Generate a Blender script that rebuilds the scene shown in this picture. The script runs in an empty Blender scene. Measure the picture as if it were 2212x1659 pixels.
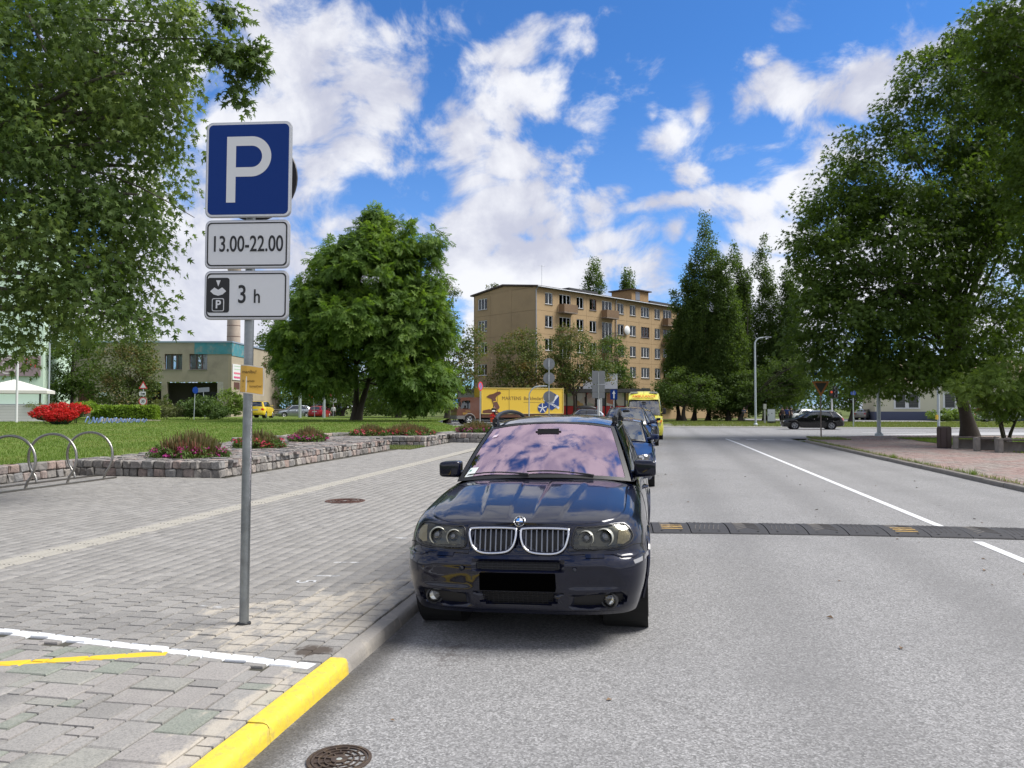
import bpy, bmesh, math, random
import numpy as np
from mathutils import Vector, Matrix, noise as mnoise
R_ = math.radians
random.seed(7)
rng = np.random.default_rng(7)
scene = bpy.context.scene
col = scene.collection

# ------------------------------------------------------------------ camera
CAM_H = 1.70
FPX = 1662.0                      # focal length in pixels of a 2212 px wide frame
YAW = math.atan(300 / FPX)        # the road runs along +Y, the camera looks a little left of it
PITCH = math.atan(50.5 / FPX)
cam_d = bpy.data.cameras.new('camera')
cam = bpy.data.objects.new('camera', cam_d)
col.objects.link(cam)
cam.location = (0, 0, CAM_H)
cam.rotation_euler = (math.pi / 2 + PITCH, 0, YAW)
cam_d.sensor_fit = 'HORIZONTAL'
cam_d.angle = 2 * math.atan(1106 / FPX)
cam_d.clip_start = 0.05
cam_d.clip_end = 3000
scene.camera = cam
_F = Vector((-math.sin(YAW) * math.cos(PITCH), math.cos(YAW) * math.cos(PITCH), math.sin(PITCH)))
_R = Vector((math.cos(YAW), math.sin(YAW), 0))
_U = Vector((math.sin(YAW) * math.sin(PITCH), -math.cos(YAW) * math.sin(PITCH), math.cos(PITCH)))


def at(u, v, dep):
    """world point at survey bearing (u, v) and distance dep metres"""
    d = _F + _R * ((u - 1106) / FPX) + _U * ((829.5 - v) / FPX)
    return Vector((0, 0, CAM_H)) + d * dep


# ------------------------------------------------------------------ exposure
scene.view_settings.view_transform = 'Standard'
scene.view_settings.look = 'None'
scene.view_settings.exposure = 0.85
scene.view_settings.gamma = 1.0
scene.view_settings.use_curve_mapping = False
scene.cycles.max_bounces = 8
scene.cycles.diffuse_bounces = 3
scene.cycles.glossy_bounces = 4
scene.cycles.transmission_bounces = 6
scene.cycles.transparent_max_bounces = 12
scene.cycles.use_denoising = True
scene.cycles.sample_clamp_indirect = 6.0

# ------------------------------------------------------------------ sun + sky
SUN_EL, SUN_AZ = R_(53), R_(80)   # azimuth measured from +Y towards +X
sun_d = bpy.data.lights.new('sun', 'SUN')
sun_d.energy = 3.2
sun_d.angle = R_(30)              # veiled by thin cloud
sun_d.color = (1.0, 0.96, 0.90)
sun = bpy.data.objects.new('sun', sun_d)
col.objects.link(sun)
_sd = Vector((math.sin(SUN_AZ) * math.cos(SUN_EL), math.cos(SUN_AZ) * math.cos(SUN_EL), math.sin(SUN_EL)))
sun.rotation_euler = (-_sd).to_track_quat('-Z', 'Y').to_euler()
sun.location = (0, 0, 60)


class NT:
    """tiny node-tree helper"""
    def __init__(s, tree):
        s.t = tree; s.n = tree.nodes; s.l = tree.links

    def node(s, typ, **kw):
        nd = s.n.new(typ)
        for k, v in kw.items():
            setattr(nd, k, v)
        return nd

    def put(s, sock, v):
        if isinstance(v, bpy.types.NodeSocket):
            s.l.new(v, sock)
        elif v is not None:
            if hasattr(sock, 'default_value'):
                dv = sock.default_value
                if hasattr(dv, '__len__') and not hasattr(v, '__len__'):
                    v = (v,) * len(dv)
                if hasattr(dv, '__len__') and len(dv) == 4 and len(v) == 3:
                    v = tuple(v) + (1,)
                sock.default_value = v

    def m(s, op, a, b=None, c=None, clamp=False):
        nd = s.node('ShaderNodeMath', operation=op, use_clamp=clamp)
        s.put(nd.inputs[0], a)
        if b is not None: s.put(nd.inputs[1], b)
        if c is not None: s.put(nd.inputs[2], c)
        return nd.outputs[0]

    def v(s, op, a, b=None, scale=None):
        nd = s.node('ShaderNodeVectorMath', operation=op)
        s.put(nd.inputs[0], a)
        if b is not None: s.put(nd.inputs[1], b)
        if scale is not None: s.put(nd.inputs['Scale'], scale)
        return nd.outputs['Value'] if op in ('LENGTH', 'DISTANCE', 'DOT_PRODUCT') else nd.outputs[0]

    def noise(s, vec, scale, detail=4, rough=0.55, dist=0.0, typ='FBM', out='Fac'):
        nd = s.node('ShaderNodeTexNoise')
        try: nd.noise_type = typ
        except Exception: pass
        s.put(nd.inputs['Vector'], vec); nd.inputs['Scale'].default_value = scale
        nd.inputs['Detail'].default_value = detail; nd.inputs['Roughness'].default_value = rough
        nd.inputs['Distortion'].default_value = dist
        return nd.outputs[0] if out == 'Fac' else nd.outputs[1]

    def voro(s, vec, scale, feature='F1', out='Distance'):
        nd = s.node('ShaderNodeTexVoronoi', feature=feature)
        s.put(nd.inputs['Vector'], vec); nd.inputs['Scale'].default_value = scale
        return nd.outputs[out]

    def ramp(s, f, stops):
        nd = s.node('ShaderNodeValToRGB')
        e = nd.color_ramp.elements
        while len(e) < len(stops): e.new(0.5)
        for i, (p, c) in enumerate(stops):
            e[i].position = p
            e[i].color = (tuple(c) + (1,)) if hasattr(c, '__len__') else (c, c, c, 1)
        s.put(nd.inputs[0], f)
        return nd.outputs[0]

    def mix(s, f, a, b, blend='MIX'):
        nd = s.node('ShaderNodeMix', data_type='RGBA', blend_type=blend)
        nd.clamp_factor = True
        s.put(nd.inputs[0], f); s.put(nd.inputs[6], a); s.put(nd.inputs[7], b)
        return nd.outputs[2]

    def step(s, x, lo, hi):
        nd = s.node('ShaderNodeMapRange', interpolation_type='SMOOTHSTEP')
        s.put(nd.inputs[0], x); s.put(nd.inputs[1], lo); s.put(nd.inputs[2], hi)
        nd.inputs[3].default_value = 0; nd.inputs[4].default_value = 1
        return nd.outputs[0]


def build_world():
    w = bpy.data.worlds.new('World'); scene.world = w; w.use_nodes = True
    t = NT(w.node_tree); t.n.clear()
    out = t.node('ShaderNodeOutputWorld'); bg = t.node('ShaderNodeBackground')
    t.l.new(bg.outputs[0], out.inputs[0])
    sky = t.node('ShaderNodeTexSky', sky_type='NISHITA', sun_disc=False)
    sky.sun_elevation = SUN_EL; sky.sun_rotation = SUN_AZ
    sky.altitude = 0; sky.air_density = 1.0; sky.dust_density = 0.6; sky.ozone_density = 2.0
    tc = t.node('ShaderNodeTexCoord')
    d = t.v('NORMALIZE', tc.outputs['Generated'])
    sep = t.node('ShaderNodeSeparateXYZ'); t.put(sep.inputs[0], d)
    x, y, z = sep.outputs
    az = t.m('ARCTAN2', x, y); el = t.m('ARCSINE', z)
    comb = t.node('ShaderNodeCombineXYZ'); t.put(comb.inputs[0], az); t.put(comb.inputs[1], el)
    # cloud texture on a layer overhead; lower sky is foreshortened
    zz = t.m('ADD', t.m('MAXIMUM', z, 0.0), 0.22)
    pl = t.node('ShaderNodeCombineXYZ')
    t.put(pl.inputs[0], t.m('DIVIDE', x, zz)); t.put(pl.inputs[1], t.m('DIVIDE', y, zz)); t.put(pl.inputs[2], 0.37)
    nb = t.noise(pl.outputs[0], 1.35, 9, 0.56, 0.35)          # broad cloud texture
    nf = t.noise(t.v('MULTIPLY', d, (1, 1, 1.35)), 8.5, 11, 0.60, 0.35)   # billows and frayed edges
    nw = t.noise(d, 4.5, 4, 0.5, 0.0, out='Color')
    warp = t.v('SCALE', t.v('SUBTRACT', nw, (0.5, 0.5, 0.5)), scale=0.15)
    p = t.v('ADD', comb.outputs[0], warp)
    # cloud banks seen in the photograph: (bearing, elevation, half width, half height, weight), degrees
    BL = CLOUD_BANKS
    acc = None
    for (a, e, ra, re, wgt) in BL:
        q = t.v('MULTIPLY', t.v('SUBTRACT', p, (R_(a), R_(e), 0)), (1 / R_(ra), 1 / R_(re), 0))
        b = t.m('MULTIPLY', t.m('SUBTRACT', 1.0, t.v('LENGTH', q)), wgt)
        acc = b if acc is None else t.m('MAXIMUM', acc, b)
    acc = t.m('MULTIPLY', t.m('MAXIMUM', acc, -0.55), 0.95)
    inview = acc
    # away from the surveyed banks: unseen cloud, made denser for fill and windscreen reflections
    gen = t.m('MULTIPLY', t.m('SUBTRACT', nb, 0.27), 2.2)
    wx = t.step(t.m('ABSOLUTE', t.m('ADD', az, YAW)), R_(36), R_(52))
    wy = t.step(el, R_(30), R_(40))
    away = t.m('MAXIMUM', wx, wy)
    dens = t.m('ADD', t.m('MULTIPLY', inview, t.m('SUBTRACT', 1.0, away)), t.m('MULTIPLY', gen, away))
    dens = t.m('ADD', dens, t.m('MULTIPLY', t.m('SUBTRACT', nf, 0.5), 4.4))
    dens = t.m('ADD', dens, t.m('MULTIPLY', t.m('SUBTRACT', nb, 0.5), 0.5))
    dens = t.m('ADD', dens, t.m('MULTIPLY', t.step(el, R_(14), R_(5)), 0.75))
    cov = t.step(dens, -0.22, 0.62)
    # shading inside the cloud
    ns = t.noise(t.v('ADD', d, (0.03, 0.03, 0.05)), 6.5, 8, 0.58, 0.5)
    body = t.step(t.m('ADD', t.m('MULTIPLY', dens, 0.10), ns), 0.40, 0.70)
    ccol = t.mix(body, (0.60, 0.62, 0.74), (0.97, 0.98, 1.02))
    blue = t.mix(1.0, sky.outputs[0], SKY_TINT, 'MULTIPLY')
    haze = t.step(el, R_(26), R_(-2))
    blue = t.mix(t.m('MULTIPLY', haze, 0.25), blue, tuple(c / SKY_STRENGTH for c in (0.34, 0.46, 0.72)))
    cl = t.mix(1.0, ccol, (CLOUD_GAIN / SKY_STRENGTH,) * 3, 'MULTIPLY')
    fin = t.mix(t.m('MULTIPLY', cov, 0.97), blue, cl)
    t.put(bg.inputs[0], fin); bg.inputs[1].default_value = SKY_STRENGTH


def _b(u, v, ru, rv, w=1.0):
    a = (u - 1106) / FPX; b = (829.5 - v) / FPX
    dd = (_F + _R * a + _U * b).normalized()
    return (math.degrees(math.atan2(dd.x, dd.y)), math.degrees(math.asin(dd.z)), math.degrees(ru / FPX), math.degrees(rv / FPX), w)


SKY_STRENGTH = 0.12
SKY_TINT = (0.235, 0.48, 0.78)
CLOUD_GAIN = 0.56
CLOUD_BANKS = [
    _b(700, 20, 270, 110, .8), _b(610, 190, 190, 150, .8), _b(740, 260, 130, 80, 0.65), _b(590, 400, 150, 150, 0.65), _b(640, 310, 150, 100, .7), _b(860, 60, 110, 80, .7),
    _b(400, 640, 230, 90, 1.0), _b(300, 250, 330, 330, 1.0), _b(880, 320, 110, 40, .45), _b(740, 470, 150, 50, .5), _b(850, 200, 60, 60, .5), _b(690, 560, 200, 60, .5),
    _b(1075, 110, 110, 48, 0.95), _b(1100, 180, 100, 70, 0.9), _b(1060, 240, 80, 60, .7), _b(990, 300, 95, 75, 1.25), _b(1100, 330, 95, 60, 1.1), _b(1260, 320, 60, 50, .5), _b(1240, 370, 60, 40, .5), _b(1185, 110, 70, 30, .5),
    _b(1060, 430, 140, 80, 1.5), _b(1000, 540, 110, 110, 1.4), _b(1080, 590, 130, 90, 1.6), _b(1220, 450, 130, 70, 1.1), _b(1280, 520, 130, 55, 0.9), _b(1200, 620, 150, 60, 1.1),
    _b(1330, 390, 50, 40, .7), _b(1480, 290, 92, 66, 1.2), _b(1525, 225, 48, 45, 1.0), _b(1500, 350, 55, 45, .8), _b(1420, 250, 30, 20, .6),
    _b(1680, 190, 100, 48, 1.3), _b(1660, 150, 50, 35, 1.0), _b(1850, 165, 105, 62, 1.1), _b(1450, 432, 170, 32, 0.9), _b(1610, 420, 120, 40, .8), _b(1720, 390, 110, 70, .85), _b(1690, 480, 95, 42, 1.15),
    _b(1460, 520, 42, 70, .9), _b(1400, 600, 150, 60, .9), _b(1800, 290, 60, 45, .6), _b(1620, 590, 200, 60, .9), _b(2000, 450, 230, 200, .8), _b(2130, 30, 90, 22, .5), _b(1500, 545, 60, 30, .6), _b(1760, 600, 200, 70, 1.0),
]
build_world()
# ------------------------------------------------------------------ mesh helpers
class MB:
    def __init__(s):
        s.v = []; s.f = []; s.mi = []
        s.cur = 0

    def add(s, verts, faces):
        o = len(s.v)
        s.v += [tuple(q) for q in verts]
        for f in faces:
            s.f.append(tuple(i + o for i in f)); s.mi.append(s.cur)
        return s

    def box(s, c, d, ch=0.0, rz=0.0, M=None):
        hx, hy, hz = d[0] / 2, d[1] / 2, d[2] / 2
        ch = min(ch, hx * .9, hy * .9, hz * .9)
        if ch <= 0:
            vs = [(sx * hx, sy * hy, sz * hz) for sz in (-1, 1) for sy in (-1, 1) for sx in (-1, 1)]
            fs = [(0, 2, 3, 1), (4, 5, 7, 6), (0, 1, 5, 4), (2, 6, 7, 3), (0, 4, 6, 2), (1, 3, 7, 5)]
        else:
            bm = bmesh.new()
            bmesh.ops.create_cube(bm, size=1.0)
            for v in bm.verts: v.co = (v.co.x * 2 * hx, v.co.y * 2 * hy, v.co.z * 2 * hz)
            bmesh.ops.bevel(bm, geom=bm.edges[:], offset=ch, segments=2, affect='EDGES')
            bm.verts.index_update()
            vs = [v.co.copy() for v in bm.verts]; fs = [[v.index for v in f.verts] for f in bm.faces]
            bm.free()
        if M is None:
            M = Matrix.Translation(c) @ Matrix.Rotation(rz, 4, 'Z')
        else:
            M = M @ Matrix.Translation(c) @ Matrix.Rotation(rz, 4, 'Z')
        return s.add([M @ Vector(q) for q in vs], fs)

    def tube(s, pts, r, n=8, cap=True, closed=False):
        pts = [Vector(p) for p in pts]; m = len(pts)
        rs = r if hasattr(r, '__len__') else [r] * m
        vs = []; up = None
        for i, p in enumerate(pts):
            if closed:
                t = (pts[(i + 1) % m] - pts[i - 1])
            else:
                t = pts[min(i + 1, m - 1)] - pts[max(i - 1, 0)]
            if t.length < 1e-9: t = Vector((0, 0, 1))
            t.normalize()
            if up is None:
                up = Vector((0, 0, 1)) if abs(t.z) < .9 else Vector((1, 0, 0))
            a = t.cross(up)
            if a.length < 1e-6: a = t.orthogonal()
            a.normalize(); b = a.cross(t); up = b
            for k in range(n):
                an = 2 * math.pi * k / n
                vs.append(p + (a * math.cos(an) + b * math.sin(an)) * rs[i])
        fs = []
        for i in range(m if closed else m - 1):
            j = (i + 1) % m
            for k in range(n):
                k2 = (k + 1) % n
                fs.append((i * n + k, i * n + k2, j * n + k2, j * n + k))
        if cap and not closed:
            fs.append(tuple(range(n))[::-1]); fs.append(tuple((m - 1) * n + k for k in range(n)))
        return s.add(vs, fs)

    def prism(s, poly, a, b, plane='xy', ch=0):
        """extrude a polygon: plane 'xy' along z, 'xz' along y, 'yz' along x, from a to b"""
        n = len(poly)
        def P(q, w):
            return (q[0], q[1], w) if plane == 'xy' else ((q[0], w, q[1]) if plane == 'xz' else (w, q[0], q[1]))
        vs = [P(q, a) for q in poly] + [P(q, b) for q in poly]
        fs = [tuple(range(n))[::-1], tuple(range(n, 2 * n))]
        for i in range(n):
            j = (i + 1) % n
            fs.append((i, j, n + j, n + i))
        return s.add(vs, fs)

    def lathe(s, prof, n=32, axis='z', c=(0, 0, 0), closed=False):
        vs = []; m = len(prof)
        for (r, h) in prof:
            for k in range(n):
                a = 2 * math.pi * k / n
                x, y = r * math.cos(a), r * math.sin(a)
                q = (x, y, h) if axis == 'z' else ((h, x, y) if axis == 'x' else (x, h, y))
                vs.append((q[0] + c[0], q[1] + c[1], q[2] + c[2]))
        fs = []
        for i in range(m if closed else m - 1):
            j = (i + 1) % m
            for k in range(n):
                k2 = (k + 1) % n
                fs.append((i * n + k, i * n + k2, j * n + k2, j * n + k))
        return s.add(vs, fs)

    def grid(s, fn, nu, nv, flip=False):
        vs = [fn(i / nu, j / nv) for j in range(nv + 1) for i in range(nu + 1)]
        fs = []
        for j in range(nv):
            for i in range(nu):
                a = j * (nu + 1) + i
                q = (a, a + 1, a + nu + 2, a + nu + 1)
                fs.append(q[::-1] if flip else q)
        return s.add(vs, fs)

    def mesh(s, name, mats, smooth=None, fix=False):
        me = bpy.data.meshes.new(name)
        me.from_pydata([tuple(v) for v in s.v], [], s.f)
        if not isinstance(mats, (list, tuple)): mats = [mats]
        for m in mats: me.materials.append(m)
        if len(mats) > 1: me.polygons.foreach_set('material_index', s.mi)
        if fix:
            bm = bmesh.new(); bm.from_mesh(me)
            bmesh.ops.remove_doubles(bm, verts=bm.verts[:], dist=1e-5)
            bmesh.ops.recalc_face_normals(bm, faces=bm.faces[:])
            bm.to_mesh(me); bm.free()
        if smooth is not None and smooth > 0:
            me.polygons.foreach_set('use_smooth', [True] * len(me.polygons))
            try: me.set_sharp_from_angle(angle=R_(smooth))
            except Exception: pass
        me.update()
        return me

    def build(s, name, mats, parent=None, smooth=None, loc=None, rot=None, fix=True):
        return link(name, s.mesh(name, mats, smooth, fix), parent, loc, rot)


def link(name, data, parent=None, loc=None, rot=None):
    o = bpy.data.objects.new(name, data)
    col.objects.link(o)
    if parent is not None: o.parent = parent
    if loc is not None: o.location = loc
    if rot is not None: o.rotation_euler = rot
    return o


def npmesh(name, verts, faces, mats, smooth=False, mi=None):
    """fast mesh: verts (N,3), faces (M,k) with equal k"""
    me = bpy.data.meshes.new(name)
    verts = np.asarray(verts, dtype=np.float32); faces = np.asarray(faces, dtype=np.int32)
    M, k = faces.shape
    me.vertices.add(len(verts)); me.vertices.foreach_set('co', verts.ravel())
    me.loops.add(M * k); me.loops.foreach_set('vertex_index', faces.ravel())
    me.polygons.add(M)
    me.polygons.foreach_set('loop_start', np.arange(0, M * k, k, dtype=np.int32))
    if not isinstance(mats, (list, tuple)): mats = [mats]
    for m in mats: me.materials.append(m)
    if mi is not None: me.polygons.foreach_set('material_index', np.asarray(mi, dtype=np.int32))
    if smooth: me.polygons.foreach_set('use_smooth', np.ones(M, dtype=bool))
    me.update(calc_edges=True); me.validate()
    return me


def tag(o, label=None, cat=None, group=None, kind=None):
    if label: o['label'] = label
    if cat: o['category'] = cat
    if group: o['group'] = group
    if kind: o['kind'] = kind
    return o


def thing(name, loc=(0, 0, 0), rz=0.0, label=None, cat=None, group=None, rot=None):
    o = bpy.data.objects.new(name, None); col.objects.link(o)
    o.empty_display_size = 0.2
    o.location = loc; o.rotation_euler = rot if rot is not None else (0, 0, rz)
    return tag(o, label, cat, group, 'thing')


def copy_tree(o, parent=None):
    c = o.copy(); col.objects.link(c); c.parent = parent
    for ch in list(o.children): copy_tree(ch, c)
    return c


def text(name, body, size, mat, parent, loc, rot, ext=0.002, sx=1.0, align='CENTER', bold=0.0, space=1.0):
    cu = bpy.data.curves.new(name, 'FONT'); cu.body = body; cu.size = size; cu.extrude = ext
    cu.align_x = align; cu.align_y = 'CENTER'; cu.offset = bold; cu.space_character = space
    cu.materials.append(mat)
    tmp = bpy.data.objects.new(name, cu)
    me = bpy.data.meshes.new_from_object(tmp)
    bpy.data.objects.remove(tmp)
    if not me.materials: me.materials.append(mat)
    o = bpy.data.objects.new(name, me); col.objects.link(o)
    o.parent = parent; o.location = loc; o.rotation_euler = rot; o.scale = (sx, 1, 1)
    return o


def interp(tab, x):
    xs = [t[0] for t in tab]; ys = [t[1] for t in tab]
    return float(np.interp(x, xs, ys))


def smoothtab(tab):
    """monotone-ish cubic through a table -> function"""
    xs = np.array([t[0] for t in tab], float); ys = np.array([t[1] for t in tab], float)
    m = np.gradient(ys, xs)
    def fn(x):
        x = min(max(x, xs[0]), xs[-1])
        i = int(min(np.searchsorted(xs, x, 'right') - 1, len(xs) - 2))
        h = xs[i + 1] - xs[i]; t = (x - xs[i]) / h
        return float((2 * t**3 - 3 * t**2 + 1) * ys[i] + (t**3 - 2 * t**2 + t) * h * m[i] + (-2 * t**3 + 3 * t**2) * ys[i + 1] + (t**3 - t**2) * h * m[i + 1])
    return fn


def catmull(pts, n=6, closed=False):
    pts = [Vector(p) for p in pts]; out = []; m = len(pts)
    for i in range(m if closed else m - 1):
        if closed:
            p0, p1, p2, p3 = pts[i - 1], pts[i], pts[(i + 1) % m], pts[(i + 2) % m]
        else:
            p0, p1, p2, p3 = pts[max(i - 1, 0)], pts[i], pts[i + 1], pts[min(i + 2, m - 1)]
        for k in range(n):
            t = k / n
            out.append(0.5 * ((2 * p1) + (p2 - p0) * t + (2 * p0 - 5 * p1 + 4 * p2 - p3) * t * t + (3 * p1 - p0 - 3 * p2 + p3) * t**3))
    if not closed: out.append(pts[-1])
    return out


def rrect(w, h, r, n=5, c=(0, 0)):
    pts = []
    for cx, cy, a0 in ((w / 2 - r, h / 2 - r, 0), (-w / 2 + r, h / 2 - r, 90), (-w / 2 + r, -h / 2 + r, 180), (w / 2 - r, -h / 2 + r, 270)):
        for k in range(n + 1):
            a = R_(a0 + 90 * k / n)
            pts.append((c[0] + cx + r * math.cos(a), c[1] + cy + r * math.sin(a)))
    return pts


# ------------------------------------------------------------------ materials
_mats = {}


def pmat(name, color, rough=0.6, metal=0.0, var=0.0, vscale=8.0, bump=0.0, bscale=40.0, coat=0.0, spec=0.5, emit=None, island=0.0, hue=None, alpha=None, sub=None, dirt=None):
    """principled material with optional noise colour variation / bump / per-piece variation"""
    if name in _mats: return _mats[name]
    m = bpy.data.materials.new(name); m.use_nodes = True
    t = NT(m.node_tree); b = t.n['Principled BSDF']
    c = tuple(color)
    csock = None
    geo = None
    if var > 0 or bump > 0 or island > 0 or dirt:
        tc = t.node('ShaderNodeTexCoord'); vec = tc.outputs['Object']
    if island > 0 or hue:
        geo = t.node('ShaderNodeNewGeometry')
        rnd = geo.outputs['Random Per Island']
    csock = c
    if var > 0:
        n1 = t.noise(vec, vscale, 5, 0.6)
        csock = t.mix(n1, tuple(max(0, q * (1 - var)) for q in c), tuple(min(1, q * (1 + var)) for q in c))
    if hue:
        csock = t.mix(rnd, csock, hue)
        rnd = t.m('FRACT', t.m('MULTIPLY', rnd, 7.31))
    if island > 0:
        hs = t.node('ShaderNodeHueSaturation')
        t.put(hs.inputs['Color'], csock)
        t.put(hs.inputs['Value'], t.m('ADD', t.m('MULTIPLY', rnd, 2 * island), 1 - island))
        csock = hs.outputs[0]
    if dirt:
        nd = t.noise(vec, dirt[0], 6, 0.65)
        csock = t.mix(t.m('MULTIPLY', t.step(nd, 0.45, 0.75), dirt[1]), csock, dirt[2])
    t.put(b.inputs['Base Color'], csock)
    b.inputs['Roughness'].default_value = rough; b.inputs['Metallic'].default_value = metal
    b.inputs['Coat Weight'].default_value = coat; b.inputs['Coat Roughness'].default_value = 0.03
    b.inputs['Specular IOR Level'].default_value = spec
    if emit:
        b.inputs['Emission Color'].default_value = tuple(emit[:3]) + (1,); b.inputs['Emission Strength'].default_value = emit[3]
    if bump > 0:
        bn = t.node('ShaderNodeBump'); bn.inputs['Strength'].default_value = bump; bn.inputs['Distance'].default_value = 0.02
        t.put(bn.inputs['Height'], t.noise(vec, bscale, 5, 0.6)); t.put(b.inputs['Normal'], bn.outputs[0])
    _mats[name] = m
    return m


def leafmat(name, c1, c2, c3=None, rough=0.5, trans=0.35):
    if name in _mats: return _mats[name]
    m = bpy.data.materials.new(name); m.use_nodes = True
    t = NT(m.node_tree); b = t.n['Principled BSDF']; out = t.n['Material Output']
    geo = t.node('ShaderNodeNewGeometry'); rnd = geo.outputs['Random Per Island']
    tc = t.node('ShaderNodeTexCoord')
    big = t.noise(tc.outputs['Object'], 0.55, 3, 0.5)
    f = t.m('ADD', t.m('MULTIPLY', rnd, 0.6), t.m('MULTIPLY', t.step(big, 0.38, 0.62), 0.45))
    c = t.mix(f, c1, c2)
    if c3 is not None:
        c = t.mix(t.step(t.m('ADD', big, t.m('MULTIPLY', rnd, 0.25)), 0.66, 0.82), c, c3)
    t.put(b.inputs['Base Color'], c); b.inputs['Roughness'].default_value = rough
    b.inputs['Specular IOR Level'].default_value = 0.22
    tr = t.node('ShaderNodeBsdfTranslucent')
    t.put(tr.inputs[0], t.mix(1.0, c, (1.5, 1.5, 0.7), 'MULTIPLY'))
    mx = t.node('ShaderNodeMixShader'); mx.inputs[0].default_value = trans
    t.l.new(b.outputs[0], mx.inputs[1]); t.l.new(tr.outputs[0], mx.inputs[2]); t.l.new(mx.outputs[0], out.inputs[0])
    _mats[name] = m
    return m


def glassmat(name, tint=(0.7, 0.75, 0.75), gloss=(1, 1, 1), base=0.08, rough=0.01, dark=0.0):
    """thin pane: see-through layer under a fresnel-weighted mirror layer"""
    if name in _mats: return _mats[name]
    m = bpy.data.materials.new(name); m.use_nodes = True
    t = NT(m.node_tree); t.n.remove(t.n['Principled BSDF']); out = t.n['Material Output']
    tr = t.node('ShaderNodeBsdfTransparent'); t.put(tr.inputs[0], tint)
    gl = t.node('ShaderNodeBsdfGlossy'); t.put(gl.inputs[0], gloss); gl.inputs['Roughness'].default_value = rough
    lw = t.node('ShaderNodeFresnel'); lw.inputs[0].default_value = 1.5
    fac = t.m('ADD', t.m('MULTIPLY', lw.outputs[0], 1 - base), base, clamp=True)
    mx = t.node('ShaderNodeMixShader'); t.put(mx.inputs[0], fac)
    t.l.new(tr.outputs[0], mx.inputs[1]); t.l.new(gl.outputs[0], mx.inputs[2]); t.l.new(mx.outputs[0], out.inputs[0])
    _mats[name] = m
    return m


M_STEEL = pmat('galvanised_steel', (0.42, 0.44, 0.46), 0.42, 0.75, var=0.35, vscale=14)
M_GREYPOLE = pmat('grey_painted_pole', (0.40, 0.45, 0.48), 0.45, 0.2, var=0.12)
M_WHITEPAINT = pmat('white_sign_paint', (0.66, 0.67, 0.70), 0.45)
M_BLACK = pmat('black_paint', (0.012, 0.012, 0.013), 0.5)
M_SIGNBACK = pmat('grey_sign_back', (0.22, 0.23, 0.25), 0.5, 0.3)
M_RED = pmat('red_sign_paint', (0.55, 0.03, 0.03), 0.45)
M_BLUE = pmat('blue_sign_paint', (0.003, 0.032, 0.190), 0.5, spec=.2)
M_RUBBER = pmat('tyre_rubber', (0.016, 0.016, 0.017), 0.75, bump=0.2, bscale=60)
M_DARKTRIM = pmat('black_plastic_trim', (0.014, 0.014, 0.015), 0.42)
M_CHROME = pmat('chrome', (0.75, 0.76, 0.78), 0.12, 1.0)
M_ALLOY = pmat('alloy_wheel_silver', (0.45, 0.46, 0.48), 0.32, 0.8)
# ------------------------------------------------------------------ ground
KZ = 0.085           # pavement level


def road_z(x, y=0):
    c = 0.055 * (1 - ((x - 2.7) / 4.65) ** 2) - 0.015
    k = min(max((44.0 - y) / 8.0, 0), 1)
    return max(c, -0.03) * k + 0.0 * (1 - k)


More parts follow.
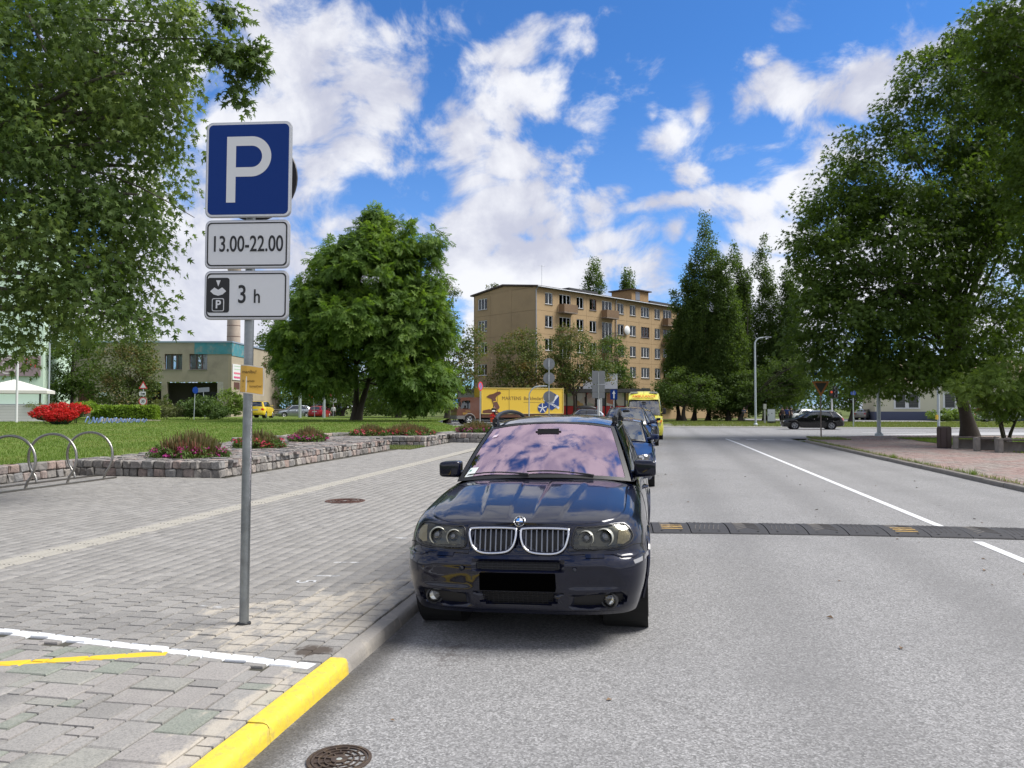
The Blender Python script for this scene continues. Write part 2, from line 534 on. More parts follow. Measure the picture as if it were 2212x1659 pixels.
def asphalt_mat(name, base, patch=0.25):
    m = bpy.data.materials.new(name); m.use_nodes = True
    t = NT(m.node_tree); b = t.n['Principled BSDF']
    geo = t.node('ShaderNodeNewGeometry'); P = geo.outputs['Position']
    v1 = t.voro(P, 105.0, out='Color'); sp = t.node('ShaderNodeSeparateColor'); t.put(sp.inputs[0], v1)
    n2 = t.noise(P, 130, 3, 0.7)
    n3 = t.noise(P, 0.55, 5, 0.6, 0.4)
    n4 = t.noise(P, 6.0, 5, 0.65)
    agg = t.ramp(sp.outputs[0], [(0.0, tuple(q * 0.5 for q in base)), (0.45, tuple(q * 0.95 for q in base)), (0.8, tuple(q * 1.25 for q in base)), (1.0, tuple(q * 1.75 for q in base))])
    c = t.mix(t.m('MULTIPLY', n2, 0.35), agg, tuple(q * 0.75 for q in base))
    c = t.mix(t.m('MULTIPLY', t.step(n3, 0.42, 0.68), patch), c, tuple(q * 0.62 for q in base))
    c = t.mix(t.m('MULTIPLY', t.step(n4, 0.5, 0.8), patch * 0.8), c, tuple(q * 1.35 for q in base))
    # tyre-polished, slightly darker wheel tracks and a dark gutter along the kerb
    sx = t.node('ShaderNodeSeparateXYZ'); t.put(sx.inputs[0], P)
    wob = t.m('MULTIPLY', t.m('SUBTRACT', t.noise(P, 1.7, 5, 0.7), 0.5), 0.16)
    gx = t.m('ADD', sx.outputs[0], wob)
    gut = t.m('MULTIPLY', t.step(gx, -1.66, -1.86), t.step(gx, -1.98, -1.9))
    c = t.mix(t.m('MULTIPLY', gut, 0.75), c, (0.050, 0.046, 0.042))
    for cx, w, s_ in ((1.0, 0.6, 0.30), (2.75, 0.55, 0.34), (5.0, 0.5, 0.22), (6.5, 0.45, .2)):
        tr = t.step(t.m('ABSOLUTE', t.m('SUBTRACT', gx, cx)), w, 0.05)
        c = t.mix(t.m('MULTIPLY', tr, s_), c, tuple(q * 0.55 for q in base))
    wv = t.v('ADD', P, t.v('SCALE', t.noise(P, 1.3, 4, .6, out='Color'), scale=0.9))
    ck = t.m('MULTIPLY', t.step(t.voro(wv, 0.16, 'DISTANCE_TO_EDGE'), 0.0035, 0.001), t.step(t.noise(P, 0.3, 3, .5), .48, .56))
    c = t.mix(t.m('MULTIPLY', ck, 0.22), c, (0.06, 0.055, 0.05))
    oil = t.v('LENGTH', t.v('MULTIPLY', t.v('SUBTRACT', P, (-1.35, 5.25, 0)), (1 / 0.30, 1 / 0.42, 0)))
    oil = t.m('MULTIPLY', t.step(oil, 1.0, 0.1), t.step(t.noise(P, 9, 4, .7), 0.45, 0.62))
    c = t.mix(t.m('MULTIPLY', oil, 0.55), c, (0.05, 0.035, 0.03))
    t.put(b.inputs['Base Color'], c); b.inputs['Roughness'].default_value = 0.88; b.inputs['Specular IOR Level'].default_value = 0.3
    bn = t.node('ShaderNodeBump'); bn.inputs['Strength'].default_value = 0.55; bn.inputs['Distance'].default_value = 0.006
    t.put(bn.inputs['Height'], sp.outputs[1]); t.put(b.inputs['Normal'], bn.outputs[0])
    return m


M_ASPH = asphalt_mat('worn_pale_asphalt', (0.236, 0.234, 0.233))
M_ASPH2 = asphalt_mat('far_asphalt', (0.235, 0.235, 0.238), 0.15)
M_LINE = pmat('white_road_paint', (0.62, 0.63, 0.64), 0.7, var=0.12, vscale=9, dirt=(30, 0.35, (0.25, 0.25, 0.25)))
M_CONC = pmat('pale_concrete', (0.33, 0.32, 0.30), 0.85, var=0.2, vscale=3, bump=0.2)


def lawn_mat(name, c1, c2, c3):
    m = bpy.data.materials.new(name); m.use_nodes = True
    t = NT(m.node_tree); b = t.n['Principled BSDF']
    geo = t.node('ShaderNodeNewGeometry'); P = geo.outputs['Position']
    n1 = t.noise(P, 0.35, 5, 0.6); n2 = t.noise(P, 7, 5, 0.7); n3 = t.noise(t.v('MULTIPLY', P, (1, .35, 1)), 30, 3, 0.7)
    c = t.mix(t.step(n1, 0.40, 0.62), c1, c2)
    c = t.mix(t.m('MULTIPLY', t.step(n2, 0.42, 0.72), 0.7), c, c3)
    c = t.mix(t.m('MULTIPLY', n3, 0.55), c, tuple(q * 0.45 for q in c1))
    t.put(b.inputs['Base Color'], c); b.inputs['Roughness'].default_value = 0.9; b.inputs['Specular IOR Level'].default_value = 0.1
    bn = t.node('ShaderNodeBump'); bn.inputs['Strength'].default_value = 0.8; bn.inputs['Distance'].default_value = 0.03
    t.put(bn.inputs['Height'], n3); t.put(b.inputs['Normal'], bn.outputs[0])
    return m


M_LAWN = lawn_mat('mown_lawn', (0.105, 0.160, 0.030), (0.145, 0.210, 0.045), (0.195, 0.215, 0.075))
M_ROUGHGRASS = lawn_mat('rough_grass', (0.075, 0.110, 0.026), (0.120, 0.150, 0.040), (0.190, 0.180, 0.085))


def sheet(name, poly, z, mat, kind='structure', label=None):
    mb = MB(); mb.add([(p[0], p[1], z) for p in poly], [tuple(range(len(poly)))])
    o = mb.build(name, mat); tag(o, kind=kind)
    return o


# base ground reaching the horizon
mb = MB(); S = 1500
mb.add([(-S, -200, -0.09), (S, -200, -0.09), (S, S, -0.09), (-S, S, -0.09)], [(0, 1, 2, 3)])
tag(mb.build('ground', M_ROUGHGRASS), kind='structure')

# the street (cambered) and the crossing street
mb = MB()
xs = np.linspace(-1.94, 7.42, 25); ys = np.concatenate([np.linspace(-14, 30, 45), np.linspace(30.5, 44.0, 28)])
vs = [(x, y, road_z(x, y)) for y in ys for x in xs]
nx = len(xs)
fs = [(j * nx + i, j * nx + i + 1, (j + 1) * nx + i + 1, (j + 1) * nx + i) for j in range(len(ys) - 1) for i in range(nx - 1)]
mb.add(vs, fs)
tag(mb.build('road', M_ASPH, smooth=60), kind='structure')
sheet('cross_street', [(-90, 44.0), (140, 44.0), (140, 67.6), (9, 67.3), (-4, 69), (-4, 92), (-60, 110), (-90, 110)], 0.0, M_ASPH2)

# pale footway, verge and path beyond the crossing street
sheet('footway', [(-2, 67.35), (160, 68.8), (160, 70.6), (-2, 69.2)], 0.03, M_CONC)
sheet('verge', [(-4, 69.25), (160, 70.65), (160, 260), (-40, 260), (-30, 130), (-4, 92)], 0.02, M_ROUGHGRASS)
sheet('path', [(10, 78), (160, 80), (160, 81.6), (10, 79.6)], 0.028, M_CONC)
sheet('parking_area', [(12.5, 91), (34, 91), (34, 118), (12.5, 118)], 0.03, M_ASPH2)
sheet('forecourt', [(34.1, 83), (120, 84), (120, 92), (34.1, 91)], 0.03, M_ASPH2)
# worn stone setts on the far verge
mb = MB()
for k in range(420):
    x = random.uniform(0, 12.5); y = random.uniform(70.2, 79.5)
    if random.random() < 0.3: y = random.uniform(70.1, 72)
    mb.box((x, y, 0.024), (random.uniform(.25, .8), random.uniform(.12, .3), 0.03), 0, random.uniform(-.3, .3))
tag(mb.build('worn_setts', pmat('pale_setts', (0.36, 0.34, 0.30), 0.9, island=0.25)), kind='stuff')

# painted markings
def marking(name, pts, w, z0=0.004, skip=None):
    """strip following pts on the road surface"""
    mb = MB(); P = []
    for a, b in zip(pts[:-1], pts[1:]):
        a = Vector(a); b = Vector(b); n = max(1, int((b - a).length / 0.5))
        for k in range(n): P.append(a + (b - a) * k / n)
    P.append(Vector(pts[-1]))
    vs = []
    for i, p in enumerate(P):
        t = (P[min(i + 1, len(P) - 1)] - P[max(i - 1, 0)]).normalized(); s = Vector((t.y, -t.x)) * w / 2
        for q in (p - s, p + s): vs.append((q.x, q.y, road_z(q.x, q.y) + z0))
    mb.add(vs, [(2 * i, 2 * i + 1, 2 * i + 3, 2 * i + 2) for i in range(len(P) - 1)])
    return tag(mb.build(name, M_LINE), kind='structure')


marking('centre_line', [(3.97, -6), (3.97, 10.45)], 0.12)
marking('centre_line', [(3.97, 11.55), (3.97, 43.0)], 0.12)
for k in range(5):
    x = 4.1 + k * 0.86
    marking('give_way_line', [(x, 42.7 - k * .2), (x + 0.55, 42.55 - k * .2)], 0.30)
for k in range(3):
    sheet('lane_line', [(14 + k * 9, 55), (18 + k * 9, 55.2), (18 + k * 9, 55.5), (14 + k * 9, 55.3)], 0.005, M_LINE)
sheet('pale_lane', [(13, 50.2), (90, 51.5), (90, 58), (22, 57.5)], 0.004, pmat('bleached_asphalt', (0.34, 0.34, 0.345), 0.85, var=0.12, vscale=2))

# ------------------------------------------------------------------ pavers
def paver_mat(name, mode):
    """mode 'obj': colour per object, 'isl': colour per loose piece"""
    m = bpy.data.materials.new(name); m.use_nodes = True
    t = NT(m.node_tree); b = t.n['Principled BSDF']
    geo = t.node('ShaderNodeNewGeometry'); P = geo.outputs['Position']
    if mode == 'obj':
        oi = t.node('ShaderNodeObjectInfo'); rnd = oi.outputs['Random']
    else:
        rnd = geo.outputs['Random Per Island']
    r2 = t.m('FRACT', t.m('MULTIPLY', rnd, 13.7)); r3 = t.m('FRACT', t.m('MULTIPLY', rnd, 57.1))
    sx = t.node('ShaderNodeSeparateXYZ'); t.put(sx.inputs[0], P)
    X, Y, Z = sx.outputs
    fine = t.noise(P, 85, 4, 0.7); mid = t.noise(P, 9, 5, 0.65); big = t.noise(P, 0.5, 4, 0.6)
    c = t.mix(r2, (0.192, 0.186, 0.178), (0.252, 0.244, 0.233))
    # greenish stones only in the old mixed paving next to the camera
    old = t.step(t.m('ADD', Y, t.m('MULTIPLY', t.m('ADD', X, 2.0), 0.128)), 4.47, 4.45)
    green = t.m('MULTIPLY', t.m('GREATER_THAN', rnd, 0.80), old)
    c = t.mix(green, c, (0.192, 0.208, 0.180))
    pinkish = t.m('MULTIPLY', t.m('LESS_THAN', r3, 0.5), old)
    c = t.mix(t.m('MULTIPLY', pinkish, 0.5), c, (0.265, 0.247, 0.236))
    c = t.mix(t.m('MULTIPLY', t.step(fine, 0.35, 0.75), 0.55), c, t.mix(1.0, c, (1.55, 1.53, 1.5), 'MULTIPLY'))
    c = t.mix(t.m('MULTIPLY', t.step(fine, 0.52, 0.25), 0.6), c, t.mix(1.0, c, (0.5, 0.5, 0.5), 'MULTIPLY'))
    c = t.mix(t.m('MULTIPLY', t.step(mid, 0.45, 0.8), 0.35), c, (0.36, 0.345, 0.32))
    c = t.mix(t.m('MULTIPLY', t.step(big, 0.4, 0.7), 0.28), c, (0.20, 0.19, 0.175))
    # fresh paint: white line across the pavement, yellow diagonal
    def band(ax, ay, bx, by, w, rag=0.010):
        L = math.hypot(bx - ax, by - ay); ux, uy = (bx - ax) / L, (by - ay) / L
        dx = t.m('SUBTRACT', X, ax); dy = t.m('SUBTRACT', Y, ay)
        along = t.m('ADD', t.m('MULTIPLY', dx, ux), t.m('MULTIPLY', dy, uy))
        across = t.m('ABSOLUTE', t.m('SUBTRACT', t.m('MULTIPLY', dy, ux), t.m('MULTIPLY', dx, uy)))
        across = t.m('ADD', across, t.m('MULTIPLY', t.m('SUBTRACT', mid, 0.5), rag * 3))
        e = t.m('MULTIPLY', t.step(along, -0.004, 0.004), t.step(along, L + .004, L - .004))
        return t.m('MULTIPLY', e, t.step(across, w / 2 + 0.004, w / 2 - 0.004))
    up = t.m('GREATER_THAN', Z, KZ - 0.0045)
    worn = t.m('SUBTRACT', 1.0, t.m('MULTIPLY', t.step(fine, 0.62, 0.72), 0.35))
    wl = band(-5.6, 4.985, -2.09, 4.555, 0.105)
    c = t.mix(t.m('MULTIPLY', wl, worn), c, (0.66, 0.68, 0.70))
    yl = band(-5.0, 3.85, -3.14, 4.625, 0.095)
    c = t.mix(t.m('MULTIPLY', yl, worn), c, (0.66, 0.44, 0.035))
    for (ax, ay, bx, by, w) in ((-3.62, 5.76, -3.42, 5.76, .035), (-3.26, 7.62, -2.99, 7.66, 0.05), (-3.2, 6.98, -2.95, 7.03, .035), (-3.22, 9.15, -2.98, 9.17, .05), (-3.3, 11.4, -3.08, 11.41, .06)):
        c = t.mix(t.m('MULTIPLY', band(ax, ay, bx, by, w, .02), t.step(mid, .60, .36)), c, (0.45, 0.46, 0.47))
    # drifted sand left from laying the pole and the kerb
    gap = t.m('LESS_THAN', Z, KZ - 0.003)
    def seg(ax, ay, bx, by, r):
        L2 = (bx - ax) ** 2 + (by - ay) ** 2
        dx = t.m('SUBTRACT', X, ax); dy = t.m('SUBTRACT', Y, ay)
        h = t.m('DIVIDE', t.m('ADD', t.m('MULTIPLY', dx, bx - ax), t.m('MULTIPLY', dy, by - ay)), L2, clamp=True)
        ex = t.m('SUBTRACT', dx, t.m('MULTIPLY', h, bx - ax)); ey = t.m('SUBTRACT', dy, t.m('MULTIPLY', h, by - ay))
        return t.m('DIVIDE', t.m('SQRT', t.m('ADD', t.m('MULTIPLY', ex, ex), t.m('MULTIPLY', ey, ey))), r)
    sand = None
    for s in ((-3.45, 5.62, -2.55, 6.35, .16), (-2.55, 6.35, -2.2, 7.1, .22), (-2.75, 4.85, -2.15, 5.55, .22), (-2.15, 5.55, -2.1, 6.6, .15), (-2.16, 2.4, -2.10, 4.4, .17), (-2.9, 5.2, -2.4, 6.2, .5)):
        d = t.m('SUBTRACT', 1.0, seg(*s))
        sand = d if sand is None else t.m('MAXIMUM', sand, d)
    sn = t.noise(t.v('MULTIPLY', P, (1.8, 1.0, 1)), 4.2, 8, 0.70, 0.4)
    sm = t.step(t.m('ADD', sand, t.m('MULTIPLY', t.m('SUBTRACT', sn, 0.5), 5.0)), 0.15, 1.0)
    c = t.mix(t.m('MULTIPLY', sm, 0.62), c, t.mix(fine, (0.40, 0.355, 0.285), (0.54, 0.49, 0.41)))
    sp2 = t.m('SUBTRACT', 1.0, t.v('LENGTH', t.v('MULTIPLY', t.v('SUBTRACT', P, (-2.22, 4.86, 0)), (1 / .20, 1 / .16, 0))))
    dm = t.step(t.m('ADD', sp2, t.m('MULTIPLY', t.m('SUBTRACT', sn, .5), 1.6)), 0.2, 0.5)
    c = t.mix(t.m('MULTIPLY', dm, 0.85), c, (0.055, 0.040, 0.030))
    t.put(b.inputs['Base Color'], c); b.inputs['Roughness'].default_value = 0.87; b.inputs['Specular IOR Level'].default_value = 0.25
    bn = t.node('ShaderNodeBump'); bn.inputs['Strength'].default_value = 0.5; bn.inputs['Distance'].default_value = 0.004
    t.put(bn.inputs['Height'], t.m('ADD', fine, t.m('MULTIPLY', mid, 1.2))); t.put(b.inputs['Normal'], bn.outputs[0])
    return m


M_PAVO = paver_mat('grey_paver', 'obj'); M_PAVI = paver_mat('grey_paver_mass', 'isl')
PLAZA = [(-2.045, -10), (-2.045, 42), (-3, 44.0), (-40, 44.0), (-40, -10)]
bed = pmat('joint_sand', (0.045, 0.043, 0.033), 0.95, var=0.5, vscale=3, dirt=(1.1, 0.35, (0.30, 0.27, 0.21)))
plaza = sheet('pavement', PLAZA, KZ - 0.016, bed)


def paver_unit(chf):
    """unit stone 1 x 1 x 1 (top at z=0) with slightly pillowed edge"""
    mb = MB(); e = chf
    vs = []
    for (s, z) in ((1.0, -1.0), (1.0, -0.16), (1 - 2 * e, 0.0)):
        vs += [(-.5 * s, -.5 * s, z), (.5 * s, -.5 * s, z), (.5 * s, .5 * s, z), (-.5 * s, .5 * s, z)]
    fs = [(8, 9, 10, 11)]
    for k in range(2):
        for i in range(4):
            j = (i + 1) % 4; fs.append((k * 4 + i, k * 4 + j, k * 4 + 4 + j, k * 4 + 4 + i))
    mb.add(vs, fs)
    return mb.mesh('paver', M_PAVO, None, True)


PU = [paver_unit(0.022), paver_unit(0.03), paver_unit(0.016)]
mass = []      # (x0,x1,y0,y1,dz) joined
stones = []


def edge_y(x):     # where the mixed paving ends, along the white line
    return 4.47 - 0.128 * (x + 2.0)


# mixed-size ashlar paving (10 cm module) near the camera
Gm = 0.103
occ = {}
ix0, ix1, iy0, iy1 = -58, -20, 18, 50
sizes = [(3, 3), (3, 2), (2, 3), (2, 2), (2, 1), (1, 2), (1, 1)]
wts = [2, 3, 3, 6, 7, 6, 4]
for iy in range(iy0, iy1):
    for ix in range(ix0, ix1):
        if (ix, iy) in occ: continue
        opts = []
        for (w, h), wt in zip(sizes, wts):
            if all((ix + a, iy + b) not in occ and ix + a < ix1 for a in range(w) for b in range(h)): opts.append(((w, h), wt))
        (w, h) = random.choices([o[0] for o in opts], [o[1] for o in opts])[0]
        for a in range(w):
            for b in range(h): occ[(ix + a, iy + b)] = 1
        x0, x1, y0, y1 = -2.052 + (ix + 20) * Gm, -2.052 + (ix + w + 20) * Gm, iy * Gm, (iy + h) * Gm
        if (y0 + y1) / 2 > edge_y((x0 + x1) / 2): continue
        stones.append((x0, x1, y0, y1))
# regular pavers in rows along the street
roww = 0.163
for r in range(0, 78):
    x1 = -2.055 - r * roww; x0 = x1 - roww
    y = edge_y((x0 + x1) / 2) - 0.05 + (0.077 if r % 2 else 0.0) + random.uniform(-.01, .01)
    ymax = 16.1 if x0 < -9.7 else (28.2 if x0 < -9.2 else (34.3 if x0 < -6.3 else 42))
    if x0 < -13.6: continue
    if -6.76 < (x0 + x1) / 2 < -6.40: continue
    while y < ymax:
        l = 0.158 if random.random() < .75 else 0.20
        stones.append((x0, x1, y, y + l)); y += l


def in_frame(x, y, z=KZ):
    v = Vector((x, y, z - CAM_H)); d = v.dot(_F)
    if d < 1: return False
    return abs(v.dot(_R) / d) < 1106 / FPX and abs(v.dot(_U) / d) < 829.5 / FPX


cand = sorted([s for s in stones if in_frame((s[0] + s[1]) / 2, (s[2] + s[3]) / 2)], key=lambda s: -((s[1] - s[0]) * (s[3] - s[2])) / (s[2] ** 3 + 0.3))
single = set(cand[:290])
gapw = 0.004
V = []; 
for s in stones:
    x0, x1, y0, y1 = s
    dz = random.gauss(0, 0.0014); 
    if s in single:
        g = .007 + random.uniform(0, .007)
        o = link('paver', random.choice(PU), plaza, ((x0 + x1) / 2, (y0 + y1) / 2, KZ + dz + random.uniform(0, .001)), (random.gauss(0, .003), random.gauss(0, .003), random.gauss(0, .006)))
        o.scale = (x1 - x0 - g * 1.5, y1 - y0 - g, 0.05)
    else:
        mass.append((x0 + gapw / 2, x1 - gapw / 2, y0 + gapw / 2, y1 - gapw / 2, dz * .7))
A = np.array(mass); n = len(A); z = KZ + A[:, 4]; e = 0.004
tl = rng.normal(0, 0.0007, (n, 4))
def ring(o, zz):
    return [np.stack([A[:, 0] + o, A[:, 2] + o, zz + tl[:, 0]], 1), np.stack([A[:, 1] - o, A[:, 2] + o, zz + tl[:, 1]], 1), np.stack([A[:, 1] - o, A[:, 3] - o, zz + tl[:, 2]], 1), np.stack([A[:, 0] + o, A[:, 3] - o, zz + tl[:, 3]], 1)]
vv = np.stack(ring(0, z - 0.03) + ring(0, z - 0.005) + ring(e, z), 1).reshape(-1, 3)
base = (np.arange(n) * 12)[:, None]
ff = [base + np.array([[8, 9, 10, 11]])]
for k in range(2):
    for i in range(4):
        j = (i + 1) % 4; ff.append(base + np.array([[k * 4 + i, k * 4 + j, k * 4 + 4 + j, k * 4 + 4 + i]]))
o = link('paver_field', npmesh('paver_field', vv, np.concatenate(ff), M_PAVI), plaza); tag(o, kind='stuff')

# ribbed guidance strip for blind pedestrians: two rows of tiles with raised ribs
M_TACT = pmat('pale_guidance_tile', (0.345, 0.33, 0.295), 0.85, var=0.15, vscale=5, bump=0.2, island=0.08, dirt=(4, .4, (.25, .235, .2)))
strip = thing('guidance_strip', (-6.58, 0, KZ), 0, 'pale ribbed guidance strip running along the grey pavement', 'guidance strip')
tm = MB(); tm.box((0, 0.2, -0.012), (0.345, 0.394, 0.024), 0)
for k in range(6): tm.box((-0.14 + k * 0.056, 0.2, 0.002), (0.028, 0.38, 0.010), 0)
tmesh = tm.mesh('tile', M_TACT, None, True)
yy = 4.9
while yy < 40:
    link('tile', tmesh, strip, (random.gauss(0, .002) - max(0, yy - 14) * .012, yy, random.gauss(0, .001)), (0, 0, .012 if yy > 14 else 0)); yy += 0.40

# white numeral sprayed on the pavers
tag(text('painted_numeral', '5', 0.26, pmat('sprayed_white', (0.46, 0.47, 0.48), .8), None, (-3.16, 6.72, KZ + 0.004), (0, 0, R_(-72)), 0.0004, 1.0), kind='structure')

# ------------------------------------------------------------------ kerbs
M_KERBY = pmat('yellow_kerb_paint', (0.66, 0.49, 0.045), 0.65, var=0.14, vscale=5, bump=0.3, bscale=22, dirt=(18, 0.55, (0.30, 0.25, 0.12)))
M_KERBG = pmat('grey_kerb_concrete', (0.24, 0.225, 0.205), 0.88, var=0.22, vscale=6, bump=0.3, dirt=(5, 0.7, (0.40, 0.36, 0.30)))
M_KERBD = pmat('weathered_kerb_concrete', (0.19, 0.175, 0.155), 0.9, var=0.25, vscale=5, bump=0.3, dirt=(4, .6, (.11, .10, .08)))
def kerb_mesh(L, mat):
    prof = [(-0.125, -0.14), (-0.125, 0.0), (-0.04, 0.002), (-0.018, -0.006), (-0.006, -0.026), (0.0, -0.06), (0.004, -0.14)]
    mb = MB(); n = len(prof); ys = [0.003, L * .33, L * .66, L - 0.003]
    vs = [(p[0] + random.gauss(0, .0015), y, p[1] + random.gauss(0, .0015)) for y in ys for p in prof]
    fs = [(k * n + i, k * n + i + 1, (k + 1) * n + i + 1, (k + 1) * n + i) for k in range(len(ys) - 1) for i in range(n - 1)]
    fs += [tuple(range(n)), tuple(range((len(ys) - 1) * n, len(ys) * n))[::-1]]
    mb.add(vs, fs)
    return mb.mesh('kerb_stone', mat, 40, True)
kerb = MB(); kerb.box((-1.99, 18, -0.1), (0.10, 50, 0.12)); kerb = tag(kerb.build('kerb', M_KERBD), kind='structure')
KY = [kerb_mesh(1.04, M_KERBY) for _ in range(3)]; KG = [kerb_mesh(1.04, M_KERBG) for _ in range(4)]
yk = 4.74
for k in range(1, 9): link('kerb_stone', KY[k % 3], kerb, (-1.925, yk - 1.04 * k, KZ + random.gauss(0, .002)), (0, 0, random.gauss(0, .002)))
for k in range(0, 36): link('kerb_stone', KG[k % 4], kerb, (-1.925 + random.gauss(0, .003), yk + 1.04 * k, KZ - 0.012 + random.gauss(0, .003)), (0, 0, random.gauss(0, .003)))

# right-hand pavement: reddish brick, kerb with a rounded corner into the crossing street
def brick_walk_mat():
    m = bpy.data.materials.new('reddish_brick_paving'); m.use_nodes = True
    t = NT(m.node_tree); b = t.n['Principled BSDF']
    geo = t.node('ShaderNodeNewGeometry'); P = geo.outputs['Position']; rnd = geo.outputs['Random Per Island']
    big = t.noise(P, 0.8, 4, .6); fine = t.noise(P, 60, 3, .7)
    c = t.mix(rnd, (0.235, 0.195, 0.175), (0.335, 0.290, 0.262))
    c = t.mix(t.step(big, .4, .62), c, t.mix(rnd, (0.285, 0.180, 0.160), (0.340, 0.240, 0.215)))
    c = t.mix(t.m('MULTIPLY', fine, .35), c, (0.16, 0.14, 0.12))
    t.put(b.inputs['Base Color'], c); b.inputs['Roughness'].default_value = .9
    return m
M_BRICKWALK = brick_walk_mat()
corner = [(7.42, 38.5), (7.55, 40.3), (8.1, 42.4), (9.2, 44.3), (11, 46.0), (14, 47.6), (18, 48.6), (26, 49.4)]
edge = [(7.42, y) for y in range(-10, 38, 2)] + corner
walk = [(x + 0.13, y) for x, y in edge[:-8]] + [(7.56, 38.6), (7.68, 40.2), (8.22, 42.3), (9.28, 44.2), (11.05, 45.85), (14.03, 47.46), (18, 48.46), (26, 49.26), (90, 52), (90, 45.8), (20, 44.2), (13.2, 43.5), (12.5, 40), (12.6, 34.5), (12.9, 30.5), (15.5, 27.5), (15.5, -10)]
rpave = sheet('brick_pavement', walk, KZ - .014, pmat('brick_joint', (0.14, 0.13, 0.10), .95))
bl = []
y = 12.0; row = 0
while y < 47.5:
    h = 0.105 if y < 30 else 0.125
    x = 7.57 + (0.1 if row % 2 else 0)
    xm = 12.8 if y > 28 else 15.4
    if y > 38.5: x = max(x, interp([(c[1], c[0]) for c in corner], y) + .16)
    if y > 43.7: xm = 26
    while x < xm:
        bl.append((x, x + .205, y, y + h, random.gauss(0, .0015))); x += .21
    y += h + .005; row += 1
A = np.array(bl); n = len(A); z = KZ + A[:, 4]
vv = np.stack([np.stack([A[:, i], A[:, j], z + d], 1) for d in (-0.03, 0) for (i, j) in ((0, 2), (1, 2), (1, 3), (0, 3))], 1).reshape(-1, 3)
base = (np.arange(n) * 8)[:, None]
ff = [base + np.array([q]) for q in ((4, 5, 6, 7), (0, 1, 5, 4), (1, 2, 6, 5), (2, 3, 7, 6), (3, 0, 4, 7))]
tag(link('brick_field', npmesh('brick_field', vv, np.concatenate(ff), M_BRICKWALK), rpave), kind='stuff')

kb = MB(); kb.box((7.49, 16, -0.1), (0.06, 44, 0.1)); kerbr = tag(kb.build('kerb', M_KERBD), kind='structure')
KD = [kerb_mesh(1.04, M_KERBD) for _ in range(4)]
for k in range(0, 28): 
    yq = 10 + 1.02 * k
    link('kerb_stone', KD[k % 4], kerbr, (7.42 + random.gauss(0, .004), yq + 1.04, KZ + random.gauss(0, .003)), (0, 0, math.pi + random.gauss(0, .003)))
cp = [Vector((p[0], p[1], 0)) for p in corner]
cc = catmull(cp, 4)
for a, b in zip(cc[:-1], cc[1:]):
    L = (b - a).length; o = link('kerb_stone', KD[0], kerbr, (b.x, b.y, KZ + random.gauss(0, .003)), (0, 0, math.atan2((a - b).y, (a - b).x) - math.pi / 2))
    o.scale = (1, L / 1.04, 1)

# grass beyond the brick pavement
sheet('lawn_right', [(12.62, 34.5), (12.55, 39.9), (13.3, 43.35), (20, 44.0), (90, 45.6), (90, 28), (30, 27.5), (13.0, 30.5)], KZ + 0.02, M_LAWN)
sheet('lawn_corner', [(15.6, 27.4), (30, 27.4), (30, 10), (15.6, 10)], KZ + 0.02, M_LAWN)

# ------------------------------------------------------------------ raised lawn on the left, stone planters
def lawn_z(x, y):
    return 0.44 + 0.10 * min(max((y - 20) / 25, 0), 1) + 0.10 * min(max((y - 45) / 40, 0), 1) * min(max((-x - 12) / 20, 0), 1)


LAWN_E = [(-2, -14.2), (4, -14.2), (16.35, -13.75), (17.4, -13.5), (25.6, -15.0), (31.5, -13.4), (35.5, -10.6), (40, -8.4), (44, -7.4), (46, -12), (60, -17), (80, -21), (90, -30)]   # (y, x east edge)
mb = MB(); ys = np.concatenate([np.linspace(-2, 46, 49), np.linspace(47, 88, 30)]); NXL = 26
for y in ys:
    xe = interp(LAWN_E, y)
    for i in range(NXL + 1):
        f = (i / NXL) ** 1.8
        x = xe - f * (xe + 110)
        mb.v.append((x, y, lawn_z(x, y) + 0.03 * mnoise.noise((x * .3, y * .3, 0))))
for j in range(len(ys) - 1):
    for i in range(NXL):
        a = j * (NXL + 1) + i; mb.f.append((a, a + NXL + 1, a + NXL + 2, a + 1)); mb.mi.append(0)
lawn = tag(mb.build('lawn_left', M_LAWN, smooth=60), kind='structure')
lawn.data.flip_normals() if lawn.data.polygons[5].normal.z < 0 else None

# cobbled top of the planter terraces
COB = [(-13.6, 16.3), (-9.72, 16.25), (-9.85, 28.3), (-10.95, 28.45), (-10.9, 30.6), (-9.2, 30.75), (-9.2, 34.6), (-6.35, 34.5), (-6.35, 41.5), (-7.2, 44), (-8.3, 40), (-10.5, 35.5), (-13.3, 31.5), (-14.9, 25.6), (-13.4, 17.4)]
terrace = sheet('planter_terrace', COB, 0.43, pmat('terrace_soil', (0.07, 0.06, 0.045), .95))


def inside(poly, x, y):
    c = False; n = len(poly)
    for i in range(n):
        x1, y1 = poly[i]; x2, y2 = poly[i - 1]
        if (y1 > y) != (y2 > y) and x < (x2 - x1) * (y - y1) / (y2 - y1) + x1: c = not c
    return c


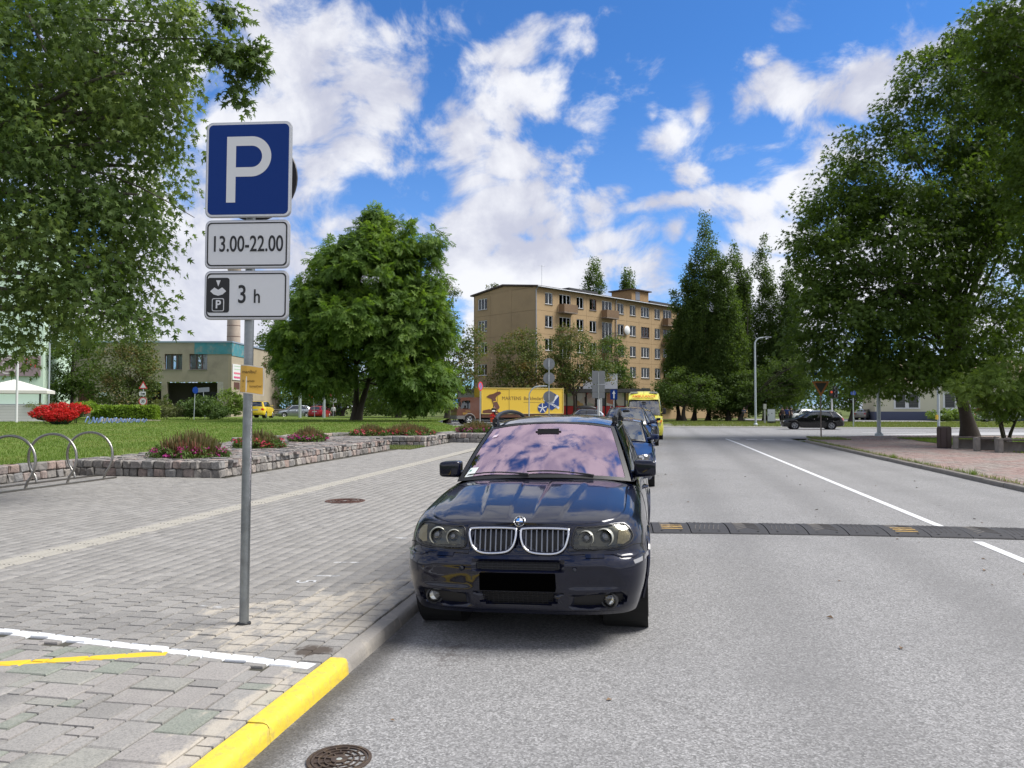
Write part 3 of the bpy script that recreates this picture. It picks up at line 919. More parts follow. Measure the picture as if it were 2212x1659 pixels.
M_STONE = None
def stone_mat(name, mode):
    m = bpy.data.materials.new(name); m.use_nodes = True
    t = NT(m.node_tree); b = t.n['Principled BSDF']
    geo = t.node('ShaderNodeNewGeometry'); P = geo.outputs['Position']
    if mode == 'obj': rnd = t.node('ShaderNodeObjectInfo').outputs['Random']
    else: rnd = geo.outputs['Random Per Island']
    r2 = t.m('FRACT', t.m('MULTIPLY', rnd, 31.3))
    c = t.ramp(rnd, [(0.0, (0.155, 0.145, 0.140)), (0.25, (0.245, 0.230, 0.215)), (0.5, (0.200, 0.200, 0.205)), (0.72, (0.310, 0.230, 0.200)), (0.86, (0.335, 0.315, 0.290)), (1.0, (0.190, 0.175, 0.165))])
    n1 = t.noise(P, 16, 6, .7); n2 = t.noise(P, 70, 3, .7)
    c = t.mix(t.step(n1, .42, .72), c, t.mix(1.0, c, (1.4, 1.36, 1.3), 'MULTIPLY'))
    c = t.mix(t.m('MULTIPLY', t.step(n1, .52, .3), .6), c, (0.085, 0.080, 0.075))
    c = t.mix(t.m('MULTIPLY', n2, .3), c, (0.12, .12, .12))
    t.put(b.inputs['Base Color'], c); b.inputs['Roughness'].default_value = .85
    bn = t.node('ShaderNodeBump'); bn.inputs['Strength'].default_value = .7; bn.inputs['Distance'].default_value = .02
    t.put(bn.inputs['Height'], n1); t.put(b.inputs['Normal'], bn.outputs[0])
    return m


M_STONE = stone_mat('granite_stone', 'obj'); M_STONEI = stone_mat('granite_cobble', 'isl')
cm = MB(); y = 16.4
yy = 16.45
while yy < 43.5:
    w = random.uniform(.15, .24) * (1 if yy < 28 else 1.5)
    x = -15.5 + random.uniform(0, .2)
    while x < -6.2:
        l = random.uniform(.16, .36) * (1 if yy < 28 else 1.5)
        if inside(COB, x + l / 2, yy + w / 2) and random.random() > .04:
            cm.box((x + l / 2, yy + w / 2 + random.gauss(0, .015), 0.43 + random.gauss(0.008, .008)), (l - .025, w - .025, .06), 0, random.gauss(0, .06))
        x += l
    yy += w
tag(cm.build('cobbles', M_STONEI, terrace), kind='stuff')


def stone_unit(seed):
    r = random.Random(seed); bm = bmesh.new(); bmesh.ops.create_cube(bm, size=1.0)
    bmesh.ops.bevel(bm, geom=bm.edges[:], offset=.13, segments=1, affect='EDGES')
    for v in bm.verts: v.co += Vector((r.uniform(-.06, .06), r.uniform(-.06, .06), r.uniform(-.06, .06)))
    me = bpy.data.meshes.new('stone'); bm.to_mesh(me); bm.free(); me.materials.append(M_STONE)
    return me


SU = [stone_unit(k) for k in range(10)]


def stone_wall(name, pts, z0, z1, label, t=0.24, lmin=.17, lmax=.32, rows=2):
    root = thing(name, (pts[0][0], pts[0][1], z0), 0, label, 'stone wall')
    core = MB()
    for a, b in zip(pts[:-1], pts[1:]):
        a2 = Vector(a); b2 = Vector(b); d = (b2 - a2); L = d.length; d.normalize(); nrm = Vector((-d.y, d.x))
        an = math.atan2(d.y, d.x)
        mid = (a2 + b2) / 2 + nrm * (t / 2 + .02)
        core.box((mid.x - pts[0][0], mid.y - pts[0][1], (z1 - z0) / 2 - .02), (L - .1, t - .08, z1 - z0 - .06), 0, an)
        hs = []; rem = z1 - z0
        for r in range(rows):
            h = rem / (rows - r) * random.uniform(.92, 1.1) if r < rows - 1 else rem
            hs.append(h); rem -= h
        zc = 0
        for r in range(rows):
            x = random.uniform(-.02, .02)
            while x < L - .05:
                l = min(random.uniform(lmin, lmax), L - x + .02)
                if L - x - l < .08: l = L - x + .01
                p = a2 + d * (x + l / 2) + nrm * (t / 2 + random.gauss(0, .012))
                o = link('stone', random.choice(SU), root, (p.x - pts[0][0], p.y - pts[0][1], zc + hs[r] / 2), (random.gauss(0, .03), random.gauss(0, .04), an + random.gauss(0, .03) + random.choice([0, math.pi])))
                o.scale = (l - .012, t, hs[r] * 1.0 - .008)
                x += l
            zc += hs[r]
    core.build('core', pmat('wall_mortar', (0.10, .092, .08), .95), root)
    return root


stone_wall('stone_wall', [(-13.95, 9), (-13.50, 16.55)], KZ - .02, .46, 'low granite wall edging the lawn behind the bicycle rings')
stone_wall('stone_wall', [(-13.62, 16.25), (-9.72, 16.2), (-9.86, 28.3)], KZ - .02, .46, 'long low granite planter wall whose sharp corner points at the pavement')
stone_wall('stone_wall', [(-10.95, 30.45), (-9.18, 30.65), (-9.22, 34.55), (-6.35, 34.45), (-6.3, 40.5)], KZ - .02, .50, 'stepped granite planter wall beyond the patch of weeds', lmin=.24, lmax=.42)
stone_wall('stone_wall', [(-14.95, 25.9), (-13.35, 31.6), (-10.6, 35.4)], .40, .60, 'row of granite edging stones between cobbles and lawn', lmin=.4, lmax=.6, rows=1)

# grass blades: real blades near, thinning with distance
def blades(name, n, fn, mat, h0, h1, w=0.008, parent=None):
    P = np.array([fn() for _ in range(n)]); a = rng.uniform(0, 2 * np.pi, n); h = rng.uniform(h0, h1, n)
    sc = np.clip(np.hypot(P[:, 0], P[:, 1]) / 18.0, 1, 3.0)
    dx = np.cos(a) * w * sc; dy = np.sin(a) * w * sc
    lean = rng.normal(0, .35, (n, 2)) * h[:, None]
    v = np.stack([P + np.stack([-dx, -dy, 0 * dx], 1), P + np.stack([dx, dy, 0 * dx], 1), P + np.stack([lean[:, 0], lean[:, 1], h], 1)], 1).reshape(-1, 3)
    f = np.arange(n * 3).reshape(-1, 3)
    return tag(link(name, npmesh(name, v, f, mat), parent), kind='stuff')


M_BLADE = leafmat('grass_blade', (0.100, 0.170, 0.028), (0.160, 0.240, 0.048), (0.225, 0.245, 0.085), 0.6, 0.3)
def lp():
    while True:
        y = 8 + (random.random() ** 1.7) * 60
        xe = interp(LAWN_E, y); x = xe - 0.03 - (random.random() ** 1.2) * (12 + y * .62)
        return (x, y, lawn_z(x, y) + 0.02)
blades('grass', 150000, lp, M_BLADE, .035, .085)
def rp():
    x = 12.7 + random.random() ** 1.5 * 16; y = random.uniform(28, 43.4)
    if x < 13.1 and y < 34.5 and random.random() < .7: x = 13.2
    return (x, y, KZ + .02)
blades('grass', 30000, rp, M_BLADE, .03, .08)
def wp():      # weeds in the notch and along the pavement edges
    r = random.random()
    if r < .5: return (random.uniform(-10.9, -9.1), random.uniform(28.4, 30.5), KZ)
    if r < .75: return (7.6 + abs(random.gauss(0, .05)), random.uniform(13, 40), KZ)
    return (8.2 + random.random() ** 2 * 1.6, random.uniform(40.5, 43.5), KZ)
blades('weeds', 9000, wp, leafmat('weed_blade', (0.11, .16, .05), (0.22, .24, .11)), .02, .12, .006)
def ktuft():
    c = random.choice([(7.62, 20.2), (7.6, 14.5), (7.62, 26.4)]); return (c[0] + random.gauss(0, .04), c[1] + random.gauss(0, .06), KZ - .02)
blades('weeds', 240, ktuft, M_BLADE, .06, .22, .005)
def fp():
    return (random.uniform(2, 46), 69.6 + random.random() ** .8 * 24, .03)
blades('grass', 40000, fp, leafmat('dry_blade', (0.10, .15, .035), (0.19, .21, .075)), .05, .16, .010)

# fallen leaves and grit on the asphalt
mb = MB()
for k in range(70):
    x = random.uniform(-1.7, 7); y = random.uniform(2.6, 22) ; s = random.uniform(.012, .035)
    a = random.uniform(0, 6.3); z = road_z(x, y) + .004
    pts = [(x + s * math.cos(a), y + s * math.sin(a), z), (x + .5 * s * math.cos(a + 1.6), y + .5 * s * math.sin(a + 1.6), z + s * .5), (x - s * math.cos(a), y - s * math.sin(a), z + .002), (x + .5 * s * math.cos(a - 1.6), y + .5 * s * math.sin(a - 1.6), z + s * .3)]
    mb.add(pts, [(0, 1, 2, 3)])
tag(mb.build('fallen_leaves', pmat('dead_leaf', (0.12, 0.075, 0.04), .8, island=.6)), kind='stuff')
# ------------------------------------------------------------------ trees
def leaf_shape(kind):
    """flat leaf outline in local (u along length, v across), returned as triangles fan-safe quads/tris"""
    if kind == 'maple':       # five-lobed
        v = [(0, 0), (.34, .52), (.36, .14), (.78, .44), (.62, .11), (1.12, 0), (.62, -.11), (.78, -.44), (.36, -.14), (.34, -.52)]
        f = [(0, 1, 2), (2, 3, 4), (4, 5, 6), (6, 7, 8), (8, 9, 0), (0, 2, 8), (2, 4, 6), (2, 6, 8)]
    elif kind == 'pinnate':   # drooping compound leaf: leaflet pairs
        v = []; f = []
        for k in range(4):
            u = .18 + k * .22
            for s in (-1, 1):
                o = len(v); v += [(u - .03, 0.0), (u + .13, s * .13), (u + .20, s * .42), (u - .02, s * .25)]
                f += [(o, o + 1, o + 2), (o, o + 2, o + 3)]
        o = len(v); v += [(.85, 0), (1.02, .11), (1.28, 0), (1.02, -.11)]; f += [(o, o + 1, o + 2), (o, o + 2, o + 3)]
    elif kind == 'fan':       # small sprig of three blunt leaves
        v = [(0, 0), (.35, .35), (.75, .45), (.55, .12), (1, 0), (.55, -.12), (.75, -.45), (.35, -.35)]
        f = [(0, 1, 3), (1, 2, 3), (0, 3, 5), (3, 4, 5), (0, 5, 7), (5, 6, 7)]
    else:                     # single oval
        v = [(0, 0), (.45, .30), (1, 0), (.45, -.30)]; f = [(0, 1, 2), (0, 2, 3)]
    return np.array(v, float), np.array(f, int)


def crown_mesh(name, lobes, n_cl, per, csize, lsize, mat, kind='fan', droop=.35, flat=.55, shell=.55, seed=1, holes=0.0, up=.75):
    """lobes: [(centre, (rx, ry, rz))]; clusters spread through the volume, denser towards the outside"""
    g = np.random.default_rng(seed)
    vol = np.array([l[1][0] * l[1][1] * l[1][2] for l in lobes]) ** .72; pr = vol / vol.sum()
    idx = g.choice(len(lobes), n_cl, p=pr)
    cen = np.array([l[0] for l in lobes])[idx]; rad = np.array([l[1] for l in lobes])[idx]
    d = g.normal(size=(n_cl, 3)); d /= np.linalg.norm(d, axis=1)[:, None]
    r = np.where(g.random(n_cl) < shell, g.uniform(.78, 1.04, n_cl), g.uniform(.2, .9, n_cl) ** .6)
    c = cen + d * r[:, None] * rad
    if holes > 0:
        keep = np.array([mnoise.noise(Vector(q) * (1.1 / max(csize * 2.2, .1))) > -0.5 + holes for q in c]); c = c[keep]; d = d[keep]
    m = len(c); cs = csize * g.uniform(.6, 1.35, m)
    # leaves: flattened dome clusters
    N = m * per
    ci = np.repeat(np.arange(m), per)
    q = g.normal(size=(N, 3)); q /= np.linalg.norm(q, axis=1)[:, None]
    rr = g.random(N) ** .45
    off = q * rr[:, None] * cs[ci][:, None]; off[:, 2] *= flat
    off[:, 2] -= droop * cs[ci] * (off[:, 0] ** 2 + off[:, 1] ** 2) / (cs[ci] ** 2)
    p = c[ci] + off
    out = d[ci] * .45 + q * .65
    # leaf frame: direction mostly outwards & drooping, normal mostly up
    dirv = out + g.normal(size=(N, 3)) * .45; dirv[:, 2] -= .25 + droop * .5
    dirv /= np.linalg.norm(dirv, axis=1)[:, None]
    nrm = np.array([0, 0, up]) + out * .35 + g.normal(size=(N, 3)) * .45
    nrm -= (nrm * dirv).sum(1)[:, None] * dirv; nrm /= np.linalg.norm(nrm, axis=1)[:, None] + 1e-9
    side = np.cross(nrm, dirv)
    ls = lsize * g.uniform(.65, 1.3, N)
    lv, lf = leaf_shape(kind); k = len(lv)
    curl = -(lv[:, 0] ** 2) * .22 + np.abs(lv[:, 1]) * .18 * (1 if kind != 'pinnate' else -1.2)
    V = p[:, None, :] + ls[:, None, None] * (lv[None, :, 0, None] * dirv[:, None, :] + lv[None, :, 1, None] * side[:, None, :] + curl[None, :, None] * nrm[:, None, :])
    F = (np.arange(N) * k)[:, None, None] + lf[None]
    return npmesh(name, V.reshape(-1, 3), F.reshape(-1, 3), mat), c


def limb_tube(mb, a, b, r0, r1, sag=0.0, n=7, wob=.06, g=random):
    a = Vector(a); b = Vector(b); L = (b - a).length; pts = []
    o1 = Vector((g.gauss(0, wob * L), g.gauss(0, wob * L), g.gauss(0, wob * L * .5)))
    for k in range(n):
        t = k / (n - 1); p = a.lerp(b, t) + o1 * math.sin(math.pi * t) + Vector((0, 0, sag * L * math.sin(math.pi * t)))
        pts.append(p)
    mb.tube(pts, [r0 + (r1 - r0) * (k / (n - 1)) ** .8 for k in range(n)], 7)
    return pts


M_BARK = pmat('dark_bark', (0.055, 0.045, 0.036), .95, var=.4, vscale=6, bump=.9, bscale=18)
M_BARKG = pmat('grey_bark', (0.11, 0.095, 0.08), .95, var=.35, vscale=6, bump=.9, bscale=18)


def tree(name, base, trunk_h, trunk_r, lobes, mat, label, n_cl=500, per=40, csize=.9, lsize=.18, kind='fan', droop=.35, flat=.55, shell=.6, seed=1, limbs=26, group=None, bark=None, fork=None, holes=0., up=.75, cat='tree'):
    root = thing(name, base, 0, label, cat, group)
    B = Vector(base); r_ = random.Random(seed)
    lobes_l = [((l[0][0] - B.x, l[0][1] - B.y, l[0][2] - B.z), l[1]) for l in lobes]
    me, cl = crown_mesh('crown', lobes_l, n_cl, per, csize, lsize, mat, kind, droop, flat, shell, seed, holes, up)
    cr = link('crown', me, root)
    mb = MB()
    tops = fork or [(0.0, 0.0)]
    tips = []
    for (fx, fy) in tops:
        zt = trunk_h * 1.9 if not fork else trunk_h * 1.7
        cx = np.mean([l[0][0] for l in lobes_l]); cy = np.mean([l[0][1] for l in lobes_l])
        top = Vector((fx + (cx * .35), fy + (cy * .35), zt))
        pts = []
        for k in range(12):
            t = k / 11; pts.append(Vector((top.x * t ** 1.3 + math.sin(t * 5 + seed) * trunk_r * .35 + (fx * .12), top.y * t ** 1.3 + math.cos(t * 4 + seed) * trunk_r * .3, zt * t - .1 * (k == 0))))
        rr = [trunk_r * (1.55 if k == 0 else (1.12 if k == 1 else 1 - .72 * (k / 11))) for k in range(12)]
        mb.tube(pts, rr, 12); tips.append(pts)
    tr = mb.build('trunk', bark or M_BARK, root, 60)
    if limbs:
        mb = MB(); order = list(range(len(cl))); r_.shuffle(order)
        for i in order[:limbs]:
            pts = r_.choice(tips); e = Vector(cl[i]); s = pts[r_.randint(6, 11)]
            if e.z < s.z - 1.0: s = pts[5]
            limb_tube(mb, s, e, trunk_r * r_.uniform(.2, .38), trunk_r * .05, .06, 7, .06, r_)
        mb.build('limbs', bark or M_BARK, root, 60)
    return root


def LB(u, v, dep, ru, rv, rd=None):
    """lobe surveyed by bearing: centre (u,v) at dep, half sizes in px -> metres"""
    c = at(u, v, dep); s = dep / FPX
    return ((c.x, c.y, c.z), (ru * s, (rd if rd else ru * s), rv * s))


L_DARK = leafmat('maple_leaf_dark', (0.040, 0.076, 0.014), (0.098, 0.156, 0.028), None, .6, .44)
L_SILVER = leafmat('silver_maple_leaf', (0.046, 0.084, 0.022), (0.116, 0.178, 0.048), (0.17, .235, .07), .6, .44)
L_WALNUT = leafmat('walnut_leaf', (0.058, 0.116, 0.020), (0.115, 0.195, 0.034), (0.155, .24, .045), .6, .44)
L_LIME = leafmat('lime_leaf', (0.055, 0.090, 0.020), (0.110, 0.140, 0.036), (0.19, .14, .06), .5, .32)
L_POPLAR = leafmat('poplar_leaf', (0.046, 0.084, 0.020), (0.095, 0.148, 0.034), None, .6, .44)
L_BRIGHT = leafmat('bright_leaf', (0.095, 0.160, 0.026), (0.160, 0.230, 0.045), None, .5, .38)

# silver maple reaching in from the left edge (its trunk stands outside the picture)
lob = [LB(-120, 250, 15, 380, 330, 3.2), LB(90, 120, 14.5, 260, 220, 2.6), LB(190, 330, 14, 150, 180, 2.2), LB(90, 520, 13.5, 190, 130, 2.0), LB(250, 480, 13.5, 90, 120, 1.3), LB(280, 100, 14, 120, 140, 1.6), LB(380, 40, 13.5, 60, 50, .8),
       LB(330, 230, 13.6, 55, 80, 1.0), LB(260, 620, 13.2, 90, 60, 1.2), LB(30, 650, 13, 80, 80, 1.2), LB(20, 730, 12.5, 40, 45, .6), LB(60, 760, 12.5, 20, 30, .4), LB(150, 620, 13.2, 120, 55, 1.0), LB(345, 560, 13.3, 30, 40, .5), LB(330, 650, 13.2, 25, 30, .4), LB(270, 690, 13, 45, 14, .4), LB(370, 430, 13.5, 22, 55, .5), LB(380, 330, 13.5, 18, 50, .4), LB(180, 690, 13, 50, 18, .4), LB(300, 730, 13, 14, 14, .25), LB(400, 150, 13.5, 25, 40, .4)]
tree('silver_maple', (-18.2, 13.4, .44), 3.4, .42, lob, L_SILVER, 'big silver maple with cut leaves hanging over the bicycle rings', 2700, 22, .36, .115, 'maple', .95, 1.0, .45, 11, 60, None, M_BARKG, None, .29, .45)
# its single spray reaching above the parking sign
sp = [LB(508, 120, 13.2, 42, 30, .35), LB(540, 95, 13.2, 26, 14, .2), LB(545, 140, 13.2, 25, 22, .25), LB(515, 200, 13.2, 22, 35, .25), LB(470, 100, 13.2, 40, 14, .25), LB(500, 20, 13.4, 25, 30, .3)]
me, _c = crown_mesh('spray', sp, 85, 12, .22, .13, L_SILVER, 'maple', .8, .9, .3, 5, 0, .5)
mp = bpy.data.objects['silver_maple']; spray = tag(link('spray', me, mp), kind='stuff'); spray.location = -Vector(mp.location)
mb = MB()
for a, b, r0 in (((250, 90, 13.8), (560, 105, 13.2), .022), ((430, 80, 13.4), (520, 215, 13.2), .012), ((120, 40, 14), (430, 60, 13.5), .03), ((-60, 300, 15), (340, 640, 13.3), .06), ((60, 30, 14), (160, 260, 13.4), .035), ((-80, 350, 15), (420, 470, 13.5), .05), ((160, 100, 14), (400, 250, 13.5), .03)):
    A_, B_ = at(*a) - Vector(mp.location), at(*b) - Vector(mp.location)
    limb_tube(mb, A_, B_, r0, .006, .05, 9, .05)
mb.build('boughs', M_BARKG, mp, 60)

# big maple on the right with benches beneath, and the darker neighbour
lob = [LB(1990, 420, 42, 230, 190, 5), LB(1900, 560, 41, 190, 190, 4.5), LB(2120, 560, 42, 170, 250, 5), LB(2040, 240, 42, 130, 120, 3.4), LB(2010, 165, 42, 75, 70, 1.9), LB(1840, 680, 40, 130, 130, 3.5), LB(2010, 720, 41, 200, 110, 4.5), LB(1770, 590, 41, 60, 90, 1.8), LB(1760, 740, 40, 60, 70, 1.8), LB(1860, 420, 42, 70, 70, 1.9), LB(1745, 440, 41.5, 25, 50, .8), LB(1730, 520, 41, 35, 40, 1.0), LB(1840, 330, 42, 55, 45, 1.3), LB(2040, 100, 42, 45, 45, 1.1), LB(2110, 180, 42, 60, 110, 2), LB(2150, 350, 43, 90, 190, 4), LB(1930, 800, 40, 110, 45, 3), LB(2060, 800, 40.5, 80, 50, 2.5)]
tree('maple_tree', tuple(at(2090, 945, 43.0).xy) + (KZ,), 3.6, .37, lob, L_DARK, 'tall dark maple with a thick trunk behind the concrete benches', 2500, 40, .80, .21, 'maple', .55, .45, .66, 21, 55, None, M_BARK, None, .13)
lob = [LB(2230, 60, 33, 130, 110, 3), LB(2300, 250, 33, 150, 160, 3.5), LB(2180, 110, 33, 50, 90, 1.3), LB(2215, 180, 33, 50, 120, 1.3), LB(2330, 450, 33, 140, 200, 3.5), LB(2115, 60, 33, 38, 50, .9), LB(2140, 150, 33, 40, 60, 1)]
tree('maple_tree', (25.5, 30.5, KZ), 4.5, .40, lob, L_DARK, 'dark maple whose crown enters at the upper right edge', 700, 38, .72, .22, 'maple', .55, .45, .66, 22, 26, None, M_BARK, None, .2)
# light green small tree with crooked stems beside the benches
lob = [LB(2140, 820, 31, 65, 45, 1.3), LB(2200, 800, 31, 60, 45, 1.4), LB(2090, 850, 31, 40, 35, .8), LB(2190, 870, 31, 60, 30, 1.2), LB(2250, 840, 31, 70, 60, 1.6)]
t_ = tree('crooked_tree', tuple(at(2175, 948, 33.5).xy) + (KZ,), 1.0, .085, lob, L_BRIGHT, 'small light green tree with crooked forked stems beside the benches', 330, 18, .36, .20, 'pinnate', .5, .35, .7, 23, 26, None, M_BARK, [(-.5, 0), (.6, .2), (-.25, .3)], .34)

# walnut with two trunks on the lawn
lob = [LB(800, 590, 64, 105, 75, 4.5), LB(830, 520, 64, 75, 50, 3), LB(700, 640, 63, 58, 50, 2.8), LB(668, 730, 63, 68, 58, 3.6), LB(890, 690, 63, 80, 75, 3.6), LB(780, 690, 62, 90, 60, 4), LB(925, 610, 64, 28, 70, 1.6), LB(905, 820, 62.5, 70, 55, 2.6), LB(945, 720, 63, 28, 40, 1.5), LB(735, 560, 64, 50, 40, 2), LB(810, 465, 64, 20, 22, .9), LB(922, 510, 64, 22, 38, 1), LB(690, 800, 62, 70, 40, 3), LB(612, 765, 63, 26, 18, 1.1), LB(950, 845, 62.5, 26, 24, 1.2), LB(850, 760, 61.5, 55, 35, 2)]
tree('walnut_tree', tuple(at(768, 908, 66).xy) + (.60,), 4.2, .30, lob, L_WALNUT, 'broad leafy walnut with two trunks on the lawn', 1500, 22, .85, .60, 'pinnate', .7, .45, .60, 31, 46, None, M_BARK, [(-.55, 0), (1.5, .4)], .22)

def simple_tree(name, u, dep, v0, lobpx, mat, label, seed, n_cl=260, per=30, csize=.8, lsize=.2, kind='fan', tr=.2, th=2.6, z=.3, group=None, **k):
    lob = [LB(*q) for q in lobpx]
    b = at(u, v0, dep)
    return tree(name, (b.x, b.y, z), th, tr, lob, mat, label, n_cl, per, csize, lsize, kind, seed=seed, group=group, limbs=k.pop('limbs', 18), **k)


GL = 'lime trees around the square'
simple_tree('lime_tree', 862, 84, 893, [(860, 780, 84, 90, 90, 4), (820, 840, 84, 60, 50, 3), (900, 700, 84, 60, 60, 3)], L_DARK, 'dark tree standing behind the two-trunked walnut', 41, 260, 30, .9, .26, tr=.35, th=3)
simple_tree('lime_tree', 968, 80, 910, [(990, 790, 80, 60, 60, 2.6), (1000, 730, 80, 45, 45, 2), (950, 800, 80, 40, 40, 2), (965, 640, 84, 25, 40, 1.2), (945, 700, 82, 40, 60, 2)], L_LIME, 'lime tree beside the cab of the yellow lorry', 42, 300, 30, .8, .22, tr=.32, th=2.6, z=.2)
simple_tree('lime_tree', 1125, 83, 905, [(1120, 770, 83, 55, 55, 2.5), (1105, 820, 83, 55, 35, 2.5), (1140, 740, 83, 30, 35, 1.5), (1160, 800, 83, 35, 35, 1.6)], L_LIME, 'lime tree rising behind the yellow lorry box', 43, 300, 30, .75, .2, tr=.2, th=2.4, z=.1)
simple_tree('lime_tree', 1240, 84, 905, [(1235, 770, 84, 60, 55, 2.6), (1235, 725, 84, 35, 30, 1.6), (1200, 810, 84, 45, 40, 2.2), (1290, 800, 84, 40, 30, 2)], L_LIME, 'yellowing lime tree in front of the shop', 44, 320, 30, .75, .2, tr=.22, th=2.6, z=.1)
simple_tree('lime_tree', 1330, 92, 905, [(1320, 770, 92, 38, 45, 2.2), (1335, 810, 92, 30, 35, 1.8)], L_POPLAR, 'dark rounded tree in front of the brown facade', 45, 180, 28, .7, .2, tr=.2, th=3, z=.1)
simple_tree('bush', 1358, 93, 900, [(1358, 845, 93, 22, 25, 1.2)], L_LIME, 'small bush above the shop roof edge', 46, 60, 28, .5, .18, tr=.08, th=1, z=.1)

# columnar poplars right of the brown block
GP = 'columnar poplars beyond the crossing street'
for i, (u, top, hw, dep, lab) in enumerate(((1530, 478, 52, 97, 'tallest columnar poplar at the corner of the brown block'), (1572, 545, 40, 95, 'columnar poplar tucked against the tallest one'), (1465, 615, 26, 99, 'slim short poplar touching the brown facade'), (1652, 525, 62, 99, 'pale loose poplar standing apart near the maple'), (1705, 590, 58, 97, 'dark poplar half hidden by the big maple'), (1602, 570, 42, 98, 'short poplar filling the gap before the loose one'), (1500, 560, 34, 98, 'columnar poplar between the tallest and the slim short one'))):
    bot = 880
    lobs = []
    hh = bot - top
    for k in range(9):
        f = k / 8; v = bot - 30 - f * (hh - 40); w = hw * 1.18 * (1.0 - .82 * f ** 1.7) * (0.75 + .25 * math.sin(2.2 * f + i))
        lobs.append((u + (random.Random(i * 7 + k).uniform(-13, 13)), v, dep, w, hh / 11.0, w * dep / FPX))
    simple_tree('poplar_tree', u, dep, 908, lobs, L_POPLAR, lab, 50 + i, int(560 + hh * 1.9), 30, .58, .22, 'fan', tr=.3, th=2.2, z=.05, group=GP, droop=-.3, flat=1.25, up=.25, limbs=8)
simple_tree('round_tree', 1478, 92, 905, [(1480, 830, 92, 65, 40, 3), (1440, 850, 92, 40, 30, 2), (1520, 850, 92, 50, 35, 2.4)], L_POPLAR, 'low dark spreading tree behind the ambulance', 60, 240, 30, .7, .2, tr=.3, th=1.6, z=.05)
simple_tree('round_tree', 1600, 93, 905, [(1600, 840, 93, 45, 45, 2.4), (1640, 840, 93, 40, 50, 2.4), (1700, 820, 93, 60, 60, 3), (1760, 800, 90, 50, 60, 3)], L_POPLAR, 'dense dark tree row below the loose poplar', 61, 420, 30, .7, .22, tr=.25, th=1.6, z=.05)
simple_tree('round_tree', 1840, 88, 905, [(1820, 830, 88, 60, 60, 3), (1880, 820, 88, 60, 50, 3)], L_DARK, 'dark tree beside the cream house', 62, 300, 30, .75, .22, tr=.28, th=2.0, z=.05)
# two far poplars above the roof
for i, (u, v, dv, hw) in enumerate(((1284, 605, 45, 22), (1356, 615, 32, 14))):
    simple_tree('far_poplar', u, 150, 800, [(u, v, 150, hw * .7, dv, 1.6), (u - hw * .6, v + 15, 150, hw * .35, dv * .6, 1.), (u + hw * .6, v + 22, 150, hw * .35, dv * .5, 1.)], L_POPLAR, ('pair of far poplar tops behind the flat roof', 'slim far poplar top beside the roof hut')[i], 70 + i, 130, 26, .8, .3, 'fan', tr=.3, th=8, z=0, group='poplars behind the block', droop=-.2, flat=1.2, up=.3, limbs=4)
# trees in front of the grey building at left, and behind it
simple_tree('lime_tree', 152, 74, 890, [(150, 780, 74, 60, 70, 2.8), (165, 720, 74, 50, 50, 2.4), (120, 830, 74, 45, 40, 2), (210, 830, 74, 40, 40, 2)], L_DARK, 'dark tree with a slender trunk by the mint building', 81, 300, 30, .75, .22, tr=.2, th=2.6, z=.6)
simple_tree('lime_tree', 280, 72, 892, [(275, 790, 72, 62, 60, 2.7), (285, 740, 72, 45, 40, 2), (270, 845, 72, 55, 35, 2.4), (320, 810, 72, 30, 40, 1.4)], L_LIME, 'round lime tree behind the clipped hedge', 82, 320, 30, .72, .2, tr=.15, th=1.6, z=.6)
simple_tree('background_tree', 240, 100, 850, [(230, 730, 100, 110, 50, 5), (150, 740, 100, 60, 50, 4)], L_BRIGHT, 'light green tree showing above the grey flat roof', 83, 200, 30, 1.0, .3, tr=.3, th=5, z=.5)
simple_tree('background_tree', 640, 104, 890, [(640, 830, 104, 60, 70, 4), (620, 760, 104, 60, 60, 4), (600, 700, 104, 40, 40, 3), (690, 840, 104, 60, 60, 4), (720, 800, 104, 60, 60, 4)], L_DARK, 'dark tree mass beyond the grey building gable', 84, 460, 30, 1.0, .3, tr=.4, th=4, z=.4)
simple_tree('spruce_like_tree', 740, 96, 900, [(720, 850, 96, 45, 45, 3), (790, 850, 96, 50, 50, 3), (850, 860, 96, 55, 40, 3)], L_DARK, 'low dark tree behind the walnut trunks', 85, 300, 30, .8, .24, tr=.3, th=1.4, z=.4)
simple_tree('background_tree', 1075, 140, 890, [(1068, 622, 140, 14, 9, 1.2)], L_LIME, 'treetop peeking over the gable roof', 86, 20, 20, .6, .3, tr=.2, th=9, z=0, limbs=2)

# far wood that closes the horizon: reads as one mass
wl = []
rr_ = random.Random(5)
for (u0, u1, dep, top) in ((-60, 620, 175, 770), (-1500, -40, 130, 750), (2300, 3400, 130, 750), (560, 1020, 150, 800), (1380, 1480, 170, 800), (1600, 2300, 150, 800), (1000, 1400, 190, 850)):
    u = u0
    while u < u1:
        tp = top + rr_.uniform(-20, 25); c_ = at(u, (tp + 890) / 2, dep + rr_.uniform(-8, 8)); k_ = dep / FPX
        wl.append(((c_.x, c_.y, c_.z), (34 * k_, 4, (890 - tp) / 2 * k_))); u += 38
me, _c = crown_mesh('far_wood', wl, 3600, 26, 1.5, .55, L_POPLAR, 'fan', .2, .7, .75, 9)
tag(link('far_wood', me), kind='stuff')
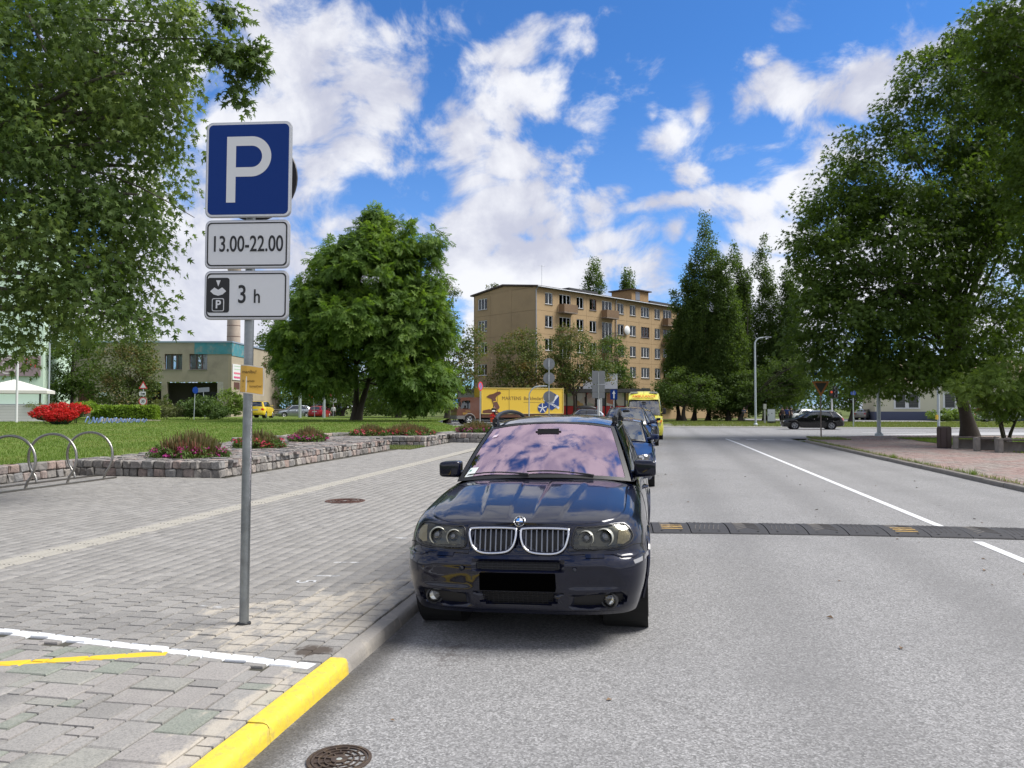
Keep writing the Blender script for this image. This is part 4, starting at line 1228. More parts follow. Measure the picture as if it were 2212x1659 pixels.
# ------------------------------------------------------------------ buildings
M_OCHRE = pmat('ochre_render', (0.355, 0.250, 0.138), .9, var=.14, vscale=.7, bump=.15, bscale=30, dirt=(.5, .35, (.26, .185, .105)))
M_OCHRE2 = pmat('ochre_gable_render', (0.335, 0.243, 0.138), .9, var=.14, vscale=.5, bump=.15, bscale=30, dirt=(.4, .4, (.22, .165, .10)))
M_JOINT = pmat('panel_joint', (0.13, 0.09, 0.055), .95)
M_UPVC = pmat('white_window_frame', (0.70, 0.71, 0.72), .5)
M_BROWNFR = pmat('brown_window_frame', (0.10, 0.045, 0.035), .5)
M_WGLASS = glassmat('window_glass', (0.80, 0.83, 0.85), (.8, .85, .9), .02)
M_CURTAIN = pmat('pale_curtain', (0.62, 0.62, 0.61), .9, var=.25, vscale=9)
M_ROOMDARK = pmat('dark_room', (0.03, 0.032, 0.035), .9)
M_ROOFDARK = pmat('dark_roof_edge', (0.055, 0.042, 0.036), .8)
M_METALROOF = pmat('grey_roof_flashing', (0.30, 0.32, 0.35), .5, .4)


def window_part(parent, x, z, w, h, frame=None, mullions=(.5,), y=0.0, out=-1, curtain=True, reveal=True, axis='x', rv=.14, transom=None):
    """window in a wall facing -y (axis 'x') or facing -x (axis 'y' : position along y). set back by rv"""
    frame = frame or M_UPVC
    def T(a, d, zz): return (a, y + d, zz) if axis == 'x' else (y + d, a, zz)
    def S(a, d, zz): return (a, d, zz) if axis == 'x' else (d, a, zz)
    q = MB(); fw = .07; yb = rv - .03
    for sx in (-1, 1): q.box(T(x + sx * (w / 2 - fw / 2), yb, z + h / 2), S(fw, .07, h))
    for zz in (fw / 2, h - fw / 2): q.box(T(x, yb, z + zz), S(w - 2 * fw, .066, fw))
    for m in mullions: q.box(T(x - w / 2 + w * m, yb, z + h / 2), S(fw * 1.1, .062, h - 2 * fw))
    if transom: q.box(T(x, yb, z + h * transom), S(w - 2 * fw, .058, fw))
    o = q.build('window', frame, parent)
    g = MB(); g.box(T(x, yb + .012, z + h / 2), S(w - .06, .012, h - .06)); g.build('pane', M_WGLASS, o)
    c = MB(); d = rv + .16
    if curtain:
        for (a, b) in ((0.02, .42), (.55, .98)):
            c.add([T(x - w / 2 + w * (a + (b - a) * k / 10), d + .02 * (k % 2), zz) for zz in (z + .05, z + h - .04) for k in range(11)], [(k, k + 1, k + 12, k + 11) for k in range(10)])
        c.build('curtain', M_CURTAIN, o)
    s = MB(); s.box(T(x, .03 - .05, z - .025), S(w + .06, .16, .04)); s.build('sill', M_METALROOF, o)
    return o


def panel_wall(parent, x0, x1, z0, z1, holes, t, mat, axis='x', y=0.0, gap=.012):
    """one facade panel with rectangular openings (list of x,z,w,h)"""
    q = MB()
    def add(a0, a1, b0, b1):
        if a1 - a0 < .005 or b1 - b0 < .005: return
        c = ((a0 + a1) / 2, y + t / 2, (b0 + b1) / 2) if axis == 'x' else (y + t / 2, (a0 + a1) / 2, (b0 + b1) / 2)
        d = (a1 - a0, t, b1 - b0) if axis == 'x' else (t, a1 - a0, b1 - b0)
        q.box(c, d)
    x0 += gap; x1 -= gap; z0 += gap; z1 -= gap
    if holes:
        hs = sorted(holes); cx = x0
        for (hx, hz, hw, hh) in hs:
            add(cx, hx - hw / 2, z0, z1); add(hx - hw / 2, hx + hw / 2, z0, hz); add(hx - hw / 2, hx + hw / 2, hz + hh, z1); cx = hx + hw / 2
        add(cx, x1, z0, z1)
    else: add(x0, x1, z0, z1)
    return q.build('panel', mat, parent)


# --- brown apartment block
Cc = at(1158, 880, 91); Lc = at(1022, 880, 98.2); Pc = at(1447, 880, 110)
e1 = (Pc - Cc).to_2d().normalized(); ang = math.atan2(e1.y, e1.x)
apt = thing('apartment_block', (Cc.x, Cc.y, 0), ang, 'ochre brown five-storey apartment block with flat dark roof', 'building')
def s_of_u(u):
    # distance along the facade whose bearing is u
    k = (u - 1106) / FPX
    # (C + e1*s).R = k * (C+e1*s).F
    C2 = Cc.to_2d(); R2 = _R.to_2d(); F2 = _F.to_2d()
    return (k * C2.dot(F2) - C2.dot(R2)) / (e1.dot(R2) - k * e1.dot(F2))
AL = 46.0; AD = 11.2; AH = 16.1
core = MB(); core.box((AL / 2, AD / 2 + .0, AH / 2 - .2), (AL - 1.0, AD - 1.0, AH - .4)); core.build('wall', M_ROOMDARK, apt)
jt = MB(); jt.box((AL / 2, AD / 2, AH / 2), (AL - .16, AD - .16, AH - .02)); 
colsC = [(962, 1.35, 'w'), (1105, 2.1, 'b'), (1238, 1.35, 'w'), (1352, 1.35, 'w'), (1477, 2.1, 'b'), (1597, 1.35, 'w'), (1704, 1.35, 'w'), (1814, 1.9, 'w'), (1922, 1.35, 'w'), (2010, 2.1, 'b')]
cols = [(s_of_u((1100 + c * .2834) / 1.1573), w, t) for c, w, t in colsC]
sp_ = cols[-1][0]
for k in range(7): cols.append((sp_ + 3.1 * (k + 1), (1.35, 1.35, 1.9, 1.35, 2.1, 1.35, 1.35)[k], 'b' if k == 4 else 'w'))
bounds = [0.0] + [(a[0] + b[0]) / 2 for a, b in zip(cols[:-1], cols[1:])] + [AL]
ROWZ = [2.95, 5.75, 8.55, 11.35, 14.15]
for r, zs in enumerate(ROWZ):
    z0 = 0.0 if r == 0 else ROWZ[r - 1] + 1.95; z1 = zs + 1.95 - (0 if r < 4 else .0)
    if r == 0: z0 = 0.05
    for i, (sx, w, ty) in enumerate(cols):
        if r == 0 and i < 5: pass
        hole = (sx, zs, w, 1.42) if ty == 'w' else (sx, zs - .75, w, 2.2)
        panel_wall(apt, bounds[i], bounds[i + 1], z0, z1, [hole], .22, M_OCHRE)
        rr = random.Random(r * 31 + i)
        fr = M_BROWNFR if rr.random() < .16 else M_UPVC
        window_part(apt, sx, hole[1], w, hole[3], fr, (.5,) if w < 1.6 else (.34, .67), 0, curtain=rr.random() < .85)
        if ty == 'b' and not (r == 2 and i == 1):
            b = MB(); b.box((sx, -.50, zs - .86), (2.5, 1.0, .14)); bo = b.build('balcony', pmat('balcony_slab', (.20, .16, .13), .9), apt)
            q = MB()
            if r in (4, 0, 2) or i != 4:
                q.box((sx, -.98, zs - .32), (2.5, .04, .92))
                for sx2 in (-1.23, 1.23): q.box((sx + sx2, -.5, zs - .32), (.04, .92, .92))
                q.build('railing_panel', pmat('balcony_board', (.24, .155, .09), .85, var=.4, vscale=7), bo)
                for k in range(13):
                    q = MB(); q.box((sx - 1.2 + k * .2, -1.008, zs - .32), (.03, .02, .92)); q.build('slat', M_ROOFDARK, bo)
            else:
                for zz in (zs + .1, zs - .3, zs - .7): q.tube([(sx - 1.23, -.05, zz), (sx - 1.23, -.98, zz), (sx + 1.23, -.98, zz), (sx + 1.23, -.05, zz)], .02, 5)
                for k in range(14): q.tube([(sx - 1.23 + k * .189, -.98, zs - .78), (sx - 1.23 + k * .189, -.98, zs + .1)], .012, 4)
                q.build('railing', M_ROOFDARK, bo)
    # gable
    yb = [0.0, 4.2, 8.0, AD]
    for j in range(3):
        hole = [(9.55, zs, 1.75, 1.42)] if j == 2 else []
        panel_wall(apt, yb[j], yb[j + 1], z0, z1, hole, .22, M_OCHRE2, 'y', 0.0)
    window_part(apt, 9.55, zs, 1.75, 1.42, M_UPVC, (.34, .67), 0, axis='y', curtain=True)
for (a, b) in (((AL - .1, AD / 2), (.2, AD)), ((AL / 2, AD - .1), (AL, .2))):
    q = MB(); q.box((a[0], a[1], AH / 2), (b[0], b[1], AH)); q.build('wall', M_OCHRE, apt)
jb = MB(); jb.box((AL / 2, .13, AH / 2), (AL - .1, .06, AH - .1)); 
# recessed joints show as dark lines: backing strips behind the gaps between panels
for x in bounds[1:-1]: 
    q = MB(); q.box((x, .14, AH / 2), (.06, .10, AH - .1)); q.build('joint', M_JOINT, apt)
for z in [z + 1.95 for z in ROWZ[:-1]]:
    q = MB(); q.box((AL / 2, .145, z), (AL - .1, .10, .06)); q.build('joint', M_JOINT, apt)
    q = MB(); q.box((.145, AD / 2, z), (.10, AD - .1, .06)); q.build('joint', M_JOINT, apt)
# roof with shallow pitch, eave and gutter
q = MB(); q.prism([(-.45, 16.02), (AD / 2, 16.75), (AD + .45, 16.02), (AD + .45, 16.2), (AD / 2, 16.95), (-.45, 16.2)], -.25, AL + .2, 'yz'); rf = q.build('roof', M_ROOFDARK, apt)
q = MB(); q.tube([(-.2, -.5, 16.05), (AL, -.5, 16.05)], .07, 6); q.build('gutter', M_METALROOF, rf)
q = MB(); q.prism([(.12, 16.02), (AD / 2, 16.72), (AD - .12, 16.02)], .0, .2, 'yz'); q.build('gable_top', M_OCHRE2, apt)
for (x, y) in ((-.06, -.10), (cols[4][0] + 1.75, -.10)):
    q = MB(); q.tube([(x, y, .3), (x, y, 15.7), (x, y - .35, 16.0)], .065, 8); q.build('downpipe', M_METALROOF, apt)
hx = s_of_u(1397); q = MB(); q.box((hx + 2.4, 4.6, 17.5), (4.0, 3.6, 1.7)); hut = q.build('roof_hut', pmat('hut_brick', (.30, .19, .09), .9, var=.3, vscale=3), apt)
q = MB(); q.box((hx + 2.4, 4.6, 18.44), (4.7, 4.3, .16)); q.build('hut_roof', M_ROOFDARK, hut)
q = MB(); q.box((hx + 1.8, 2.79, 17.6), (1.0, .03, 1.2)); q.build('hut_window', pmat('hut_window', (.16, .18, .22), .2), hut)
for (x, w) in ((s_of_u(1262) + 5.5, 6.0), (hx + 10.5, 6.0)):
    q = MB(); q.box((x, 6, 17.1), (w, 2.5, 1.2)); q.build('roof_ventilator', pmat('dark_vent', (.035, .037, .042), .7), rf)
for (x, y, h) in ((3.6, 2.5, 3.2), (hx + 2.6, 4.6, 4.2)):
    q = MB(); q.tube([(x, y, 16.2), (x, y, 16.2 + h)], .022, 5); q.tube([(x - .5, y, 16.1 + h), (x + .5, y, 16.1 + h)], .02, 4); q.build('aerial', M_STEEL, rf)
q = MB(); q.lathe([(.62, .16), (.45, .06), (.2, .01), (.01, 0)], 20, 'y', (s_of_u(1352), -.45, 12.0)); q.build('satellite_dish', M_UPVC, apt, 40)

# --- shop with canopy in front of the block
Sa = at(985, 880, 90.5); Sb = at(1396, 880, 89.5)
es = (Sb - Sa).to_2d(); sl = es.length; sa = math.atan2(es.y, es.x)
shop = thing('shop', (Sa.x, Sa.y, 0), sa, 'low glazed shop with red base band and dark canopy', 'shop')
q = MB(); q.box((sl / 2, 4.2, 1.75), (sl - .3, 7, 3.4)); q.build('wall', pmat('shop_wall', (.035, .035, .04), .6), shop)
q = MB(); q.box((sl * .16, .55, 1.9), (sl * .30, .3, 3.7)); q.build('white_wall', pmat('shop_white', (.55, .56, .58), .8, var=.1), shop)
q = MB(); q.box((sl / 2, 3.2, 3.70), (sl + .6, 9.5, .22)); q.box((sl / 2, -1.56, 3.62), (sl + .6, .08, .42)); q.build('canopy', pmat('shop_canopy', (.07, .068, .07), .6), shop)
xw = lambda u: (u - 985) / (1396 - 985) * sl
q = MB(); q.box((xw(1299), 1.0, 4.75), (xw(1336) - xw(1262), .5, 1.85)); q.build('white_sign_box', pmat('sign_white', (.66, .67, .71), .6), shop)
n = 0
PC = [(.55, .18, .10), (.62, .55, .45), (.60, .40, .12), (.25, .42, .16), (.60, .62, .60), (.48, .06, .06)]
def poster_mat(k):
    nm = 'poster_%d' % k
    if nm in _mats: return _mats[nm]
    m = bpy.data.materials.new(nm); m.use_nodes = True; t = NT(m.node_tree); b = t.n['Principled BSDF']; tc = t.node('ShaderNodeTexCoord')
    v = t.voro(tc.outputs['Object'], .9 + .2 * k, out='Color'); sp3 = t.node('ShaderNodeSeparateColor'); t.put(sp3.inputs[0], v)
    t.put(b.inputs['Base Color'], t.ramp(sp3.outputs[0], [(0, (.10, .03, .02)), (.3, PC[k % 6]), (.6, (.55, .5, .45)), (.85, PC[(k + 2) % 6]), (1, (.7, .68, .62))])); b.inputs['Roughness'].default_value = .3
    _mats[nm] = m; return m
for k, u in enumerate(range(1205, 1392, 21)):
    q = MB(); q.box((xw(u + 10), .62, 2.65), (xw(21) - xw(0) - .14, .05, 1.5)); w = q.build('window', poster_mat(k % 5) if k not in (4, 8) else pmat('shop_dark_glass', (.03, .035, .04), .12), shop)
    q = MB(); q.box((xw(u), .58, 2.0), (.12, .16, 3.3)); q.build('mullion', M_BLACK, shop)
    q = MB(); q.box((xw(u + 10), .60, 1.05), (xw(21) - xw(0) - .14, .06, 1.6)); q.build('red_panel', pmat('shop_red', (.55, .018, .022), .4), shop)
    if k % 2 == 0: 
        q = MB(); q.lathe([(.34, 0), (.001, 0.005)], 16, 'y', (xw(u + 10), .565, 1.55)); q.build('price_disc', pmat('shop_red_light', (.66, .08, .08), .4), shop)
q = MB(); q.box((xw(1297), -1.3, 1.85), (.30, .30, 3.6)); q.build('column', pmat('column_white', (.60, .61, .62), .7), shop)

# --- grey cultural building at the left
GA = at(40, 880, 86); GO = at(499, 880, 86); GB = at(604, 880, 104)
eg = (GO - GA).to_2d(); gl_ = eg.length; ga = math.atan2(eg.y, eg.x)
grey = thing('grey_building', (GO.x, GO.y, .4), ga, 'weathered grey concrete two-storey building with a teal panel', 'building')
M_GREYC = pmat('weathered_grey_render', (0.30, 0.268, 0.212), .92, var=.22, vscale=.45, bump=.2, bscale=12, dirt=(.35, .6, (.14, .125, .105)))
M_GREYS = pmat('beige_side_render', (0.330, 0.285, 0.210), .92, var=.16, vscale=.4, bump=.2, bscale=12, dirt=(.35, .4, (.23, .20, .15)))
rot = Matrix.Rotation(-ga, 2)
def gloc(v): return rot @ (v.to_2d() - GO.to_2d())
bk = gloc(GB)
mpp = 86 / FPX
def gx(cx): return (cx * .2812 - 499) * mpp          # crop px -> metres along the front, 0 at the corner
def gz(cy): return 1.30 + (880 - (800 + cy * .3255) / 1.1573) * mpp
H1 = gz(172)
# front in pieces round the openings
def gf(x0, x1, z0, z1, nm='wall', m=None, d=.4):
    q = MB(); q.box(((x0 + x1) / 2, d / 2, (z0 + z1) / 2), (x1 - x0, d, z1 - z0)); return q.build(nm, m or M_GREYC, grey)
zp = gz(475); zw0, zw1 = gz(380), gz(260); xl = -gl_
xo0, xo1, xo2, xo3, xo4 = gx(1120), gx(1237), gx(1280), gx(1668), gx(1712)
gf(xl, gx(1258), zw0, zw1); gf(gx(1395), gx(1448), zw0, zw1); gf(gx(1588), 0, zw0, zw1)
gf(xl, 0, zw1, H1); gf(xl, 0, zp, zw0)
gf(xo1, xo2, 0, zp, 'pillar'); gf(xo3, xo4 + .02, 0, zp, 'pillar', pmat('peeling_plaster', (.36, .34, .31), .95, var=.4, vscale=3)); gf(xo4 + .02, 0, 0, zp)
gf(xl, gx(720), 0, gz(650)); gf(gx(724), xo0, 0, zp)
for (a, b) in ((330, 420), (550, 590)): gf(gx(a), gx(b), gz(640), zp, 'pillar')
q = MB(); q.box((xl / 2, 3.2, zp / 2), (gl_, .3, zp)); q.build('porch_wall', pmat('porch_dark', (.055, .05, .045), .9), grey)
q = MB(); q.box(((xo2 + xo3) / 2 + 1, 3.0, zp * .37), (4.6, .1, zp * .74)); q.build('porch_door', pmat('porch_door_glass', (.02, .025, .035), .2), grey)
q = MB(); q.prism([(xl, .4), (0, .4), tuple(bk), (bk.x - gl_ * .8, bk.y)], H1 - .3, H1 - .02); q.build('flat_roof', M_ROOFDARK, grey)
# side wall
sd_ = bk.normalized(); nrm2 = Vector((sd_.y, -sd_.x))
side = MB(); a0 = Vector((0.002, .0)); t2 = -nrm2 * .35
side.prism([tuple(a0), tuple(bk), tuple(bk + t2), tuple(a0 + t2)], -.4, H1 - .005); side.build('side_wall', M_GREYS, grey)
q = MB(); q.prism([(xl - .1, -.12), (.12, -.12), (bk.x + .15, bk.y), (bk.x - .35, bk.y), (-.3, .5), (xl - .1, .5)], H1, H1 + .16); q.build('roof_flashing', pmat('blue_grey_flashing', (.26, .33, .42), .5, .3), grey)
wm = M_BROWNFR
for (a, b) in ((1258, 1395), (1448, 1588)):
    w = gx(b) - gx(a); window_part(grey, (gx(a) + gx(b)) / 2, zw0, w, zw1 - zw0, wm, (.36, .68), 0, rv=.3)
for (a, b) in ((424, 548), (595, 722)):
    q = MB(); q.box(((gx(a) + gx(b)) / 2, .3, (gz(640) + gz(530)) / 2), (gx(b) - gx(a), .1, gz(530) - gz(640))); wn = q.build('window', M_BROWNFR, grey)
    for k in range(6):
        q = MB(); q.tube([(gx(a) + (k + .5) * (gx(b) - gx(a)) / 6, .18, gz(640)), (gx(a) + (k + .5) * (gx(b) - gx(a)) / 6, .18, gz(530))], .03, 5); q.build('grille_bar', M_BROWNFR, wn)
q = MB()
M_TEAL = pmat('teal_mural', (.045, .205, .245), .8, var=.3, vscale=1.5, dirt=(1.1, .75, (.26, .25, .22)))
q.box(((gx(1490) + 0) / 2, -.03, (gz(262) + gz(168)) / 2), (-gx(1490), .06, gz(168) - gz(262))); q.build('mural', M_TEAL, grey)
me_ = MB(); me_.prism([tuple(nrm2 * .02), tuple(nrm2 * .02 + sd_ * 4.2), tuple(nrm2 * .06 + sd_ * 4.2), tuple(nrm2 * .06)], gz(272), gz(172)); me_.build('mural', M_TEAL, grey)
def side_board(d0, d1, z0, z1, o0, o1, mat, nm, par=None):
    q = MB(); q.prism([tuple(nrm2 * o0 + sd_ * d0), tuple(nrm2 * o0 + sd_ * d1), tuple(nrm2 * o1 + sd_ * d1), tuple(nrm2 * o1 + sd_ * d0)], z0, z1); return q.build(nm, mat, par or grey)
ad = side_board(.15, 4.3, gz(458), gz(335), .02, .10, pmat('board_white', (.62, .62, .62), .6), 'advert_board')
side_board(.5, 3.9, gz(412), gz(398), .10, .112, pmat('board_pink', (.60, .16, .22), .6), 'advert_print', ad)
side_board(.5, 2.9, gz(445), gz(430), .10, .112, pmat('board_magenta', (.55, .10, .20), .6), 'advert_print', ad)
side_board(.6, 3.6, gz(352), gz(347), .10, .112, pmat('board_green', (.35, .52, .35), .6), 'advert_print', ad)
side_board(.6, 3.6, gz(376), gz(371), .10, .112, pmat('board_green', (.35, .52, .35), .6), 'advert_print', ad)
side_board(.8, 2.6, gz(530), gz(475), -.02, .012, M_BROWNFR, 'side_window'); side_board(11.0, 12.2, gz(330), gz(285), -.02, .012, M_BROWNFR, 'side_window')
side_board(16.0, 16.25, gz(650), gz(400), 0, .07, pmat('pipe_beige', (.26, .225, .16), .8), 'downpipe')
q = MB(); q.box((gx(790), .0 - .02, gz(575)), (.9, .05, .6)); q.build('wall_plate', pmat('plate_pale', (.45, .5, .55), .6), grey)
# stone base strip and low wall by the parked cars
lw = at(560, 880, 96); low = thing('low_wall', (lw.x, lw.y, .4), ga + .3, 'low stained stone ledge along the foot of the beige side wall', 'wall')
for k in range(9):
    q = MB(); q.box((k * .95 - 4, 0, .45), (.93, .5, .95 + .05 * (k % 2)), .04); q.build('stone_block', pmat('ledge_stone', (.17, .15, .13), .95, var=.4, vscale=2), low)
q = MB(); q.box((0, 0, 1.0), (8.8, .65, .12), .02); q.build('coping', pmat('ledge_coping', (.24, .22, .19), .9), low)

# --- brick chimney behind
ch = at(503, 880, 112)
chm = thing('chimney', (ch.x, ch.y, 0), 0, 'tall pale brick chimney behind the grey building', 'chimney')
q = MB(); q.lathe([(1.05, 0), (.92, 14), (.86, 21.6), (.94, 21.7), (.94, 22.3), (.8, 22.4), (.78, 21)], 20); q.build('shaft', pmat('chimney_brick', (.42, .35, .29), .95, var=.3, vscale=1.2, bump=.4, bscale=6), chm, 40)
for z in (8, 10.2, 12, 13.6, 15.2, 16.8, 18.4, 20): 
    q = MB(); r = interp([(0, 1.05), (14, .92), (21.6, .86)], z) + .012; q.lathe([(r, z - .05), (r + .02, z), (r, z + .05)], 20); q.build('steel_band', pmat('rusty_band', (.16, .10, .08), .7), chm)

# --- mint building at the left edge, with sign, awning and planter fence
mz = at(92, 880, 70); ml = at(-420, 880, 64)
em = (mz - ml).to_2d(); mlen = em.length; ma = math.atan2(em.y, em.x)
mint = thing('mint_building', (mz.x, mz.y, .3), ma, 'tall mint green building at the left edge behind the maple', 'building')
q = MB(); q.box((-mlen / 2, 7, 9.5), (mlen, 14, 19)); q.build('wall', pmat('mint_render', (.50, .64, .53), .9, var=.08, vscale=.8, bump=.1), mint)
q = MB(); q.box((-mlen / 2, -.25, 1.65), (mlen + .9, .9, .1)); q.build('ledge', M_METALROOF, mint)
q = MB(); q.box((-mlen / 2, -.06, .75), (mlen, .1, 1.6)); q.build('plinth', pmat('mint_plinth', (.40, .50, .43), .9), mint)
ppm = 70 / FPX
sgn = MB(); sgn.box((-2.0, -.12, 5.15), (3.6, .2, 1.85)); sg = sgn.build('sign_panel', pmat('mauve_panel', (.25, .19, .21), .7), mint)
q = MB(); q.lathe([(.78, 0), (.66, 0)], 36, 'y', (-2.75, -.235, 5.15)); q.lathe([(.46, 0), (.38, 0)], 36, 'y', (-2.75, -.235, 5.15)); q.build('logo_ring', pmat('sign_pale', (.55, .52, .52), .7), sg)
text('sign_lettering', 'L', .6, pmat('sign_pale', (.55, .52, .52), .7), sg, (-1.5, -.24, 5.1), (math.pi / 2, 0, 0), .005)
for k in range(3):
    q = MB(); q.tube([(-.6 - .35 * k, -.3, 5.0 + .2 * k), (-.55 - .35 * k, -.3, 5.4 + .2 * k)], .04, 5); q.build('lamp_arm', M_RED, sg)
aw = at(40, 830, 62)
par = thing('parasol', (aw.x, aw.y, .5), ma, 'large cream cafe parasol beside the mint building', 'parasol')
q = MB(); q.add([(-3, -1.6, 2.55), (2.3, -1.6, 2.55), (2.3, 1.6, 2.55), (-3, 1.6, 2.55), (-.3, 0, 3.45), (-3, -1.6, 2.3), (2.3, -1.6, 2.3), (2.3, 1.6, 2.3), (-3, 1.6, 2.3)], [(0, 1, 4), (1, 2, 4), (2, 3, 4), (3, 0, 4), (0, 5, 6, 1), (1, 6, 7, 2), (2, 7, 8, 3), (3, 8, 5, 0)]); q.build('canopy', pmat('cream_canvas', (.62, .61, .57), .9), par)
for x in (-2.4, 1.7):
    q = MB(); q.tube([(x, -.9, 0), (x, -.9, 2.5)], .07, 6); q.build('post', pmat('dark_post', (.06, .055, .05), .6), par)
pf = at(45, 900, 61)
fen = thing('planter_fence', (pf.x, pf.y, .55), ma, 'white slatted planter fence with trailing plants', 'fence')
q = MB(); q.box((-1.0, .2, .65), (6.4, .5, 1.3)); q.build('box', pmat('planter_white_inner', (.40, .40, .40), .8), fen)
for k in range(11):
    q = MB(); q.box((-1.0, -.06, .08 + k * .12), (6.4, .03, .10), .01); q.build('slat', pmat('planter_white', (.58, .58, .58), .7), fen)
me, _c = crown_mesh('trailing_plants', [((-2.6, 0, 1.15), (.8, .3, .35)), ((.9, 0, 1.3), (.9, .3, .25)), ((-2.3, -.1, .8), (.2, .1, .4)), ((1.2, -.1, .9), (.3, .1, .4))], 60, 14, .18, .12, leafmat('trailing_leaf', (.16, .20, .06), (.26, .28, .11)), 'oval', .6, .8, .5, 3)
tag(link('trailing_plants', me, fen), kind='stuff')

# --- cream house at the right with dark blue plinth
ha = at(1890, 880, 100); hb = at(2330, 880, 94)
eh = (hb - ha).to_2d(); hl_ = eh.length; hh = math.atan2(eh.y, eh.x)
house = thing('cream_house', (ha.x, ha.y, .05), hh, 'low cream house with slate blue plinth behind the right-hand trees', 'building')
q = MB(); q.box((hl_ / 2, 4.5, 2.9), (hl_, 9, 3.7)); q.build('wall', pmat('cream_render', (.62, .60, .46), .9, var=.06, vscale=.7), house)
q = MB(); q.box((hl_ / 2, 4.5, .55), (hl_ + .16, 9.16, 1.1)); q.build('plinth', pmat('slate_blue_plinth', (.085, .10, .16), .85), house)
q = MB(); q.prism([(-.7, 4.7), (4.5, 7.6), (9.7, 4.7), (9.7, 4.9), (4.5, 7.85), (-.7, 4.9)], -.5, hl_ + .4, 'yz'); q.build('roof', pmat('tan_roof', (.24, .18, .13), .8), house)
q = MB(); q.tube([(-.4, -.75, 4.72), (hl_, -.75, 4.72)], .09, 6); q.build('gutter', M_UPVC, house)
for cx in (490, 668, 1150, 1500):
    u = (2160 + cx * .1929) / 1.1573; x = (u - 1890) / 440 * hl_
    q = MB(); q.box((x, -.01, 2.55), (1.55, .06, 2.1)); w = q.build('window', M_UPVC, house)
    q = MB(); q.box((x, -.045, 2.5), (1.1, .03, 1.75)); q.build('pane', pmat('house_window_dark', (.03, .034, .036), .15), w)
    for k in range(8):
        q = MB(); q.box((x, -.065, 1.75 + k * .21), (1.05, .01, .035)); q.build('blind_slat', pmat('blind_grey', (.10, .105, .11), .5), w)
    q = MB(); q.box((x, -.06, 1.60 - .12), (1.6, .14, .05)); q.build('sill', M_UPVC, w)
x0 = (2120 - 1890) / 440 * hl_
q = MB(); q.box((x0 + 5, -.1, 1.35), (11, .08, .35)); q.build('red_band', pmat('house_red', (.50, .03, .05), .5), house)

# clipped hedge, shrubs in front of the grey building
def foliage_thing(name, label, cat, lobes, mat, n_cl, per, cs, ls, kind='oval', seed=1, base=None, **k):
    b = base or lobes[0][0]; root = thing(name, (b[0], b[1], b[2]), 0, label, cat)
    ll = [((l[0][0] - b[0], l[0][1] - b[1], l[0][2] - b[2]), l[1]) for l in lobes]
    me, c = crown_mesh('foliage', ll, n_cl, per, cs, ls, mat, kind, k.get('droop', .2), k.get('flat', .8), .7, seed, 0, k.get('up', .7)); link('foliage', me, root)
    mb = MB()
    for i in range(0, len(c), max(1, len(c) // 14)): limb_tube(mb, (c[i][0] * .4, c[i][1] * .4, -.35), Vector(c[i]), .025, .008, 0, 5, .05)
    mb.build('stems', M_BARK, root)
    return root
hA = at(205, 888, 66); hB = at(338, 888, 66)
hd = thing('clipped_hedge', ((hA.x + hB.x) / 2, (hA.y + hB.y) / 2, .55), math.atan2((hB - hA).y, (hB - hA).x), 'bright green clipped box hedge on the lawn', 'hedge')
L_ = (hB - hA).to_2d().length
lobes = [((-L_ / 2 + (k + .5) * L_ / 9, 0, .68), (L_ / 15, .5, .62)) for k in range(9)]
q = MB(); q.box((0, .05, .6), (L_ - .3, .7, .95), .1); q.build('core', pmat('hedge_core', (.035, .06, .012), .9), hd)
L_HEDGE = leafmat('hedge_leaf', (.13, .22, .025), (.22, .32, .045), None, .5, .35)
g = np.random.default_rng(4); P = []
for k in range(5200):
    f = g.integers(0, 3)
    if f == 0: P.append((g.uniform(-L_ / 2, L_ / 2), -.42 + g.normal(0, .05), g.uniform(.08, 1.18)))
    elif f == 1: P.append((g.uniform(-L_ / 2, L_ / 2), g.uniform(-.42, .45), 1.2 + g.normal(0, .05)))
    else: P.append((g.choice([-1, 1]) * L_ / 2 + g.normal(0, .05), g.uniform(-.42, .45), g.uniform(.1, 1.18)))
P = np.array(P); N = len(P); lv, lf = leaf_shape('oval'); dv = g.normal(size=(N, 3)); dv[:, 2] += .3; dv /= np.linalg.norm(dv, axis=1)[:, None]
sv = np.cross(dv, g.normal(size=(N, 3))); sv /= np.linalg.norm(sv, axis=1)[:, None]
V = P[:, None] + .17 * (lv[None, :, 0, None] * dv[:, None] + lv[None, :, 1, None] * 1.4 * sv[:, None])
link('foliage', npmesh('foliage', V.reshape(-1, 3), ((np.arange(N) * 4)[:, None, None] + lf[None]).reshape(-1, 3), L_HEDGE), hd)
L_SHRUB = leafmat('shrub_leaf', (.050, .095, .022), (.095, .150, .040), None, .5, .3)
L_OLIVE = leafmat('olive_shrub_leaf', (.085, .105, .035), (.14, .16, .06), None, .5, .3)
def sh(u, v, dep, ru, rv, rd): return LB(u, v, dep, ru, rv, rd)
foliage_thing('shrub', 'low olive juniper shrub right of the clipped hedge', 'shrub', [sh(365, 885, 69, 28, 14, 1.2), sh(345, 880, 69, 14, 16, 1)], L_OLIVE, 90, 26, .3, .16, 'fan', 1)
foliage_thing('shrub', 'spreading dark shrub before the open porch', 'shrub', [sh(415, 880, 70, 30, 18, 1.3), sh(440, 872, 70, 24, 20, 1.2)], L_SHRUB, 110, 26, .32, .17, 'fan', 2)
foliage_thing('shrub', 'tall light shrub at the corner of the grey building', 'shrub', [sh(492, 868, 72, 30, 26, 1.4), sh(515, 875, 72, 20, 20, 1.2)], L_BRIGHT, 120, 26, .34, .17, 'fan', 3)
